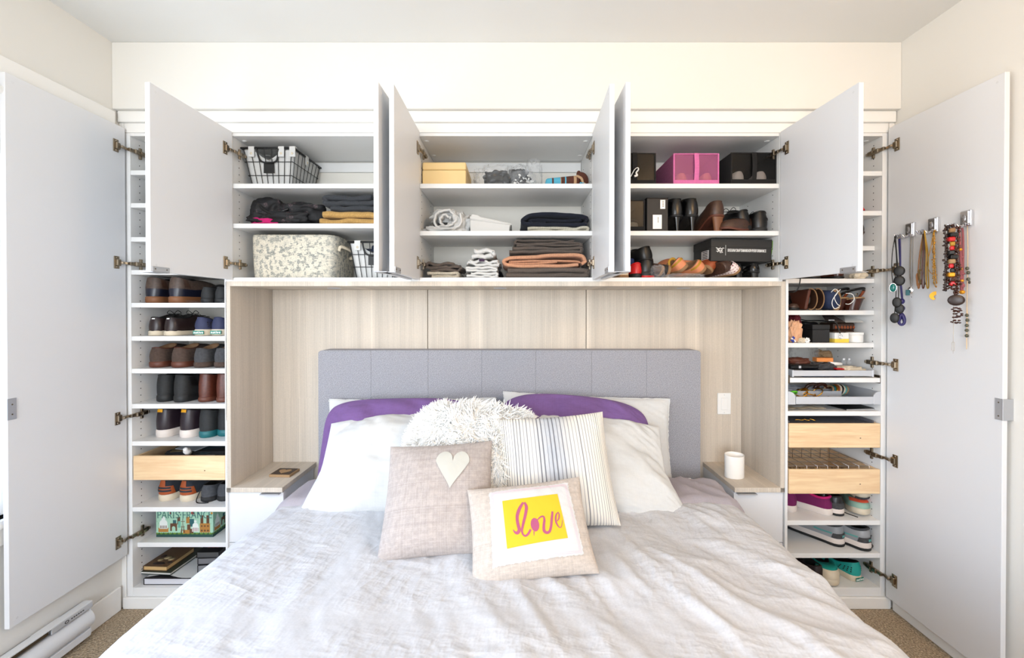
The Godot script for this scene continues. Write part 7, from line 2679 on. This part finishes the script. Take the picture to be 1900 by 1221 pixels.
func necklace(label: String, z: float, a: Array, b: Array, r: float, m: String, extras: Array, _setting := "", beaded := false, loop := false) -> void:
	if not mats.has("teal_stone"):
		for q in [["teal_stone", Color(0.02, 0.42, 0.40), 0.2], ["purple_bead", Color(0.13, 0.10, 0.36), 0.45], ["green_enamel", Color(0.02, 0.36, 0.2), 0.3], ["cord_tan", Color(0.52, 0.34, 0.18), 0.6], ["cord_olive", Color(0.36, 0.29, 0.14), 0.6], ["gold_matt", Color(0.86, 0.60, 0.16), 0.4], ["hot_red", Color(0.75, 0.03, 0.08), 0.35], ["dark_wood", Color(0.16, 0.09, 0.065), 0.35], ["pink_thread", Color(0.58, 0.33, 0.35), 0.9], ["grey_stone", Color(0.33, 0.33, 0.27), 0.35], ["pale_gold", Color(0.88, 0.76, 0.58), 0.4]]:
			mat(q[0], q[1], q[2])
		mats.gold_matt.metallic = 0.6
	var top := P(a[0][0], a[0][1], z)
	var t := thing("necklace", label, "necklace", top, 0.0, "necklaces on the right door")
	var pts := []
	for q in a:
		pts.append(P(q[0], q[1], z + 0.002) - top)
	var back := []
	for q in b:
		back.append(P(q[0], q[1], z - 0.004) - top)
	back.reverse()
	pts.append_array(back)
	var path := smooth_path(pts, 6, true)
	var st := mk()
	tube(st, path, r * (0.3 if beaded else 1.0), 6, true)
	piece("cord", st, mats[m], t)
	if beaded:
		st = mk()
		var rng := RandomNumberGenerator.new()
		rng.seed = hash(label)
		var gone := 0.0
		for k in path.size() - 1:
			var d: float = (path[k + 1] - path[k]).length()
			var n := maxi(1, int(d / (r * 1.1)))
			for i in n:
				var p: Vector3 = path[k].lerp(path[k + 1], float(i) / n)
				if r > 0.003:
					ball(st, p + Vector3(rng.randf_range(-1, 1), rng.randf_range(-1, 1), rng.randf_range(-1, 1)) * r * 0.8, Vector3(r * 1.1, r * 0.55, r * 0.8), 6, Basis.from_euler(Vector3(rng.randf() * 3, rng.randf() * 3, rng.randf() * 3)))
				else:
					ball(st, p, Vector3(r, r * 0.75, r), 6)
			gone += d
		piece("beads", st, mats[m], t).set_meta("kind", "stuff")
	if loop:
		st = mk()
		var e: Vector3 = P(a[-1][0], a[-1][1] - 14, z + 0.004) - top
		var lp := []
		for k in 14:
			lp.append(e + Vector3(cos(TAU * k / 14) * 0.007, sin(TAU * k / 14) * 0.026, 0.002 * sin(k)))
		tube(st, lp, r, 6, true)
		piece("knot_loop", st, mats[m], t)
	for e in extras:
		var c: Vector3 = P(e[1], e[2], z + 0.003) - top
		var w: float = e[3]
		var h: float = e[4]
		st = mk()
		# pendants hang beside the door and show their faces to the room and the bed
		var face := Basis(Vector3.UP, -0.75)
		match e[0]:
			"pendant":
				ball(st, c, Vector3(w, h, 0.006), 14, face)
				var o := piece("stone", st, mats[e[5]], t)
				st = mk()
				var rp := []
				for k in 18:
					rp.append(c + face * Vector3(cos(TAU * k / 18) * w * 1.05, sin(TAU * k / 18) * h * 1.05, 0))
				tube(st, rp, 0.0025, 6, true)
				piece("setting", st, mats.silver, o)
				continue
			"disc":
				ball(st, c, Vector3(w, h, 0.005), 16, face)
			"bead":
				ball(st, c, Vector3(w, h, w), 10)
			"block":
				box(st, Vector3(w * 2, h * 1.25, w * 1.6), c, 0.003, Basis(Vector3.UP, w * 90.0))
			"tab":
				box(st, Vector3(w * 2, h * 2, 0.003), c, 0.001, face)
			"drop":
				var rows := []
				for i in 17:
					var an := TAU * i / 16.0
					var row := PackedVector3Array()
					for j in 10:
						var bn := TAU * j / 10
						var rr := 0.0055 + 0.003 * (0.5 - 0.5 * cos(an - PI))
						var q := Vector3(sin(an) * w * (0.62 - 0.3 * cos(an)), cos(an) * h * 0.86, 0)
						row.append(c + face * (q + Vector3(sin(an), cos(an), 0) * cos(bn) * rr + Vector3(0, 0, sin(bn) * rr)))
					rows.append(row)
				surf(st, rows, true)
			"crescent":
				var out := PackedVector2Array()
				for k in 25:
					var an := deg_to_rad(-64.0 + 308.0 * k / 24.0)
					out.append(Vector2(cos(an) * w, sin(an) * h))
				for k in 25:
					var an := deg_to_rad(244.0 - 308.0 * k / 24.0)
					out.append(Vector2(cos(an) * w * 0.42, sin(an) * h * 0.45 - h * 0.2))
				var tmp := mk()
				extrude(tmp, out, -0.0025, 0.0025, 0.0, false)
				var o := piece("pendant", tmp, mats[e[5]], t)
				o.transform = Transform3D(face, c)
				continue
			"ring":
				var rp := []
				for k in 18:
					rp.append(c + face * Vector3(cos(TAU * k / 18) * w, sin(TAU * k / 18) * h, 0))
				tube(st, rp, 0.0013, 6, true)
			"leaf":
				var rp := []
				for k in 18:
					var an := TAU * k / 18
					rp.append(c + face * Vector3(sin(an) * w * (0.75 + 0.25 * cos(an * 2.0)), cos(an) * h, 0))
				tube(st, rp, 0.0009, 6, true)
				rod(st, c + Vector3(0, h, 0), c - Vector3(0, h * 1.5, 0), 0.0006, 5)
			"chips":
				var rng := RandomNumberGenerator.new()
				rng.seed = 7
				for k in 34:
					ball(st, c + Vector3(rng.randf_range(-w, w), rng.randf_range(-h, h), rng.randf_range(-w, w) * 0.6), Vector3(0.0055, 0.003, 0.004), 6, Basis.from_euler(Vector3(rng.randf() * 3, rng.randf() * 3, 0)))
				piece("chip_tassel", st, mats[e[5]], t).set_meta("kind", "stuff")
				continue
		piece("bead" if e[0] in ["bead", "block"] else "pendant", st, mats[e[5]], t)


func place_small_things() -> void:
	# light switch on the niche's back panel
	var zb := -0.345
	var c := P(1343.5, 749, zb)
	var t := thing("light_switch", "white rocker light switch on the wood back panel right of the headboard", "switch", c)
	piece("cover_plate", bx(-0.036, 0.036, -0.058, 0.058, 0.0002, 0.006, 0.002), mats.plastic_white, t)
	piece("rocker", bx(-0.0165, 0.0165, -0.033, 0.033, 0.0062, 0.0105, 0.002), mats.plastic_white, t)
	piece("screw", screws([Vector3(0, 0.048, 0.006)]), mats.tray_metal, t)
	piece("screw", screws([Vector3(0, -0.048, 0.006)]), mats.tray_metal, t)
	# oval cup candle
	var y := Y(906)
	var cz := -0.13
	t = thing("candle_cup", "oval white ceramic candle cup on the right nightstand", "candle", Vector3(X(1363.5, cz), y + 0.0005, cz))
	var st := mk()
	var rows := []
	for v in [[0.0, 0.0], [0.97, 0.0], [1.0, 0.003], [1.0, 0.06], [1.0, 0.11], [0.985, 0.112], [0.93, 0.111], [0.92, 0.09], [0.92, 0.085]]:
		var row := PackedVector3Array()
		for k in 36:
			var an := TAU * k / 36
			row.append(Vector3(cos(an) * 0.047 * v[0], v[1] - sin(an) * (0.004 if v[1] > 0.1 else 0.0), sin(an) * 0.034 * v[0]))
		rows.append(row)
	surf(st, rows, true)
	piece("cup", st, mat("ceramic", Color(0.93, 0.92, 0.90), 0.3), t)
	st = mk()
	lathe(st, [Vector2(0.0, 0.086), Vector2(0.0435, 0.085)], 36, Vector3.ZERO, 1.0, 0.72)
	piece("wax", st, mat("wax", Color(0.93, 0.90, 0.82), 0.5), t)
	st = mk()
	rod(st, Vector3(0, 0.085, 0), Vector3(0.001, 0.097, 0), 0.0012, 6)
	piece("wick", st, mats.black, t)
	# wooden tile with a heart, left nightstand
	cz = -0.17
	t = thing("heart_tile", "small dark wooden tile with a pale inlaid heart on the left nightstand", "tile", Vector3(X(527, cz), y + 0.0005, cz), -0.06)
	piece("body", bx(-0.053, 0.053, 0.0, 0.012, -0.045, 0.045, 0.001), mats.crepe, t)
	piece("face", bx(-0.048, 0.048, 0.0122, 0.0135, -0.040, 0.040, 0.0005), mat("walnut", Color(0.19, 0.12, 0.08), 0.5), t)
	var poly := PackedVector2Array()
	for k in 40:
		var an := TAU * k / 40
		poly.append(Vector2(16.0 * pow(sin(an), 3.0), 13.0 * cos(an) - 5.0 * cos(2 * an) - 2.0 * cos(3 * an) - cos(4 * an)) * 0.0019)
	st = mk()
	extrude(st, poly, 0.0, 0.0012, 0.0, false)
	var o := piece("heart", st, mats.crepe, t)
	o.transform = Transform3D(Basis(Vector3.RIGHT, -PI / 2), Vector3(0, 0.0137, 0))
	# the roller blind of the side window
	t = thing("roller_blind", "white roller blind with a bead chain over the left window", "blind", Vector3(-1.832, 2.16, 0.5))
	st = mk()
	tube(st, [Vector3(0.02, 0, -0.06), Vector3(0.02, 0, 1.48)], 0.018, 14)
	piece("roll", st, mats.plastic_white, t)
	piece("fabric", bx(0.003, 0.0045, -0.22, 0.0, -0.05, 1.47, 0.0), mats.plastic_white, t)
	st = mk()
	var k := 0
	while k < 90:
		ball(st, Vector3(0.022, -0.02 - k * 0.011, -0.04), Vector3(0.0022, 0.0034, 0.0022), 6)
		k += 1
	piece("bead_chain", st, mats.tray_metal, t).set_meta("kind", "stuff")
